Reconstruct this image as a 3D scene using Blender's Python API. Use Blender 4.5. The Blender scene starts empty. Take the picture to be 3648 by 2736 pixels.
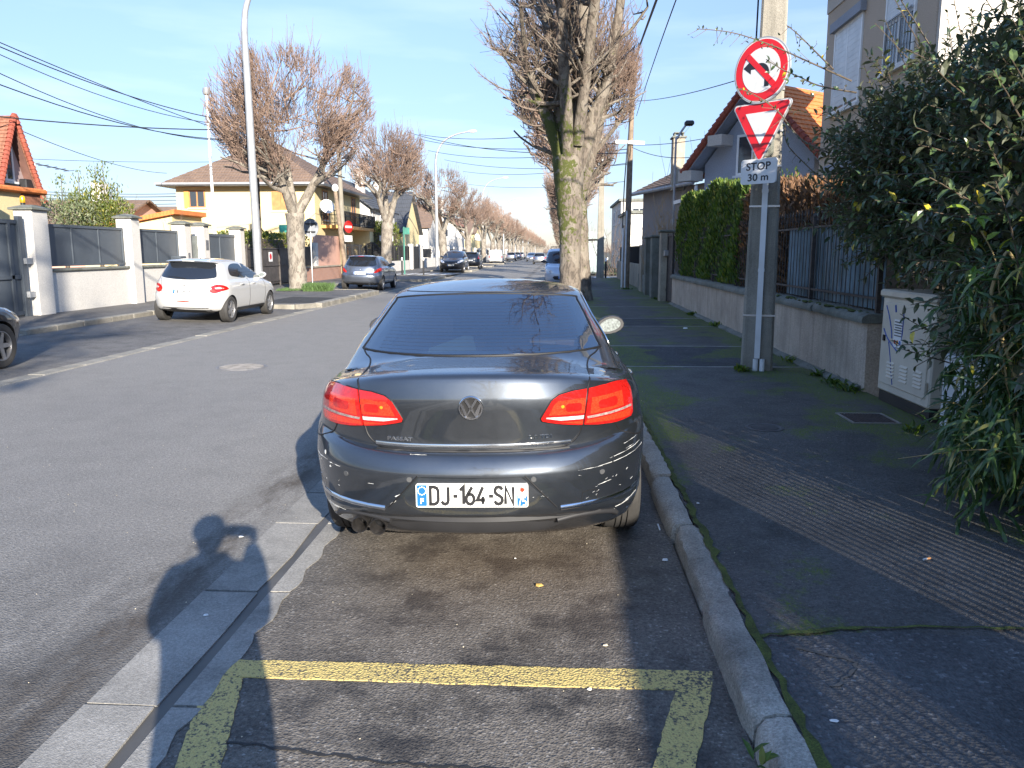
import bpy, bmesh, math, random
import numpy as np
from mathutils import Vector, Matrix
from mathutils.bvhtree import BVHTree
from mathutils.geometry import tessellate_polygon
R = math.radians
SC = bpy.context.scene
COL = SC.collection
random.seed(7)

# ------------------------------------------------------------------ camera, world, sun, exposure
cam_d = bpy.data.cameras.new('camera'); cam = bpy.data.objects.new('camera', cam_d); COL.objects.link(cam)
cam_d.sensor_width = 36.0; cam_d.lens = 28.07; cam_d.clip_start = 0.05; cam_d.clip_end = 4000
cam.location = (0, 0, 1.65); cam.rotation_euler = (R(90 - 9.43), 0, R(3.24)); SC.camera = cam

SKY_HIGH, SKY_LOW, CLOUD = (1.05, 0.90, 0.86, 1), (0.325, 0.325, 0.425, 1), (7.5, 7.7, 8.8, 1)
SUN_EL, SUN_AZ = 18.74, 157.9            # azimuth clockwise from +Y
world = bpy.data.worlds.new('World'); SC.world = world; world.use_nodes = True
wn, wl = world.node_tree.nodes, world.node_tree.links
bg = wn['Background']
sky = wn.new('ShaderNodeTexSky'); sky.sky_type = 'NISHITA'; sky.sun_disc = False
sky.sun_elevation = R(SUN_EL); sky.sun_rotation = R(SUN_AZ)
sky.air_density = 1.0; sky.dust_density = 0.0; sky.ozone_density = 3.0; sky.altitude = 50
# winter haze: the low sky is paler and cooler than the model's, with a few thin streaks of cloud
_tc = wn.new('ShaderNodeTexCoord'); _sx = wn.new('ShaderNodeSeparateXYZ'); wl.new(_tc.outputs['Generated'], _sx.inputs[0])
_mr = wn.new('ShaderNodeMapRange'); wl.new(_sx.outputs[2], _mr.inputs[0])
for _i, _v in enumerate((0.0, 0.42, 1.0, 0.0)): _mr.inputs[_i + 1].default_value = _v
_lw = wn.new('ShaderNodeMix'); _lw.data_type = 'RGBA'; wl.new(_mr.outputs[0], _lw.inputs[0])
_t2 = wn.new('ShaderNodeMix'); _t2.data_type = 'RGBA'; _t2.blend_type = 'MULTIPLY'; _t2.inputs[0].default_value = 1.0
wl.new(sky.outputs['Color'], _t2.inputs[6]); _t2.inputs[7].default_value = SKY_HIGH
wl.new(_t2.outputs[2], _lw.inputs[6])
_t3 = wn.new('ShaderNodeMix'); _t3.data_type = 'RGBA'; _t3.blend_type = 'MULTIPLY'; _t3.inputs[0].default_value = 1.0
wl.new(sky.outputs['Color'], _t3.inputs[6]); _t3.inputs[7].default_value = SKY_LOW; wl.new(_t3.outputs[2], _lw.inputs[7])
_mp = wn.new('ShaderNodeMapping'); _mp.inputs['Scale'].default_value = (1.2, 1.2, 7.0); wl.new(_tc.outputs['Generated'], _mp.inputs['Vector'])
_cn = wn.new('ShaderNodeTexNoise'); _cn.inputs['Scale'].default_value = 3.0; _cn.inputs['Detail'].default_value = 7; wl.new(_mp.outputs['Vector'], _cn.inputs['Vector'])
_cr = wn.new('ShaderNodeMapRange'); wl.new(_cn.outputs['Fac'], _cr.inputs[0])
for _i, _v in enumerate((0.50, 0.78, 0.0, 0.24)): _cr.inputs[_i + 1].default_value = _v
_cm = wn.new('ShaderNodeMath'); _cm.operation = 'MULTIPLY'; wl.new(_cr.outputs[0], _cm.inputs[0]); wl.new(_mr.outputs[0], _cm.inputs[1])
_cl = wn.new('ShaderNodeMix'); _cl.data_type = 'RGBA'; wl.new(_cm.outputs[0], _cl.inputs[0]); wl.new(_lw.outputs[2], _cl.inputs[6]); _cl.inputs[7].default_value = CLOUD
_mh = wn.new('ShaderNodeMapRange'); wl.new(_sx.outputs[2], _mh.inputs[0])
for _i, _v in enumerate((0.28, 0.62, 0.0, 1.0)): _mh.inputs[_i + 1].default_value = _v
_hi = wn.new('ShaderNodeMix'); _hi.data_type = 'RGBA'; _hi.blend_type = 'MULTIPLY'; wl.new(_mh.outputs[0], _hi.inputs[0]); wl.new(_cl.outputs[2], _hi.inputs[6]); _hi.inputs[7].default_value = (1.48, 1.62, 1.74, 1)
wl.new(_hi.outputs[2], bg.inputs['Color']); bg.inputs['Strength'].default_value = 0.10
sun_d = bpy.data.lights.new('sun', 'SUN'); sun_d.energy = 4.3; sun_d.angle = R(0.42); sun_d.color = (1.0, 0.915, 0.79)
sun = bpy.data.objects.new('sun', sun_d); COL.objects.link(sun)
_az, _el = R(SUN_AZ), R(SUN_EL)
TO_SUN = Vector((math.sin(_az) * math.cos(_el), math.cos(_az) * math.cos(_el), math.sin(_el)))
sun.rotation_euler = TO_SUN.to_track_quat('Z', 'Y').to_euler(); sun.location = (8, -20, 12)
SC.view_settings.view_transform = 'Standard'; SC.view_settings.look = 'None'
SC.view_settings.gamma = 1.0; SC.view_settings.exposure = 1.65
SC.cycles.max_bounces = 8; SC.cycles.transparent_max_bounces = 12
SC.cycles.use_denoising = True

# ------------------------------------------------------------------ materials
MATS = {}
def nm(name):
    m = bpy.data.materials.new(name); m.use_nodes = True
    nt = m.node_tree; b = nt.nodes['Principled BSDF']
    MATS[name] = m
    return m, nt, nt.nodes, nt.links, b

def coords(nt, kind='Object', scale=(1, 1, 1)):
    tc = nt.nodes.new('ShaderNodeTexCoord'); mp = nt.nodes.new('ShaderNodeMapping')
    mp.inputs['Scale'].default_value = scale
    nt.links.new(tc.outputs[kind], mp.inputs['Vector'])
    return mp.outputs['Vector']

def noise(nt, vec, scale, detail=4, rough=0.55):
    n = nt.nodes.new('ShaderNodeTexNoise'); n.inputs['Scale'].default_value = scale
    n.inputs['Detail'].default_value = detail; n.inputs['Roughness'].default_value = rough
    if vec is not None: nt.links.new(vec, n.inputs['Vector'])
    return n.outputs['Fac']

def ramp(nt, fac, stops, interp='LINEAR'):
    r = nt.nodes.new('ShaderNodeValToRGB'); cr = r.color_ramp; cr.interpolation = interp
    while len(cr.elements) < len(stops): cr.elements.new(0.5)
    for e, (p, c) in zip(cr.elements, stops):
        e.position = p; e.color = (c, c, c, 1) if isinstance(c, (int, float)) else (*c, 1)
    nt.links.new(fac, r.inputs['Fac'])
    return r.outputs['Color']

def mix(nt, fac, a, b, mode='MIX'):
    m = nt.nodes.new('ShaderNodeMix'); m.data_type = 'RGBA'; m.blend_type = mode
    def put(sock, v):
        if hasattr(v, 'is_linked'): nt.links.new(v, sock)
        elif isinstance(v, (int, float)): sock.default_value = v if sock.type == 'VALUE' else (v, v, v, 1)
        else: sock.default_value = (*v, 1)
    put(m.inputs[0], fac); put(m.inputs[6], a); put(m.inputs[7], b)
    return m.outputs[2]

def math_n(nt, op, a, b=None, c=None):
    m = nt.nodes.new('ShaderNodeMath'); m.operation = op
    for i, v in enumerate((a, b, c)):
        if v is None: continue
        if hasattr(v, 'is_linked'): nt.links.new(v, m.inputs[i])
        else: m.inputs[i].default_value = v
    return m.outputs[0]

def maprange(nt, v, a, b, c=0.0, d=1.0):
    m = nt.nodes.new('ShaderNodeMapRange'); nt.links.new(v, m.inputs[0])
    for i, x in enumerate((a, b, c, d)): m.inputs[i + 1].default_value = x
    return m.outputs[0]

def bump(nt, b, h, strength=0.4, dist=0.01):
    n = nt.nodes.new('ShaderNodeBump'); n.inputs['Strength'].default_value = strength; n.inputs['Distance'].default_value = dist
    nt.links.new(h, n.inputs['Height']); nt.links.new(n.outputs['Normal'], b.inputs['Normal'])

def M(name, col, rough=0.7, metal=0.0, var=0.25, vs=3.0, fine=0.0, fs=60.0, bs=0.0, coat=0.0, spec=0.5, dirt=None, dirt_s=0.6):
    """plain surface with soft colour variation, optional grain, bump and a second stain colour"""
    if name in MATS: return MATS[name]
    m, nt, N, L, b = nm(name)
    v = coords(nt)
    c = tuple(col)
    if var:
        f = noise(nt, v, vs, 5)
        cc = ramp(nt, f, [(0.3, tuple(x * (1 - var) for x in c)), (0.7, tuple(min(1, x * (1 + var)) for x in c))])
    else:
        rgb = N.new('ShaderNodeRGB'); rgb.outputs[0].default_value = (*c, 1); cc = rgb.outputs[0]
    if dirt:
        f2 = noise(nt, v, dirt_s, 6, 0.65)
        cc = mix(nt, ramp(nt, f2, [(0.48, 0.0), (0.68, 1.0)]), cc, dirt)
    if fine:
        f3 = noise(nt, v, fs, 2)
        cc = mix(nt, 1.0, cc, ramp(nt, f3, [(0.3, 1 - fine), (0.7, 1 + fine)]), 'MULTIPLY')
        if bs: bump(nt, b, f3, bs, 0.006)
    elif bs:
        bump(nt, b, noise(nt, v, fs, 3), bs, 0.006)
    L.new(cc, b.inputs['Base Color'])
    b.inputs['Roughness'].default_value = rough; b.inputs['Metallic'].default_value = metal
    b.inputs['Coat Weight'].default_value = coat; b.inputs['Coat Roughness'].default_value = 0.03
    b.inputs['Specular IOR Level'].default_value = spec
    return m

def asphalt(name, dark, light, stone, patch, patch_s=0.35, patch_amt=(0.5, 0.72), moss=None, cell=110, wear=None, rough=0.85, bstr=0.55, mott=1.0):
    m, nt, N, L, b = nm(name)
    v = coords(nt)
    vo = N.new('ShaderNodeTexVoronoi'); vo.inputs['Scale'].default_value = cell; L.new(v, vo.inputs['Vector'])
    sep = N.new('ShaderNodeSeparateColor'); L.new(vo.outputs['Color'], sep.inputs[0])
    grain = ramp(nt, sep.outputs[0], [(0.0, dark), (0.72, light), (0.93, light), (1.0, stone)])
    fine = noise(nt, v, cell * 0.55, 3, 0.7)
    c = mix(nt, 0.55, grain, ramp(nt, fine, [(0.35, tuple(x * 0.6 for x in dark)), (0.65, tuple(x * 1.15 for x in light))]))
    vb = coords(nt, scale=(1.0, 0.45, 1.0))
    pf = noise(nt, vb, patch_s, 7, 0.62)
    c = mix(nt, ramp(nt, pf, [(patch_amt[0], 0.0), (patch_amt[1], 0.85)]), c, mix(nt, 1.0, c, patch, 'MULTIPLY'))
    pf2 = noise(nt, v, 2.7, 6, 0.66)
    c = mix(nt, 1.0, c, ramp(nt, pf2, [(0.28, 1 - .38 * mott), (0.5, 1.0), (0.75, 1 + .22 * mott)]), 'MULTIPLY')
    if wear: c = wear(nt, v, c)
    if moss: c = moss(nt, v, c)
    L.new(c, b.inputs['Base Color']); b.inputs['Roughness'].default_value = rough
    b.inputs['Specular IOR Level'].default_value = 0.35
    hmix = math_n(nt, 'ADD', vo.outputs['Distance'], math_n(nt, 'MULTIPLY', fine, 0.6))
    bump(nt, b, hmix, bstr, 0.012)
    return m

def xyz(nt, v):
    s = nt.nodes.new('ShaderNodeSeparateXYZ'); nt.links.new(v, s.inputs[0]); return s.outputs

def band(nt, x, lo, hi, soft):
    a = maprange(nt, x, lo - soft, lo + soft); c = maprange(nt, x, hi - soft, hi + soft, 1.0, 0.0)
    return math_n(nt, 'MULTIPLY', a, c)

def road_wear(nt, v, c):                 # oil and tyre wear along the gutter and lane, worn by traffic
    o = xyz(nt, v)
    n0 = noise(nt, coords(nt, scale=(1.2, 0.9, 1)), 1.1, 8, 0.7)
    f0 = math_n(nt, 'MULTIPLY', maprange(nt, o[1], 3.4, 2.2), ramp(nt, n0, [(0.42, 0.0), (0.56, 0.75)]))
    c = mix(nt, f0, c, (0.05, 0.05, 0.05))
    e = band(nt, o[0], -3.0, -1.7, 0.35)
    yb = band(nt, o[1], -1.0, 3.6, 0.8)
    n = noise(nt, coords(nt, scale=(1.6, 0.7, 1)), 1.5, 7, 0.68)
    f = math_n(nt, 'MULTIPLY', math_n(nt, 'MULTIPLY', e, yb), ramp(nt, n, [(0.38, 0.0), (0.58, 1.0)]))
    c = mix(nt, math_n(nt, 'MULTIPLY', f, 0.75), c, (0.035, 0.033, 0.032))
    e2 = band(nt, o[0], -2.1, -1.75, 0.12)
    n2 = noise(nt, coords(nt, scale=(1.5, 0.5, 1)), 2.4, 6, 0.7)
    return mix(nt, math_n(nt, 'MULTIPLY', e2, ramp(nt, n2, [(0.42, 0.0), (0.6, 0.8)])), c, (0.05, 0.038, 0.027))

def bay_wear(nt, v, c):                  # oil drips and brown leaf stain where cars stand
    o = xyz(nt, v)
    n = noise(nt, v, 2.3, 9, 0.74)
    e = band(nt, o[0], -1.1, 0.5, 0.3)
    f = math_n(nt, 'MULTIPLY', e, ramp(nt, n, [(0.47, 0.0), (0.6, 0.85)]))
    c = mix(nt, f, c, (0.02, 0.02, 0.022))
    br = math_n(nt, 'MULTIPLY', band(nt, o[1], 3.4, 4.6, 0.5), band(nt, o[0], -0.9, 0.5, 0.35))
    return mix(nt, math_n(nt, 'MULTIPLY', br, 0.28), c, (0.14, 0.09, 0.05))

def walk_moss(nt, v, c):
    o = xyz(nt, v)
    n = noise(nt, coords(nt, scale=(1.0, 0.8, 1)), 1.3, 8, 0.7)
    n2 = noise(nt, coords(nt, scale=(1.6, .8, 1)), 46, 5, 0.75)
    near_wall = maprange(nt, o[0], 2.0, 3.35)
    near_kerb = maprange(nt, o[0], 1.7, 0.95)
    w = math_n(nt, 'MULTIPLY', math_n(nt, 'MAXIMUM', near_wall, near_kerb), maprange(nt, o[1], 5.0, 7.2))
    f = ramp(nt, math_n(nt, 'ADD', n, math_n(nt, 'MULTIPLY', w, 0.24)), [(0.575, 0.0), (0.655, 1.0)])
    f = math_n(nt, 'MULTIPLY', f, ramp(nt, n2, [(0.43, 0.04), (0.56, 1.0)]))
    return mix(nt, f, c, (0.10, 0.14, 0.015))

asphalt('road_asphalt', (0.155, 0.146, 0.132), (0.255, 0.241, 0.219), (0.42, 0.40, 0.37), (0.78, 0.78, 0.80), 0.22, wear=road_wear, bstr=0.4, mott=0.3)
asphalt('bay_asphalt', (0.068, 0.060, 0.051), (0.165, 0.148, 0.127), (0.40, 0.38, 0.35), (0.7, 0.72, 0.76), 0.5, wear=bay_wear, cell=105, bstr=.38)
asphalt('walk_asphalt', (0.060, 0.057, 0.053), (0.115, 0.109, 0.101), (0.22, 0.22, 0.22), (0.7, 0.72, 0.76), 0.5, moss=walk_moss, cell=105)
asphalt('old_asphalt', (0.10, 0.095, 0.09), (0.16, 0.152, 0.142), (0.28, 0.27, 0.25), (0.62, 0.62, 0.64), 0.5, cell=90)
asphalt('fresh_asphalt', (0.03, 0.03, 0.031), (0.05, 0.05, 0.05), (0.12, 0.12, 0.12), (0.8, 0.8, 0.8), 0.5)
asphalt('kerb_stone', (0.25, 0.23, 0.195), (0.42, 0.39, 0.335), (0.52, 0.49, 0.44), (0.38, 0.375, 0.36), 2.2, cell=160, bstr=0.35)
asphalt('gutter_concrete', (0.235, 0.224, 0.202), (0.295, 0.281, 0.254), (0.40, 0.385, 0.355), (0.74, 0.75, 0.76), 0.9, cell=170, bstr=0.2)
asphalt('pale_kerb', (0.21, 0.195, 0.162), (0.29, 0.27, 0.228), (0.38, 0.355, 0.31), (0.7, 0.68, 0.64), 0.8, cell=120, bstr=0.3)

def paint_marking(name, col, wear_s=1.0):
    m, nt, N, L, b = nm(name)
    v = coords(nt)
    vo = N.new('ShaderNodeTexVoronoi'); vo.inputs['Scale'].default_value = 95; L.new(v, vo.inputs['Vector'])
    f = noise(nt, v, 70, 3, 0.7); g = noise(nt, v, 2.2, 5, 0.7)
    holes = ramp(nt, math_n(nt, 'ADD', f, math_n(nt, 'MULTIPLY', math_n(nt, 'SUBTRACT', g, 0.5), 0.5)), [(0.38, 1.0), (0.50, 0.0)])
    c = mix(nt, ramp(nt, g, [(0.35, 0.0), (0.7, 0.5)]), col, tuple(x * 0.75 for x in col))
    c = mix(nt, holes, c, (0.07, 0.065, 0.055))
    L.new(c, b.inputs['Base Color']); b.inputs['Roughness'].default_value = 0.8
    bump(nt, b, vo.outputs['Distance'], 0.5, 0.012)
paint_marking('yellow_paint', (0.56, 0.43, 0.15)); paint_marking('white_road_paint', (0.6, 0.6, 0.58))

def car_paint(name, col, metal=0.75, rough=0.35, coat=1.0, cior=1.5):
    m, nt, N, L, b = nm(name)
    v = coords(nt)
    f = noise(nt, v, 900, 1); d = noise(nt, v, 3.0, 6, 0.7)
    c = mix(nt, 1.0, col, ramp(nt, f, [(0.3, 0.82), (0.7, 1.18)]), 'MULTIPLY')
    L.new(c, b.inputs['Base Color']); b.inputs['Metallic'].default_value = metal
    L.new(ramp(nt, d, [(0.35, rough * 0.85), (0.7, rough * 1.2)]), b.inputs['Roughness'])
    b.inputs['Coat Weight'].default_value = coat; b.inputs['Coat IOR'].default_value = cior
    L.new(ramp(nt, d, [(0.4, 0.02), (0.75, 0.07)]), b.inputs['Coat Roughness'])
    return m

def glassy(name, col=(0.012, 0.014, 0.018), rough=0.03, alpha=None, spec=0.6, ior=1.75):
    m, nt, N, L, b = nm(name)
    d = noise(nt, coords(nt), 4.0, 5, 0.7)
    b.inputs['Base Color'].default_value = (*col, 1)
    L.new(ramp(nt, d, [(0.4, rough), (0.8, rough * 2.5)]), b.inputs['Roughness'])
    b.inputs['Specular IOR Level'].default_value = spec
    b.inputs['IOR'].default_value = ior
    if alpha is not None: b.inputs['Alpha'].default_value = alpha
    return m

car_paint('grey_metallic', (0.048, 0.055, 0.066), 0.8, 0.42, 1.0, 1.9)
car_paint('white_paint', (0.44, 0.435, 0.42), 0.0, 0.35)
car_paint('blue_grey_paint', (0.16, 0.18, 0.22), 0.75, 0.33)
car_paint('black_paint', (0.012, 0.014, 0.02), 0.2, 0.3)
car_paint('silver_paint', (0.42, 0.43, 0.45), 0.8, 0.32)
car_paint('pale_blue_paint', (0.45, 0.5, 0.58), 0.1, 0.35)
glassy('tinted_glass'); glassy('rear_glass', (0.006, 0.014, 0.036), 0.02, 0.86, 0.5, 2.5); glassy('window_pane', (0.03, 0.035, 0.045), 0.06)
M('chrome', (0.80, 0.80, 0.81), 0.16, 1.0, 0.0)
M('dull_steel', (0.42, 0.42, 0.43), 0.4, 0.9, 0.1)
M('black_plastic', (0.022, 0.022, 0.024), 0.5, 0, 0.2)
M('grey_plastic', (0.07, 0.072, 0.075), 0.45, 0, 0.2)
M('rubber', (0.035, 0.033, 0.031), 0.8, 0, 0.3, 8, bs=0.2)
M('gap_black', (0.004, 0.004, 0.005), 0.6, 0, 0)
M('rim_metal', (0.40, 0.40, 0.41), 0.35, 0.8, 0.15, 12)
M('light_red', (0.42, 0.010, 0.008), 0.12, 0, 0.25, 60, coat=1.0)
M('bright_red', (0.70, 0.035, 0.012), 0.2, 0, 0.5, 140, coat=1.0)
M('deep_red', (0.30, 0.006, 0.006), 0.1, 0, 0.1, 30, coat=1.0)
M('orange_glint_print', (0.9, 0.25, 0.02), 0.15, 0, 0.3, 80, coat=1.0)
M('dim_lens', (0.34, 0.27, 0.25), 0.15, 0.3, 0.4, 70)
M('clear_lens', (0.62, 0.60, 0.58), 0.12, 0.3, 0.3, 60, coat=1.0)
M('plate_white', (0.78, 0.78, 0.75), 0.3, 0, 0.06, 6)
M('plate_blue', (0.012, 0.11, 0.45), 0.3, 0, 0.08)
M('ink_black', (0.012, 0.012, 0.014), 0.4, 0, 0)
M('scratch_white', (0.55, 0.55, 0.53), 0.7, 0, 0.3, 30)

# ------------------------------------------------------------------ mesh helpers
def wmat(o):
    m = Matrix.LocRotScale(o.location, o.rotation_euler, o.scale)
    return (wmat(o.parent) @ m) if o.parent else m

class MB:
    def __init__(s): s.v = []; s.f = []; s.mi = []; s.cur = 0
    def add(s, verts, faces):
        n = len(s.v); s.v += [tuple(p) for p in verts]
        for f in faces: s.f.append(tuple(i + n for i in f)); s.mi.append(s.cur)
        return s
    def box(s, x0, x1, y0, y1, z0, z1, rot=None, c=None):
        p = [(x, y, z) for z in (z0, z1) for y in (y0, y1) for x in (x0, x1)]
        if rot is not None:
            c = Vector(c if c else ((x0 + x1) / 2, (y0 + y1) / 2, (z0 + z1) / 2)); p = [tuple(rot @ (Vector(q) - c) + c) for q in p]
        return s.add(p, [(0, 2, 3, 1), (4, 5, 7, 6), (0, 1, 5, 4), (2, 6, 7, 3), (0, 4, 6, 2), (1, 3, 7, 5)])
    def bbox(s, x0, x1, y0, y1, z0, z1, b=0.01):
        """box with chamfered vertical and top edges"""
        b = min(b, (x1 - x0) / 3, (y1 - y0) / 3, (z1 - z0) / 3)
        def loop(i, z): return [(x0 + i, y0 + b, z), (x0 + b, y0 + i, z), (x1 - b, y0 + i, z), (x1 - i, y0 + b, z), (x1 - i, y1 - b, z), (x1 - b, y1 - i, z), (x0 + b, y1 - i, z), (x0 + i, y1 - b, z)]
        return s.loft([loop(b, z0), loop(0, z0 + b), loop(0, z1 - b), loop(b, z1)], True, True)
    def loft(s, rings, cap0=False, cap1=False, closed=True):
        n = len(rings[0]); k = len(s.v); V = [p for r in rings for p in r]; F = []
        for i in range(len(rings) - 1):
            for j in range(n if closed else n - 1):
                j2 = (j + 1) % n; F.append((i * n + j, i * n + j2, (i + 1) * n + j2, (i + 1) * n + j))
        for on, b, flip in ((cap0, 0, True), (cap1, (len(rings) - 1) * n, False)):
            if not on: continue
            if n <= 12: F.append(tuple(b + j for j in (range(n - 1, -1, -1) if flip else range(n))))
            else:
                c = [sum(p[k] for p in rings[0 if flip else -1]) / n for k in range(3)]; ci = len(V); V.append(tuple(c))
                for j in range(n): F.append((b + (j + 1) % n, b + j, ci) if flip else (b + j, b + (j + 1) % n, ci))
        return s.add(V, F)
    def tube(s, path, rad, n=8, cap=True, jit=0.0):
        P = [Vector(p) for p in path]; m = len(P)
        rr = rad if isinstance(rad, (list, tuple)) else [rad] * m
        d = (P[1] - P[0]).normalized(); up = Vector((0, 0, 1)) if abs(d.z) < 0.9 else Vector((1, 0, 0))
        a = d.cross(up).normalized(); rings = []
        for i in range(m):
            t = (P[min(i + 1, m - 1)] - P[max(i - 1, 0)])
            if t.length < 1e-9: t = d
            t.normalize(); a = (a - t * a.dot(t))
            if a.length < 1e-6: a = t.orthogonal()
            a.normalize(); b = t.cross(a)
            rings.append([tuple(P[i] + (a * math.cos(q) + b * math.sin(q)) * rr[i] * (1 + (random.uniform(-jit, jit) if jit else 0))) for q in [2 * math.pi * k / n for k in range(n)]])
        return s.loft(rings, cap, cap)
    def cyl(s, p0, p1, r0, r1=None, n=12, cap=True): return s.tube([p0, p1], [r0, r0 if r1 is None else r1], n, cap)
    def lathe(s, prof, n=24, axis='z', c=(0, 0, 0), cap=False):
        rings = []
        for (r, h) in prof:
            ring = []
            for k in range(n):
                q = 2 * math.pi * k / n; u, w = r * math.cos(q), r * math.sin(q)
                p = (u, w, h) if axis == 'z' else ((h, u, w) if axis == 'x' else (w, h, u))
                ring.append((p[0] + c[0], p[1] + c[1], p[2] + c[2]))
            rings.append(ring)
        return s.loft(rings, cap, cap)
    def prism(s, poly, axis, d0, d1):
        """poly of 2D points; axis is the extrusion axis; 2D = remaining axes in xyz order"""
        def P(q, d): return (d, q[0], q[1]) if axis == 'x' else ((q[0], d, q[1]) if axis == 'y' else (q[0], q[1], d))
        n = len(poly); V = [P(q, d0) for q in poly] + [P(q, d1) for q in poly]
        F = [(i, (i + 1) % n, n + (i + 1) % n, n + i) for i in range(n)]
        tri = tessellate_polygon([[Vector((q[0], q[1], 0)) for q in poly]])
        F += [tuple(reversed(t)) for t in tri] + [tuple(n + i for i in t) for t in tri]
        return s.add(V, F)
    def ball(s, c, r, n=8, m=6, sq=(1, 1, 1)):
        rings = []
        for i in range(m + 1):
            a = math.pi * i / m; rr = max(1e-4, math.sin(a))
            rings.append([(c[0] + r * sq[0] * rr * math.cos(2 * math.pi * k / n), c[1] + r * sq[1] * rr * math.sin(2 * math.pi * k / n), c[2] - r * sq[2] * math.cos(a)) for k in range(n)])
        return s.loft(rings)
    def build(s, name, mat, parent=None, smooth=None, world=False, fix=True):
        me = bpy.data.meshes.new(name)
        V = s.v
        if world and parent is not None:
            iv = wmat(parent).inverted(); V = [tuple(iv @ Vector(p)) for p in V]
        me.from_pydata(V, [], s.f)
        ml = mat if isinstance(mat, (list, tuple)) else [mat]
        for x in ml: me.materials.append(MATS[x] if isinstance(x, str) else x)
        if len(ml) > 1: me.polygons.foreach_set('material_index', s.mi)
        if fix:
            bm = bmesh.new(); bm.from_mesh(me); bmesh.ops.recalc_face_normals(bm, faces=bm.faces); bm.to_mesh(me); bm.free()
        if smooth is not None:
            me.polygons.foreach_set('use_smooth', [True] * len(me.polygons)); me.set_sharp_from_angle(angle=R(smooth))
        o = bpy.data.objects.new(name, me); COL.objects.link(o)
        if parent is not None: o.parent = parent
        return o

def tag(o, label, cat, group=None, kind=None):
    o['label'] = label; o['category'] = cat
    if group: o['group'] = group
    if kind: o['kind'] = kind
    return o
def thing(name, label, cat, loc=(0, 0, 0), rz=0.0, group=None):
    o = bpy.data.objects.new(name, None); COL.objects.link(o); o.location = loc; o.rotation_euler = (0, 0, rz)
    o.empty_display_size = 0.2
    return tag(o, label, cat, group)
def setting(o): o['kind'] = 'structure'; return o
def dup(root, loc, rz=0.0, scale=None, label=None, group=None):
    def cp(o, par):
        c = o.copy(); COL.objects.link(c); c.parent = par
        for ch in [x for x in bpy.data.objects if x.parent == o]: cp(ch, c)
        return c
    r = cp(root, None); r.location = loc; r.rotation_euler = (0, 0, rz)
    if scale: r.scale = scale
    if label: r['label'] = label
    if group: r['group'] = group
    return r
def eval_mesh(o):
    dg = bpy.context.evaluated_depsgraph_get(); dg.update()
    return bpy.data.meshes.new_from_object(o.evaluated_get(dg))
def boolean_cut(o, cutters):
    for c in cutters:
        md = o.modifiers.new('cut', 'BOOLEAN'); md.operation = 'DIFFERENCE'; md.solver = 'EXACT'; md.object = c
    me = eval_mesh(o); o.modifiers.clear(); old = o.data; o.data = me
    for c in cutters: bpy.data.objects.remove(c)
    return o
def text_mesh(txt, size=1.0, depth=0.0, spacing=1.0, bold=0.0):
    cu = bpy.data.curves.new('t', 'FONT'); cu.body = txt; cu.size = size; cu.extrude = depth; cu.space_character = spacing
    cu.align_x = 'CENTER'; cu.align_y = 'CENTER'; cu.offset = bold; cu.resolution_u = 4
    o = bpy.data.objects.new('t', cu); COL.objects.link(o); me = eval_mesh(o)
    V = [tuple(v.co) for v in me.vertices]; F = [tuple(p.vertices) for p in me.polygons]
    bpy.data.objects.remove(o); bpy.data.curves.remove(cu); bpy.data.meshes.remove(me)
    return V, F
def fit_text(txt, w, h, bold=0.0, spacing=1.0):
    """text scaled to exactly w x h, centred, in a 2D plane"""
    V, F = text_mesh(txt, 1.0, 0.0, spacing, bold)
    xs = [p[0] for p in V]; ys = [p[1] for p in V]; cx, cy = (min(xs) + max(xs)) / 2, (min(ys) + max(ys)) / 2
    sx, sy = w / (max(xs) - min(xs)), h / (max(ys) - min(ys))
    return [((p[0] - cx) * sx, (p[1] - cy) * sy) for p in V], F
def loftcurve(keys, n):
    """Catmull-Rom through key points"""
    out = []; K = [Vector(k) for k in keys]; m = len(K)
    for i in range(m - 1):
        p0, p1, p2, p3 = K[max(i - 1, 0)], K[i], K[i + 1], K[min(i + 2, m - 1)]
        for j in range(n):
            t = j / n
            out.append(0.5 * ((2 * p1) + (p2 - p0) * t + (2 * p0 - 5 * p1 + 4 * p2 - p3) * t * t + (3 * p1 - p0 - 3 * p2 + p3) * t ** 3))
    out.append(K[-1]); return out
# ------------------------------------------------------------------ ground, road, pavements
def sheet(name, x0, x1, y0, y1, z, mat, nx=1, ny=1, zf=None):
    m = MB(); V = []; F = []
    for j in range(ny + 1):
        for i in range(nx + 1):
            x = x0 + (x1 - x0) * i / nx; y = y0 + (y1 - y0) * j / ny; V.append((x, y, z + (zf(x, y) if zf else 0)))
    for j in range(ny):
        for i in range(nx):
            a = j * (nx + 1) + i; F.append((a, a + 1, a + nx + 2, a + nx + 1))
    m.add(V, F); return setting(m.build(name, mat, smooth=60))
M('earth', (0.09, 0.085, 0.06), 0.95, 0, 0.4, 0.2, fine=0.3, fs=5)
sheet('ground', -900, 900, -60, 2600, -0.03, 'earth')
def road_z(x, y):
    return 0.0
sheet('road', -6.9, -1.72, -30, 1500, 0.0, 'road_asphalt')
def strip(name, x0, x1, y0, y1, z, mat, step=0.4, jl=0.0, jr=0.0, zr=None):
    m = MB(); n = max(1, int((y1 - y0) / step)); V = []; F = []
    for i in range(n + 1):
        y = y0 + (y1 - y0) * i / n
        V += [(x0 + random.uniform(-jl, jl), y, z), (x1 + random.uniform(-jr, jr), y, zr if zr is not None else z)]
    F = [(2 * i, 2 * i + 1, 2 * i + 3, 2 * i + 2) for i in range(n)]
    m.add(V, F); return setting(m.build(name, mat))
strip('parking_bay', -1.36, 0.67, -30, 46, 0.0, 'bay_asphalt', step=60)
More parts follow.
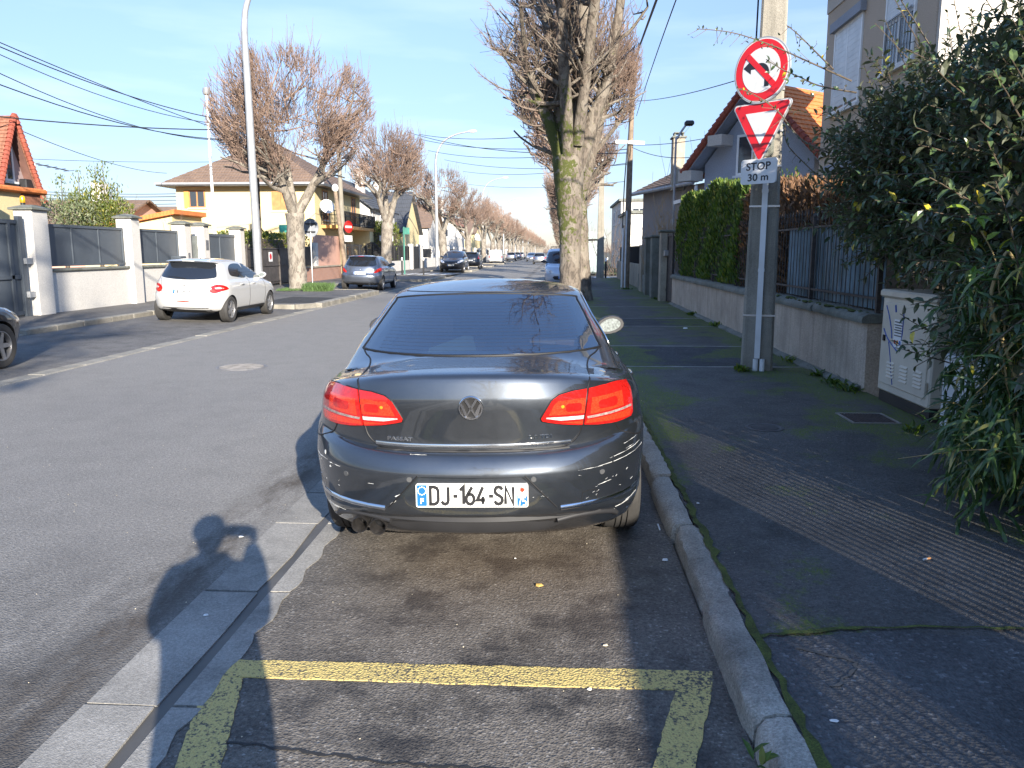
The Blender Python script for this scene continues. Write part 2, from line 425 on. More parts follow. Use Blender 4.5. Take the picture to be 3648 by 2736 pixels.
strip('road', -1.72, 0.67, 46.0, 1500, 0.001, 'road_asphalt', step=2000)
# gutter: two rows of concrete with a sunken channel between them
m = MB(); g = MB()
y = -12.0; rnd = random.Random(3)
joints = [-12.0]
while joints[-1] < 46: joints.append(joints[-1] + rnd.choice([0.62, 1.0, 1.0, 1.0]))
k0 = min(range(len(joints)), key=lambda i: abs(joints[i] - 2.62)); sh = 2.62 - joints[k0]
joints = [j + sh for j in joints]
for a, b in zip(joints, joints[1:]):
    xl = -1.72 + rnd.uniform(-0.006, 0.006); dz = rnd.uniform(0.002, 0.006); w = rnd.uniform(0.006, 0.014)
    P = [(xl, a + w), (-1.455 + rnd.uniform(-.008, .008), a + w + rnd.uniform(-.012, .012)), (-1.445 + rnd.uniform(-.006, .006), (a + b) / 2 + rnd.uniform(-.2, .2)),
         (-1.455 + rnd.uniform(-.008, .008), b - w), (xl, b - w)]
    m.prism(P, 'z', -0.06, dz)
    n = 14; L = [(-1.395, a + w + (b - a - 2 * w) * i / n) for i in range(n + 1)]
    Rr = [(-1.29 + .012 * math.sin(i * 1.3 + a * 5) + rnd.uniform(-.006, .006), a + w + (b - a - 2 * w) * i / n) for i in range(n, -1, -1)]
    m.prism(L + Rr, 'z', -0.06, 0.003 + rnd.uniform(0, .003))
setting(m.build('gutter', 'gutter_concrete'))
M('wet_grime', (0.075, 0.07, 0.062), 0.6, 0, 0.4, 2.0)
strip('gutter_channel', -1.46, -1.38, -12, 46, -0.03, 'wet_grime', step=80)
strip('gutter_bed', -1.76, -1.20, -30, 46, -0.002, 'wet_grime', step=80)
# right kerb: worn stones
m = MB(); y = -12.0; ks = []
rk = random.Random(5); y = -11.62
while y < 46:
    L = rk.choice([0.95, 1.0, 1.05]); a, b = y + 0.006, y + L - 0.006; ks.append(y)
    n = 12; rings = []
    j0 = rk.uniform(-.014, .014); jz = rk.uniform(-.010, .008)
    for i in range(n + 1):
        yy = a + (b - a) * i / n; e = rk.uniform(.010, .022) if i in (0, n) else 0.0
        q = lambda s: rk.uniform(-s, s)
        rings.append([(0.665 + j0 + e, yy, -0.05), (0.672 + j0 + e + q(.006), yy, 0.055), (0.685 + j0 + e + q(.011), yy, 0.086 + jz - e + q(.005)), (0.715 + j0 + q(.010), yy, 0.102 + jz - e * .8 + q(.005)),
                      (0.76 + j0, yy, 0.108 + jz - e * .5 + q(.002)), (0.805 + j0 + q(.008), yy, 0.104 + jz - e * .5), (0.815 + j0, yy, 0.0)])
    m.loft(rings, True, True); y += L
setting(m.build('kerb', 'kerb_stone', smooth=38))
# right pavement, laid in separate asphalt panels with concrete joints
sheet('pavement', 0.80, 3.47, -30, 48.3, 0.095, 'walk_asphalt')
sheet('pavement', 0.84, 7.0, 56, 900, 0.095, 'walk_asphalt')
M('joint_concrete', (0.24, 0.235, 0.215), 0.85, 0, 0.3, 6, fine=0.2, fs=90)
for k, yy in enumerate([10.9, 13.3, 16.9, 18.9, 22.9, 27.2, 33.0, 39]):
    m = MB(); P1 = []; P2 = []
    for i in range(19):
        x = 0.86 + (3.36 - 0.86) * i / 18; P1.append((x, yy + random.uniform(-.012, .012) + (x - 2) * 0.02)); P2.append((x, yy + 0.05 + random.uniform(-.012, .012) + (x - 2) * 0.02))
    m.prism(P1 + P2[::-1], 'z', 0.03, 0.099); setting(m.build('pavement_joint', 'joint_concrete'))
# newer asphalt patches in the pavement
asphalt('coarse_asphalt', (0.035, 0.036, 0.04), (0.062, 0.064, 0.07), (0.2, 0.2, 0.2), (0.8, 0.8, 0.8), 0.8, moss=walk_moss, cell=60, bstr=0.9)
sheet('pavement_patch', 0.87, 3.36, 10.97, 13.28, 0.0985, 'coarse_asphalt')
sheet('pavement_patch', 0.87, 3.36, 16.98, 18.88, 0.0985, 'coarse_asphalt')
asphalt('grey_asphalt', (0.06, 0.06, 0.062), (0.10, 0.10, 0.10), (0.3, 0.3, 0.3), (0.7, 0.7, 0.72), 0.7, cell=75, bstr=0.7)
m = MB(); P1 = [(0.82 + 2.64 * i / 20, 3.07 + 0.10 * math.sin(i * .33) + random.uniform(-.012, .012)) for i in range(21)]
m.prism([(0.82, -12)] + [(3.46, -12)] + P1[::-1], 'z', 0.05, 0.1); setting(m.build('pavement_patch', 'grey_asphalt'))
M('moss', (0.06, 0.075, 0.012), 0.95, 0, 0.5, 14, fine=0.5, fs=140, bs=0.8)
def wiggle(name, pts, w, z, mat, n=6, jit=0.012, kind='structure'):
    C = loftcurve([(p[0], p[1], 0) for p in pts], n); A = []; B = []
    for i, p in enumerate(C):
        t = (C[min(i + 1, len(C) - 1)] - C[max(i - 1, 0)]).normalized(); nn = Vector((-t.y, t.x, 0)); ww = w * random.uniform(0.35, 1.1)
        off = random.uniform(-jit, jit)
        A.append(p + nn * (ww / 2 + off)); B.append(p - nn * (ww / 2 - off))
    m = MB(); V = [(p.x, p.y, z) for p in A] + [(p.x, p.y, z) for p in B]; k = len(A)
    m.add(V, [(i, i + 1, k + i + 1, k + i) for i in range(k - 1)])
    o = m.build(name, mat); o['kind'] = kind; return o
wiggle('moss', [(0.82, 3.1), (1.3, 3.2), (1.9, 3.22), (2.6, 3.12), (3.4, 3.05)], 0.03, 0.104, 'moss', 10, kind='stuff')
wiggle('moss', [(0.825, y) for y in np.arange(0.5, 9.5, 0.45)], 0.05, 0.1065, 'moss', 6, kind='stuff')
wiggle('pavement_crack', [(0.95, 3.0), (1.15, 2.9), (1.0, 2.72)], 0.02, 0.104, 'wet_grime', 8)
M('crack_tar', (0.018, 0.018, 0.018), 0.8, 0, 0.2)
wiggle('bay_crack', [(-1.25, 2.43), (-0.9, 2.40), (-0.55, 2.345), (-0.2, 2.33), (0.2, 2.30), (0.6, 2.26)], 0.018, 0.003, 'crack_tar', 14, 0.009)
# yellow parking marking
def marking(poly, z):
    m = MB(); rr_ = random.Random(int(poly[0][1] * 1000)); P = []
    for i in range(len(poly)):
        q0, q1 = Vector((*poly[i], 0)), Vector((*poly[(i + 1) % len(poly)], 0)); n = max(1, int((q1 - q0).length / .035))
        for k in range(n): q = q0.lerp(q1, k / n); P.append((q.x + rr_.uniform(-.004, .004), q.y + rr_.uniform(-.004, .004)))
    m.prism(P, 'z', -0.02, z); setting(m.build('bay_marking', 'yellow_paint'))
marking([(-1.35, 2.965), (0.625, 2.985), (0.60, 2.84), (-1.36, 2.835)], .0045)
marking([(-1.36, 2.833), (-1.215, 2.833), (-.89, 1.6), (-1.05, 1.6)], .0045)
marking([(0.462, 2.838), (0.598, 2.838), (0.235, 1.6), (0.09, 1.6)], .0045)
# left side of the street: pale channel stones, sloping parking strip, kerb, pavement
def lp_z(x, y): return 0.004 + 0.075 * min(1, max(0, (-7.15 - x) / 2.7))
sheet('parking_strip', -10.1, -7.12, -30, 900, 0.0, 'old_asphalt', 6, 1, lp_z)
def stones(name, x0, x1, y0, y1, z, mat, L=1.0, drop=0.0, seed=1, h=0.1):
    r = random.Random(seed); m = MB(); y = y0
    while y < y1:
        l = min(L * r.uniform(0.9, 1.1), y1 - y); dz = r.uniform(-.006, .006); dx = r.uniform(-.008, .008)
        m.bbox(x0 + dx, x1 + dx, y + .006, y + l - .006, z - h - 0.06, z + dz - drop, 0.016); y += l
        if l < 0.2: break
    return setting(m.build(name, mat, smooth=30))
stones('channel_stones', -7.14, -6.88, -8, 120, 0.012, 'pale_kerb', 1.0, seed=2)
stones('kerb', -10.25, -10.05, -8, 14.5, 0.10, 'pale_kerb', 1.0, seed=3)
stones('kerb', -10.25, -10.05, 14.55, 23.5, 0.19, 'pale_kerb', 1.0, seed=4)
stones('kerb', -10.25, -10.05, 33.2, 44, 0.19, 'pale_kerb', 1.0, seed=5)
sheet('pavement', -13.0, -10.22, -30, 900, 0.10, 'old_asphalt', 1, 1)
# tree build-outs in the parking strip
def buildout(y0, y1, seed):
    stones('kerb', -7.2, -6.95, y0 + 0.7, y1 - 1.2, 0.15, 'pale_kerb', 1.0, seed=seed)
    m = MB(); m.prism([(-10.2, y0), (-7.5, y0), (-7.2, y0 + .7), (-7.2, y1 - 1.2), (-7.6, y1 - .4), (-10.2, y1 - 0.2)], 'z', 0.0, 0.135)
    setting(m.build('pavement', 'old_asphalt'))
    m = MB(); r = random.Random(seed + 9)
    for a, b in (((-10.2, y0), (-7.5, y0)), ((-7.5, y0), (-7.2, y0 + .7)), ((-7.2, y1 - 1.2), (-7.6, y1 - .4)), ((-7.6, y1 - .4), (-10.2, y1 - .2))):
        a, b = Vector((*a, 0)), Vector((*b, 0)); d = (b - a).normalized(); nn = Vector((-d.y, d.x, 0)) * 0.12
        q = [a, b, b - nn, a - nn]; m.prism([(p.x, p.y) for p in q], 'z', -0.02, 0.15)
    setting(m.build('kerb', 'pale_kerb'))
buildout(22.6, 32.2, 11); 
for k, yy in enumerate((47, 68, 88, 107, 127)): buildout(yy - 3.5, yy + 4, 20 + k)
m = MB(); m.prism([(-9.0, 23.1), (-7.3, 23.4), (-7.3, 26.2), (-8.9, 26.6)], 'z', 0.1, 0.139); setting(m.build('pavement_patch', 'fresh_asphalt'))
# zebra across the side street on the right, and far on the left
sheet('side_street', 0.67, 40, 48.3, 56, -0.006, 'road_asphalt')
sheet('side_street', -60, -7.0, 52.5, 58.5, 0.105, 'road_asphalt')
for i in range(4):
    m = MB(); m.prism([(1.1 + i * .62, 50.4), (1.5 + i * .62, 50.4), (1.5 + i * .62, 53.4), (1.1 + i * .62, 53.4)], 'z', -0.03, 0.0); setting(m.build('crossing_marking', 'white_road_paint'))
for i in range(5):
    m = MB(); m.prism([(-7.5 - i * .8, 53.6), (-7.9 - i * .8, 53.6), (-7.9 - i * .8, 57), (-7.5 - i * .8, 57)], 'z', 0.08, 0.111); setting(m.build('crossing_marking', 'white_road_paint'))
# covers
def cover(name, label, cat, x, y, z, r, ry=None):
    m = MB(); n = 36; m.lathe([(r, -0.03), (r, 0.004), (r - .03, 0.006), (r - .035, 0.001), (0.001, 0.001)], n, 'z', (x, y, z))
    for i in range(-6, 7):
        h = math.sqrt(max(0, (r - .05) ** 2 - (i * r / 7.2) ** 2)); m.box(x - h, x + h, y + i * r / 7.2 - .008, y + i * r / 7.2 + .008, z, z + .005)
    return tag(m.build(name, M('cast_iron_' + name, (0.085, 0.082, 0.08) if z > .05 else (0.20, 0.19, 0.18), 0.6, 0.4, 0.4, 9)), label, cat)
cover('manhole_cover', 'round iron manhole cover in the middle of the carriageway', 'manhole cover', -4.55, 11.2, 0.0, 0.36)
cover('valve_cover', 'small round iron cover set in the mossy dark pavement', 'manhole cover', 1.86, 7.1, 0.095, 0.17)
t = thing('drain_grate', 'square iron drain grate with pale rim beside the cabinet', 'drain', (2.93, 7.55, 0.095))
m = MB(); 
for a in (m.box(-.22, .22, -.24, -.215, -.01, .008), m.box(-.22, .22, .215, .24, -.01, .008), m.box(-.22, -.195, -.215, .215, -.01, .008), m.box(.195, .22, -.215, .215, -.01, .008)): pass
m.build('frame', 'dull_steel', t)
m = MB(); m.box(-.195, .195, -.215, .215, -.01, .001)
for i in range(14): m.box(-.19 + i * .028, -.178 + i * .028, -.21, .21, .001, .006)
m.build('grille', M('rusty_iron', (0.06, 0.045, 0.04), 0.7, 0.3, 0.4, 20), t)
# ------------------------------------------------------------------ cars: a body skinned over horizontal outlines, panels laid on it by projection
def car_rings(tab, nb=26, ns=16, nf=18):
    """tab rows: zr, zs, zf, yr, yf, hw, dr, nr, df, crown ; y runs forward from the tail"""
    rings = []
    for (zr, zs, zf, yr, yf, hw, dr, nr, df, cr) in tab:
        ring = []
        def cap(x, n): return 1 - max(0.0, 1 - abs(x / hw) ** n) ** (1.0 / n)
        for i in range(nb):
            x = hw * math.sin((-1 + 2 * i / nb) * math.pi / 2); w = abs(x / hw) ** 3
            ring.append((x, yr + dr * cap(x, nr), zr + (zs - zr) * w - cr * (x / hw) ** 2 * (1 - w)))
        for i in range(ns):
            t = i / ns; ring.append((hw * (1 + 0.012 * math.sin(math.pi * t)), yr + dr + (yf - df - yr - dr) * t, zs + (min(zs, zf + .03) - zs) * max(0, (t - .62) / .38)))
        for i in range(nf):
            x = hw * math.sin((1 - 2 * i / nf) * math.pi / 2); w = abs(x / hw) ** 3; z1 = min(zs, zf + .03)
            ring.append((x, yf - df * cap(x, 2.6), zf + (z1 - zf) * w - cr * (x / hw) ** 2 * (1 - w)))
        for i in range(ns):
            t = 1 - i / ns; ring.append((-hw * (1 + 0.012 * math.sin(math.pi * t)), yr + dr + (yf - df - yr - dr) * t, zs + (min(zs, zf + .03) - zs) * max(0, (t - .62) / .38)))
        rings.append(ring)
    return rings

class Skin:
    """lays panels and strips on a finished body"""
    def __init__(s, o):
        bm = bmesh.new(); bm.from_mesh(o.data); bmesh.ops.triangulate(bm, faces=bm.faces); s.t = BVHTree.FromBMesh(bm); bm.free()
    def hit(s, p, side):
        d, o = {'rear': ((0, 1, 0), (p[0], -3, p[1])), 'front': ((0, -1, 0), (p[0], 9, p[1])), 'right': ((-1, 0, 0), (3, p[0], p[1])), 'left': ((1, 0, 0), (-3, p[0], p[1])), 'top': ((0, 0, -1), (p[0], p[1], 4))}[side]
        return s.t.ray_cast(Vector(o), Vector(d))
    def panel(s, name, poly, side, off, mat, parent, step=0.035, rim=0.012, smooth=40):
        return s.panels(name, [(poly, off)], side, mat, parent, step, rim, smooth)
    def panels(s, name, polys, side, mat, parent, step=0.035, rim=0.012, smooth=40):
        V = []; F = []
        for poly, off in polys:
            bm = bmesh.new()
            f = bm.faces.new([bm.verts.new((q[0], q[1], 0)) for q in poly])
            bmesh.ops.triangulate(bm, faces=[f])
            xs = [q[0] for q in poly]; ys = [q[1] for q in poly]
            for ax, lo, hi in ((0, min(xs), max(xs)), (1, min(ys), max(ys))):
                k = math.ceil(lo / step)
                while k * step < hi:
                    co = [0, 0, 0]; no = [0, 0, 0]; co[ax] = k * step + 1e-5; no[ax] = 1
                    bmesh.ops.bisect_plane(bm, geom=bm.verts[:] + bm.edges[:] + bm.faces[:], plane_co=co, plane_no=no, dist=1e-6); k += 1
            good = {}; base = len(V)
            for v in bm.verts:
                loc, no, _, _ = s.hit((v.co.x, v.co.y), side)
                if loc is None: continue
                d = {'rear': Vector((0, 1, 0)), 'front': Vector((0, -1, 0)), 'right': Vector((-1, 0, 0)), 'left': Vector((1, 0, 0)), 'top': Vector((0, 0, -1))}[side]
                if no.dot(d) > 0: no = -no
                good[v] = (len(V), loc, no); V.append(tuple(loc + no * off))
            for fc in bm.faces:
                if all(v in good for v in fc.verts): F.append(tuple(good[v][0] for v in fc.verts))
            rimv = {}
            for e in bm.edges:
                if len(e.link_faces) == 1 and e.verts[0] in good and e.verts[1] in good:
                    q = []
                    for v in e.verts:
                        if v not in rimv: i, loc, no = good[v]; rimv[v] = len(V); V.append(tuple(loc - no * rim))
                    F.append((good[e.verts[0]][0], good[e.verts[1]][0], rimv[e.verts[1]], rimv[e.verts[0]]))
            bm.free()
        m = MB(); m.add(V, F); return m.build(name, mat, parent, smooth=smooth)
    def path(s, pts, side, n=8, off=0.0):
        C = loftcurve([(p[0], p[1], 0) for p in pts], n); out = []
        for c in C:
            loc, no, _, _ = s.hit((c.x, c.y), side)
            if loc is not None: out.append(loc + (no if no.dot(loc - Vector((0, loc.y, .7))) > 0 else no) * off)
        return out
    def strip(s, name, paths, mat, parent, rad=0.004, n=6):
        m = MB()
        for p in paths:
            if len(p) > 1: m.tube(p, rad, n)
        return m.build(name, mat, parent, smooth=60)

def circle2(cx, cy, r, n=24, sx=1.0): return [(cx + r * sx * math.cos(2 * math.pi * k / n), cy + r * math.sin(2 * math.pi * k / n)) for k in range(n)]
def rrect2(x0, x1, y0, y1, r, n=5):
    P = []
    for cx, cy, a in ((x1 - r, y1 - r, 0), (x0 + r, y1 - r, 90), (x0 + r, y0 + r, 180), (x1 - r, y0 + r, 270)):
        P += [(cx + r * math.cos(R(a + 90 * k / n)), cy + r * math.sin(R(a + 90 * k / n))) for k in range(n + 1)]
    return P
def smooth2(pts, n=4):
    """closed smooth outline through pts"""
    out = []; m = len(pts)
    for i in range(m):
        p0, p1, p2, p3 = [Vector((*pts[(i + k) % m], 0)) for k in (-1, 0, 1, 2)]
        for j in range(n):
            t = j / n; q = 0.5 * ((2 * p1) + (p2 - p0) * t + (2 * p0 - 5 * p1 + 4 * p2 - p3) * t * t + (3 * p1 - p0 - 3 * p2 + p3) * t ** 3); out.append((q.x, q.y))
    return out
def mirror2(P): return [(-x, y) for x, y in P][::-1]

def wheel(parent, x, y, r, w, side, spokes=5):
    """side +1: outer face to +x"""
    m = MB(); h = w / 2
    prof = [(r * .66, -h * .9), (r * .8, -h), (r * .93, -h * .97), (r * .985, -h * .82), (r, -h * .6), (r, -h * .33), (r - .008, -h * .32), (r - .008, -h * .27), (r, -h * .26), (r, -h * .04), (r - .008, -h * .03), (r - .008, h * .03), (r, h * .04), (r, h * .26), (r - .008, h * .27), (r - .008, h * .32), (r, h * .33), (r, h * .6), (r * .985, h * .82), (r * .93, h * .97), (r * .8, h), (r * .66, h * .9)]
    m.lathe(prof, 40, 'x', (0, 0, 0))
    o = m.build('wheel', 'rubber', parent, smooth=35); o.location = (x, y, r)
    m = MB(); s = side
    m.lathe([(r * .67, s * h * .88), (r * .62, s * h * .9), (r * .60, s * h * .55), (r * .60, -s * h * .8)], 32, 'x')
    m.lathe([(r * .16, s * h * .5), (r * .15, s * h * .72), (0.001, s * h * .74)], 16, 'x')
    for k in range(spokes):
        a = 2 * math.pi * k / spokes; ca, sa = math.cos(a), math.sin(a); tw = r * .085
        q = []
        for rr, hw2 in ((r * .1, tw * 1.3), (r * .62, tw)):
            for e in (-1, 1): q.append((rr * ca - e * hw2 * sa, rr * sa + e * hw2 * ca))
        V = [(s * h * d, u, v2) for d in (.55, .74) for (u, v2) in (q[0], q[1], q[3], q[2])]
        m.add(V, [(0, 1, 2, 3), (4, 7, 6, 5), (0, 4, 5, 1), (1, 5, 6, 2), (2, 6, 7, 3), (3, 7, 4, 0)])
    m.build('rim', 'rim_metal', o, smooth=35)
    m = MB(); m.lathe([(r * .62, s * h * .2), (0.001, s * h * .2)], 24, 'x'); m.build('brake_disc', 'gap_black', o)
    return o

GLYPH = {'D': [[(0, 0), (0, 1), (.24, 1), (.42, .93), (.5, .78), (.5, .22), (.42, .07), (.24, 0), (0, 0), (0, .1)]], 'J': [[(.44, 1), (.44, .2), (.38, .06), (.24, 0), (.1, .05), (.02, .18)]], '-': [[(.06, .46), (.34, .46)]],
 '1': [[(.06, .80), (.30, 1), (.30, 0)]], '6': [[(.40, 1), (.10, .55), (.02, .36), (.03, .16), (.14, .03), (.27, 0), (.40, .04), (.5, .18), (.5, .40), (.40, .54), (.27, .58), (.12, .52)]], '4': [[(.38, 1), (.02, .24), (.52, .24)], [(.38, .44), (.38, 0)]],
 'S': [[(.48, .82), (.42, .95), (.26, 1), (.1, .95), (.03, .80), (.05, .66), (.16, .56), (.34, .47), (.47, .36), (.49, .2), (.42, .06), (.26, 0), (.09, .05), (.01, .19)]], 'N': [[(0, 0), (0, 1), (.48, 0), (.48, 1)]],
 '0': [[(.25, 0), (.08, .06), (.01, .22), (.01, .78), (.08, .94), (.25, 1), (.42, .94), (.49, .78), (.49, .22), (.42, .06), (.25, 0), (.2, .01)]], '5': [[(.45, 1), (.08, 1), (.05, .55), (.2, .62), (.36, .58), (.48, .44), (.48, .18), (.38, .04), (.22, 0), (.04, .08)]],
 '8': [[(.25, .53), (.1, .6), (.05, .76), (.1, .94), (.25, 1), (.4, .94), (.45, .76), (.4, .6), (.25, .53), (.07, .46), (0, .26), (.06, .06), (.25, 0), (.44, .06), (.5, .26), (.43, .46), (.25, .53), (.2, .54)]], '9': [[(.10, 0), (.40, .45), (.48, .64), (.47, .84), (.36, .97), (.23, 1), (.10, .96), (0, .82), (0, .60), (.10, .46), (.23, .42), (.38, .48)]],
 'X': [[(0, 0), (.48, 1)], [(0, 1), (.48, 0)]], 'H': [[(0, 0), (0, 1)], [(.48, 0), (.48, 1)], [(0, .5), (.48, .5)]], 'A': [[(0, 0), (.25, 1), (.5, 0)], [(.1, .3), (.4, .3)]], 'C': [[(.48, .8), (.4, .95), (.25, 1), (.1, .95), (.01, .78), (.01, .22), (.1, .05), (.25, 0), (.4, .05), (.48, .2)]],
 'O': [[(.25, 0), (.08, .06), (.01, .22), (.01, .78), (.08, .94), (.25, 1), (.42, .94), (.49, .78), (.49, .22), (.42, .06), (.25, 0), (.2, .01)]], '7': [[(.02, 1), (.48, 1), (.2, 0)]], '3': [[(.03, .9), (.2, 1), (.4, .94), (.46, .76), (.38, .58), (.22, .53), (.4, .47), (.49, .28), (.42, .07), (.22, 0), (.02, .1)]], '2': [[(.02, .78), (.1, .95), (.26, 1), (.42, .94), (.48, .76), (.4, .54), (.02, 0), (.5, 0)]]}
def stroke_poly(P, w):
    L = []; Rr = []; Q = [Vector((*p, 0)) for p in P]; n = len(Q)
    for i, p in enumerate(Q):
        t = (Q[min(i + 1, n - 1)] - Q[max(i - 1, 0)]).normalized(); nrm = Vector((-t.y, t.x, 0)); k = w / 2
        if 0 < i < n - 1:
            a = (Q[i] - Q[i - 1]).normalized(); b = (Q[i + 1] - Q[i]).normalized(); t = (a + b)
            if t.length > 1e-6: t.normalize(); nrm = Vector((-t.y, t.x, 0)); k = w / 2 / max(.42, nrm.dot(Vector((-a.y, a.x, 0))))
        L.append(p + nrm * k); Rr.append(p - nrm * k)
    return [(v.x, v.y) for v in L + Rr], [(i, i + 1, n + i + 1, n + i) for i in range(n - 1)]
def plate_text(txt, w, h, sw):
    """narrow monoline plate lettering filling w x h, centred"""
    V = []; F = []; x = 0
    for ch in txt:
        for P in GLYPH.get(ch, []):
            v, f = stroke_poly([(p[0] + x, p[1]) for p in P], sw); n = len(V); V += v; F += [tuple(i + n for i in q) for q in f]
        x += .42 if ch == '-' else (.45 if ch == '1' else (.3 if ch == ' ' else .70))
    xs = [p[0] for p in V]; cx = (min(xs) + max(xs)) / 2; s_ = w / (max(xs) - min(xs))
    return [((p[0] - cx) * s_, (p[1] - .5) * h) for p in V], F

def number_plate(parent, txt, c, w, h, side='rear', tilt=0.0, red=False):
    """a flat plate centred on c; text on its outward face"""
    sg = -1 if side == 'rear' else 1
    def P(u, v, d): return (c[0] + (u if side == 'rear' else -u), c[1] + sg * d + v * tilt, c[2] + v)
    def lay(name, polys, d, mat, par, thick=0.0):
        m = MB()
        for V, F in polys:
            n = len(V)
            if thick:
                m.add([P(x, y, d) for x, y in V] + [P(x, y, d - thick) for x, y in V], [tuple(f) for f in F] + [(i, (i + 1) % n, n + (i + 1) % n, n + i) for i in range(n)])
            else: m.add([P(x, y, d) for x, y in V], F)
        return m.build(name, mat, par)
    o = rrect2(-w / 2, w / 2, -h / 2, h / 2, h * .09)
    pl = lay('number_plate', [(o, [tuple(range(len(o)))])], 0.006, 'plate_white', parent, 0.008)
    b = w * .098
    bl = [(rrect2(-w / 2 + .005, -w / 2 + b, -h / 2 + .006, h / 2 - .006, .004), None)]
    if red: bl.append((rrect2(w / 2 - b, w / 2 - .004, -h / 2 + .006, -.004, .004), None)); bl.append((rrect2(w / 2 - b, w / 2 - b + .0035, -.01, h / 2 - .006, .001), None)); bl.append((rrect2(w / 2 - .0075, w / 2 - .004, -.01, h / 2 - .006, .001), None)); bl.append((rrect2(w / 2 - b + .002, w / 2 - .006, h / 2 - .0095, h / 2 - .006, .001), None))
    lay('blue_band', [(bl[0][0], [tuple(range(len(bl[0][0])))])], 0.0066, 'plate_blue', pl)
    if red: lay('region_band', [(bl[1][0], [tuple(range(len(bl[1][0])))])], 0.0066, 'plate_blue', pl)
    for q, _ in bl[2:]: lay('band_line', [(q, [tuple(range(len(q)))])], 0.0066, 'plate_blue', pl)
    if red:
        tx, F = plate_text(txt, w * .765, h * .73, .20)
        tx = [(x - w * .002, y) for x, y in tx]
    else:
        tx, F = plate_text(txt, w * .78, h * .66, .2); tx = [(x + w * .02, y) for x, y in tx]
    lay('lettering', [(tx, F)], 0.0073, 'ink_black', pl)
    if red:
        f, Ff = fit_text('F', h * .14, h * .24, 0.02); cx = -w / 2 + b / 2 + .003
        polys = [([(x + cx, y - h * .23) for x, y in f], Ff)]
        for k in range(12):
            a = 2 * math.pi * k / 12; q = circle2(cx + h * .165 * math.cos(a), h * .2 + h * .165 * math.sin(a), .0034, 6); polys.append((q, [tuple(range(6))]))
        s75, F75 = plate_text('75', b * .74, h * .34, .15); lay('region_number', [([(x + w / 2 - b / 2 - .002, y - h * .25) for x, y in s75], F75)], 0.0074, 'plate_white', pl)
        lay('band_lettering', polys, 0.0074, 'plate_white', pl)
        st = []; cx = w / 2 - b / 2 - .002
        for k in range(16): a = math.pi * k / 8 + .2; rr = h * (.17 if k % 2 == 0 else .075); st.append((cx + rr * math.cos(a), h * .24 + rr * math.sin(a)))
        lay('star_emblem', [(st, [tuple(range(16))])], 0.0072, 'bright_red', pl)
    return pl

def mirror_part(parent, x, y, z, s, paint):
    m = MB(); P = []
    for yy, k in ((-.026, .98), (-.02, 1.03), (.03, 1.06), (.09, .85), (.13, .5)):
        P.append([(x + s * (.10 + .112 * k * math.cos(a) * (1 - .12 * math.sin(a))) , y + yy, z + .07 * k * math.sin(a) + .015 * k * math.cos(a)) for a in [2 * math.pi * i / 16 for i in range(16)]])
    m.loft(P, True, True); m.tube([(x - s * .06, y + .05, z - .03), (x + s * .06, y + .04, z - .02)], .03, 8)
    o = m.build('mirror', paint if paint != 'grey_metallic' else 'black_plastic', parent, smooth=40)
    m = MB(); m.loft([[(x + s * (.10 + .086 * math.cos(a) * (1 - .12 * math.sin(a))), y - .027 - d, z + .050 * math.sin(a) + .015 * math.cos(a)) for a in [2 * math.pi * i / 16 for i in range(16)]] for d in (0, .002)], True, True)
    m.build('mirror_glass', M('mirror_glass', (.17, .19, .185), .35, .2, .5, 60), o)
    return o

def arch_cutters(ys, r, hw):
    out = []
    for y in ys:
        for s in (-1, 1):
            m = MB(); m.lathe([(r, s * (hw - .34)), (r, s * (hw + .3))], 40, 'x', (0, y, r - .03), True); out.append(m.build('cutter', 'gap_black'))
    return out

def smooth_body(tab, parent, mat, cutters=(), name='body', sub=1, sharp=32):
    m = MB(); m.loft(car_rings(tab), True, True)
    o = m.build(name, [mat, 'gap_black'], None, smooth=180)
    if cutters:
        boolean_cut(o, cutters)
        # faces left by the wheel-arch cutters sit inside: give them the dark slot
    me = o.data; me.polygons.foreach_set('use_smooth', [True] * len(me.polygons)); me.set_sharp_from_angle(angle=R(sharp))
    o.parent = parent
    return o
def densify(tab, sharp=()):
    """insert in-between rows with a gentle spline, keeping listed rows crisp"""
    T = np.array(tab, float); out = []
    n = len(T)
    for i in range(n - 1):
        out.append(T[i])
        if i in sharp: continue
        p0 = T[max(i - 1, 0)] if i not in sharp else T[i]; p3 = T[min(i + 2, n - 1)]
        t = .5; q = .5 * ((2 * T[i]) + (T[i + 1] - p0) * t + (2 * p0 - 5 * T[i] + 4 * T[i + 1] - p3) * t * t + (3 * T[i] - p0 - 3 * T[i + 1] + p3) * t ** 3)
        out.append(q)
    out.append(T[-1]); return [tuple(r) for r in out]
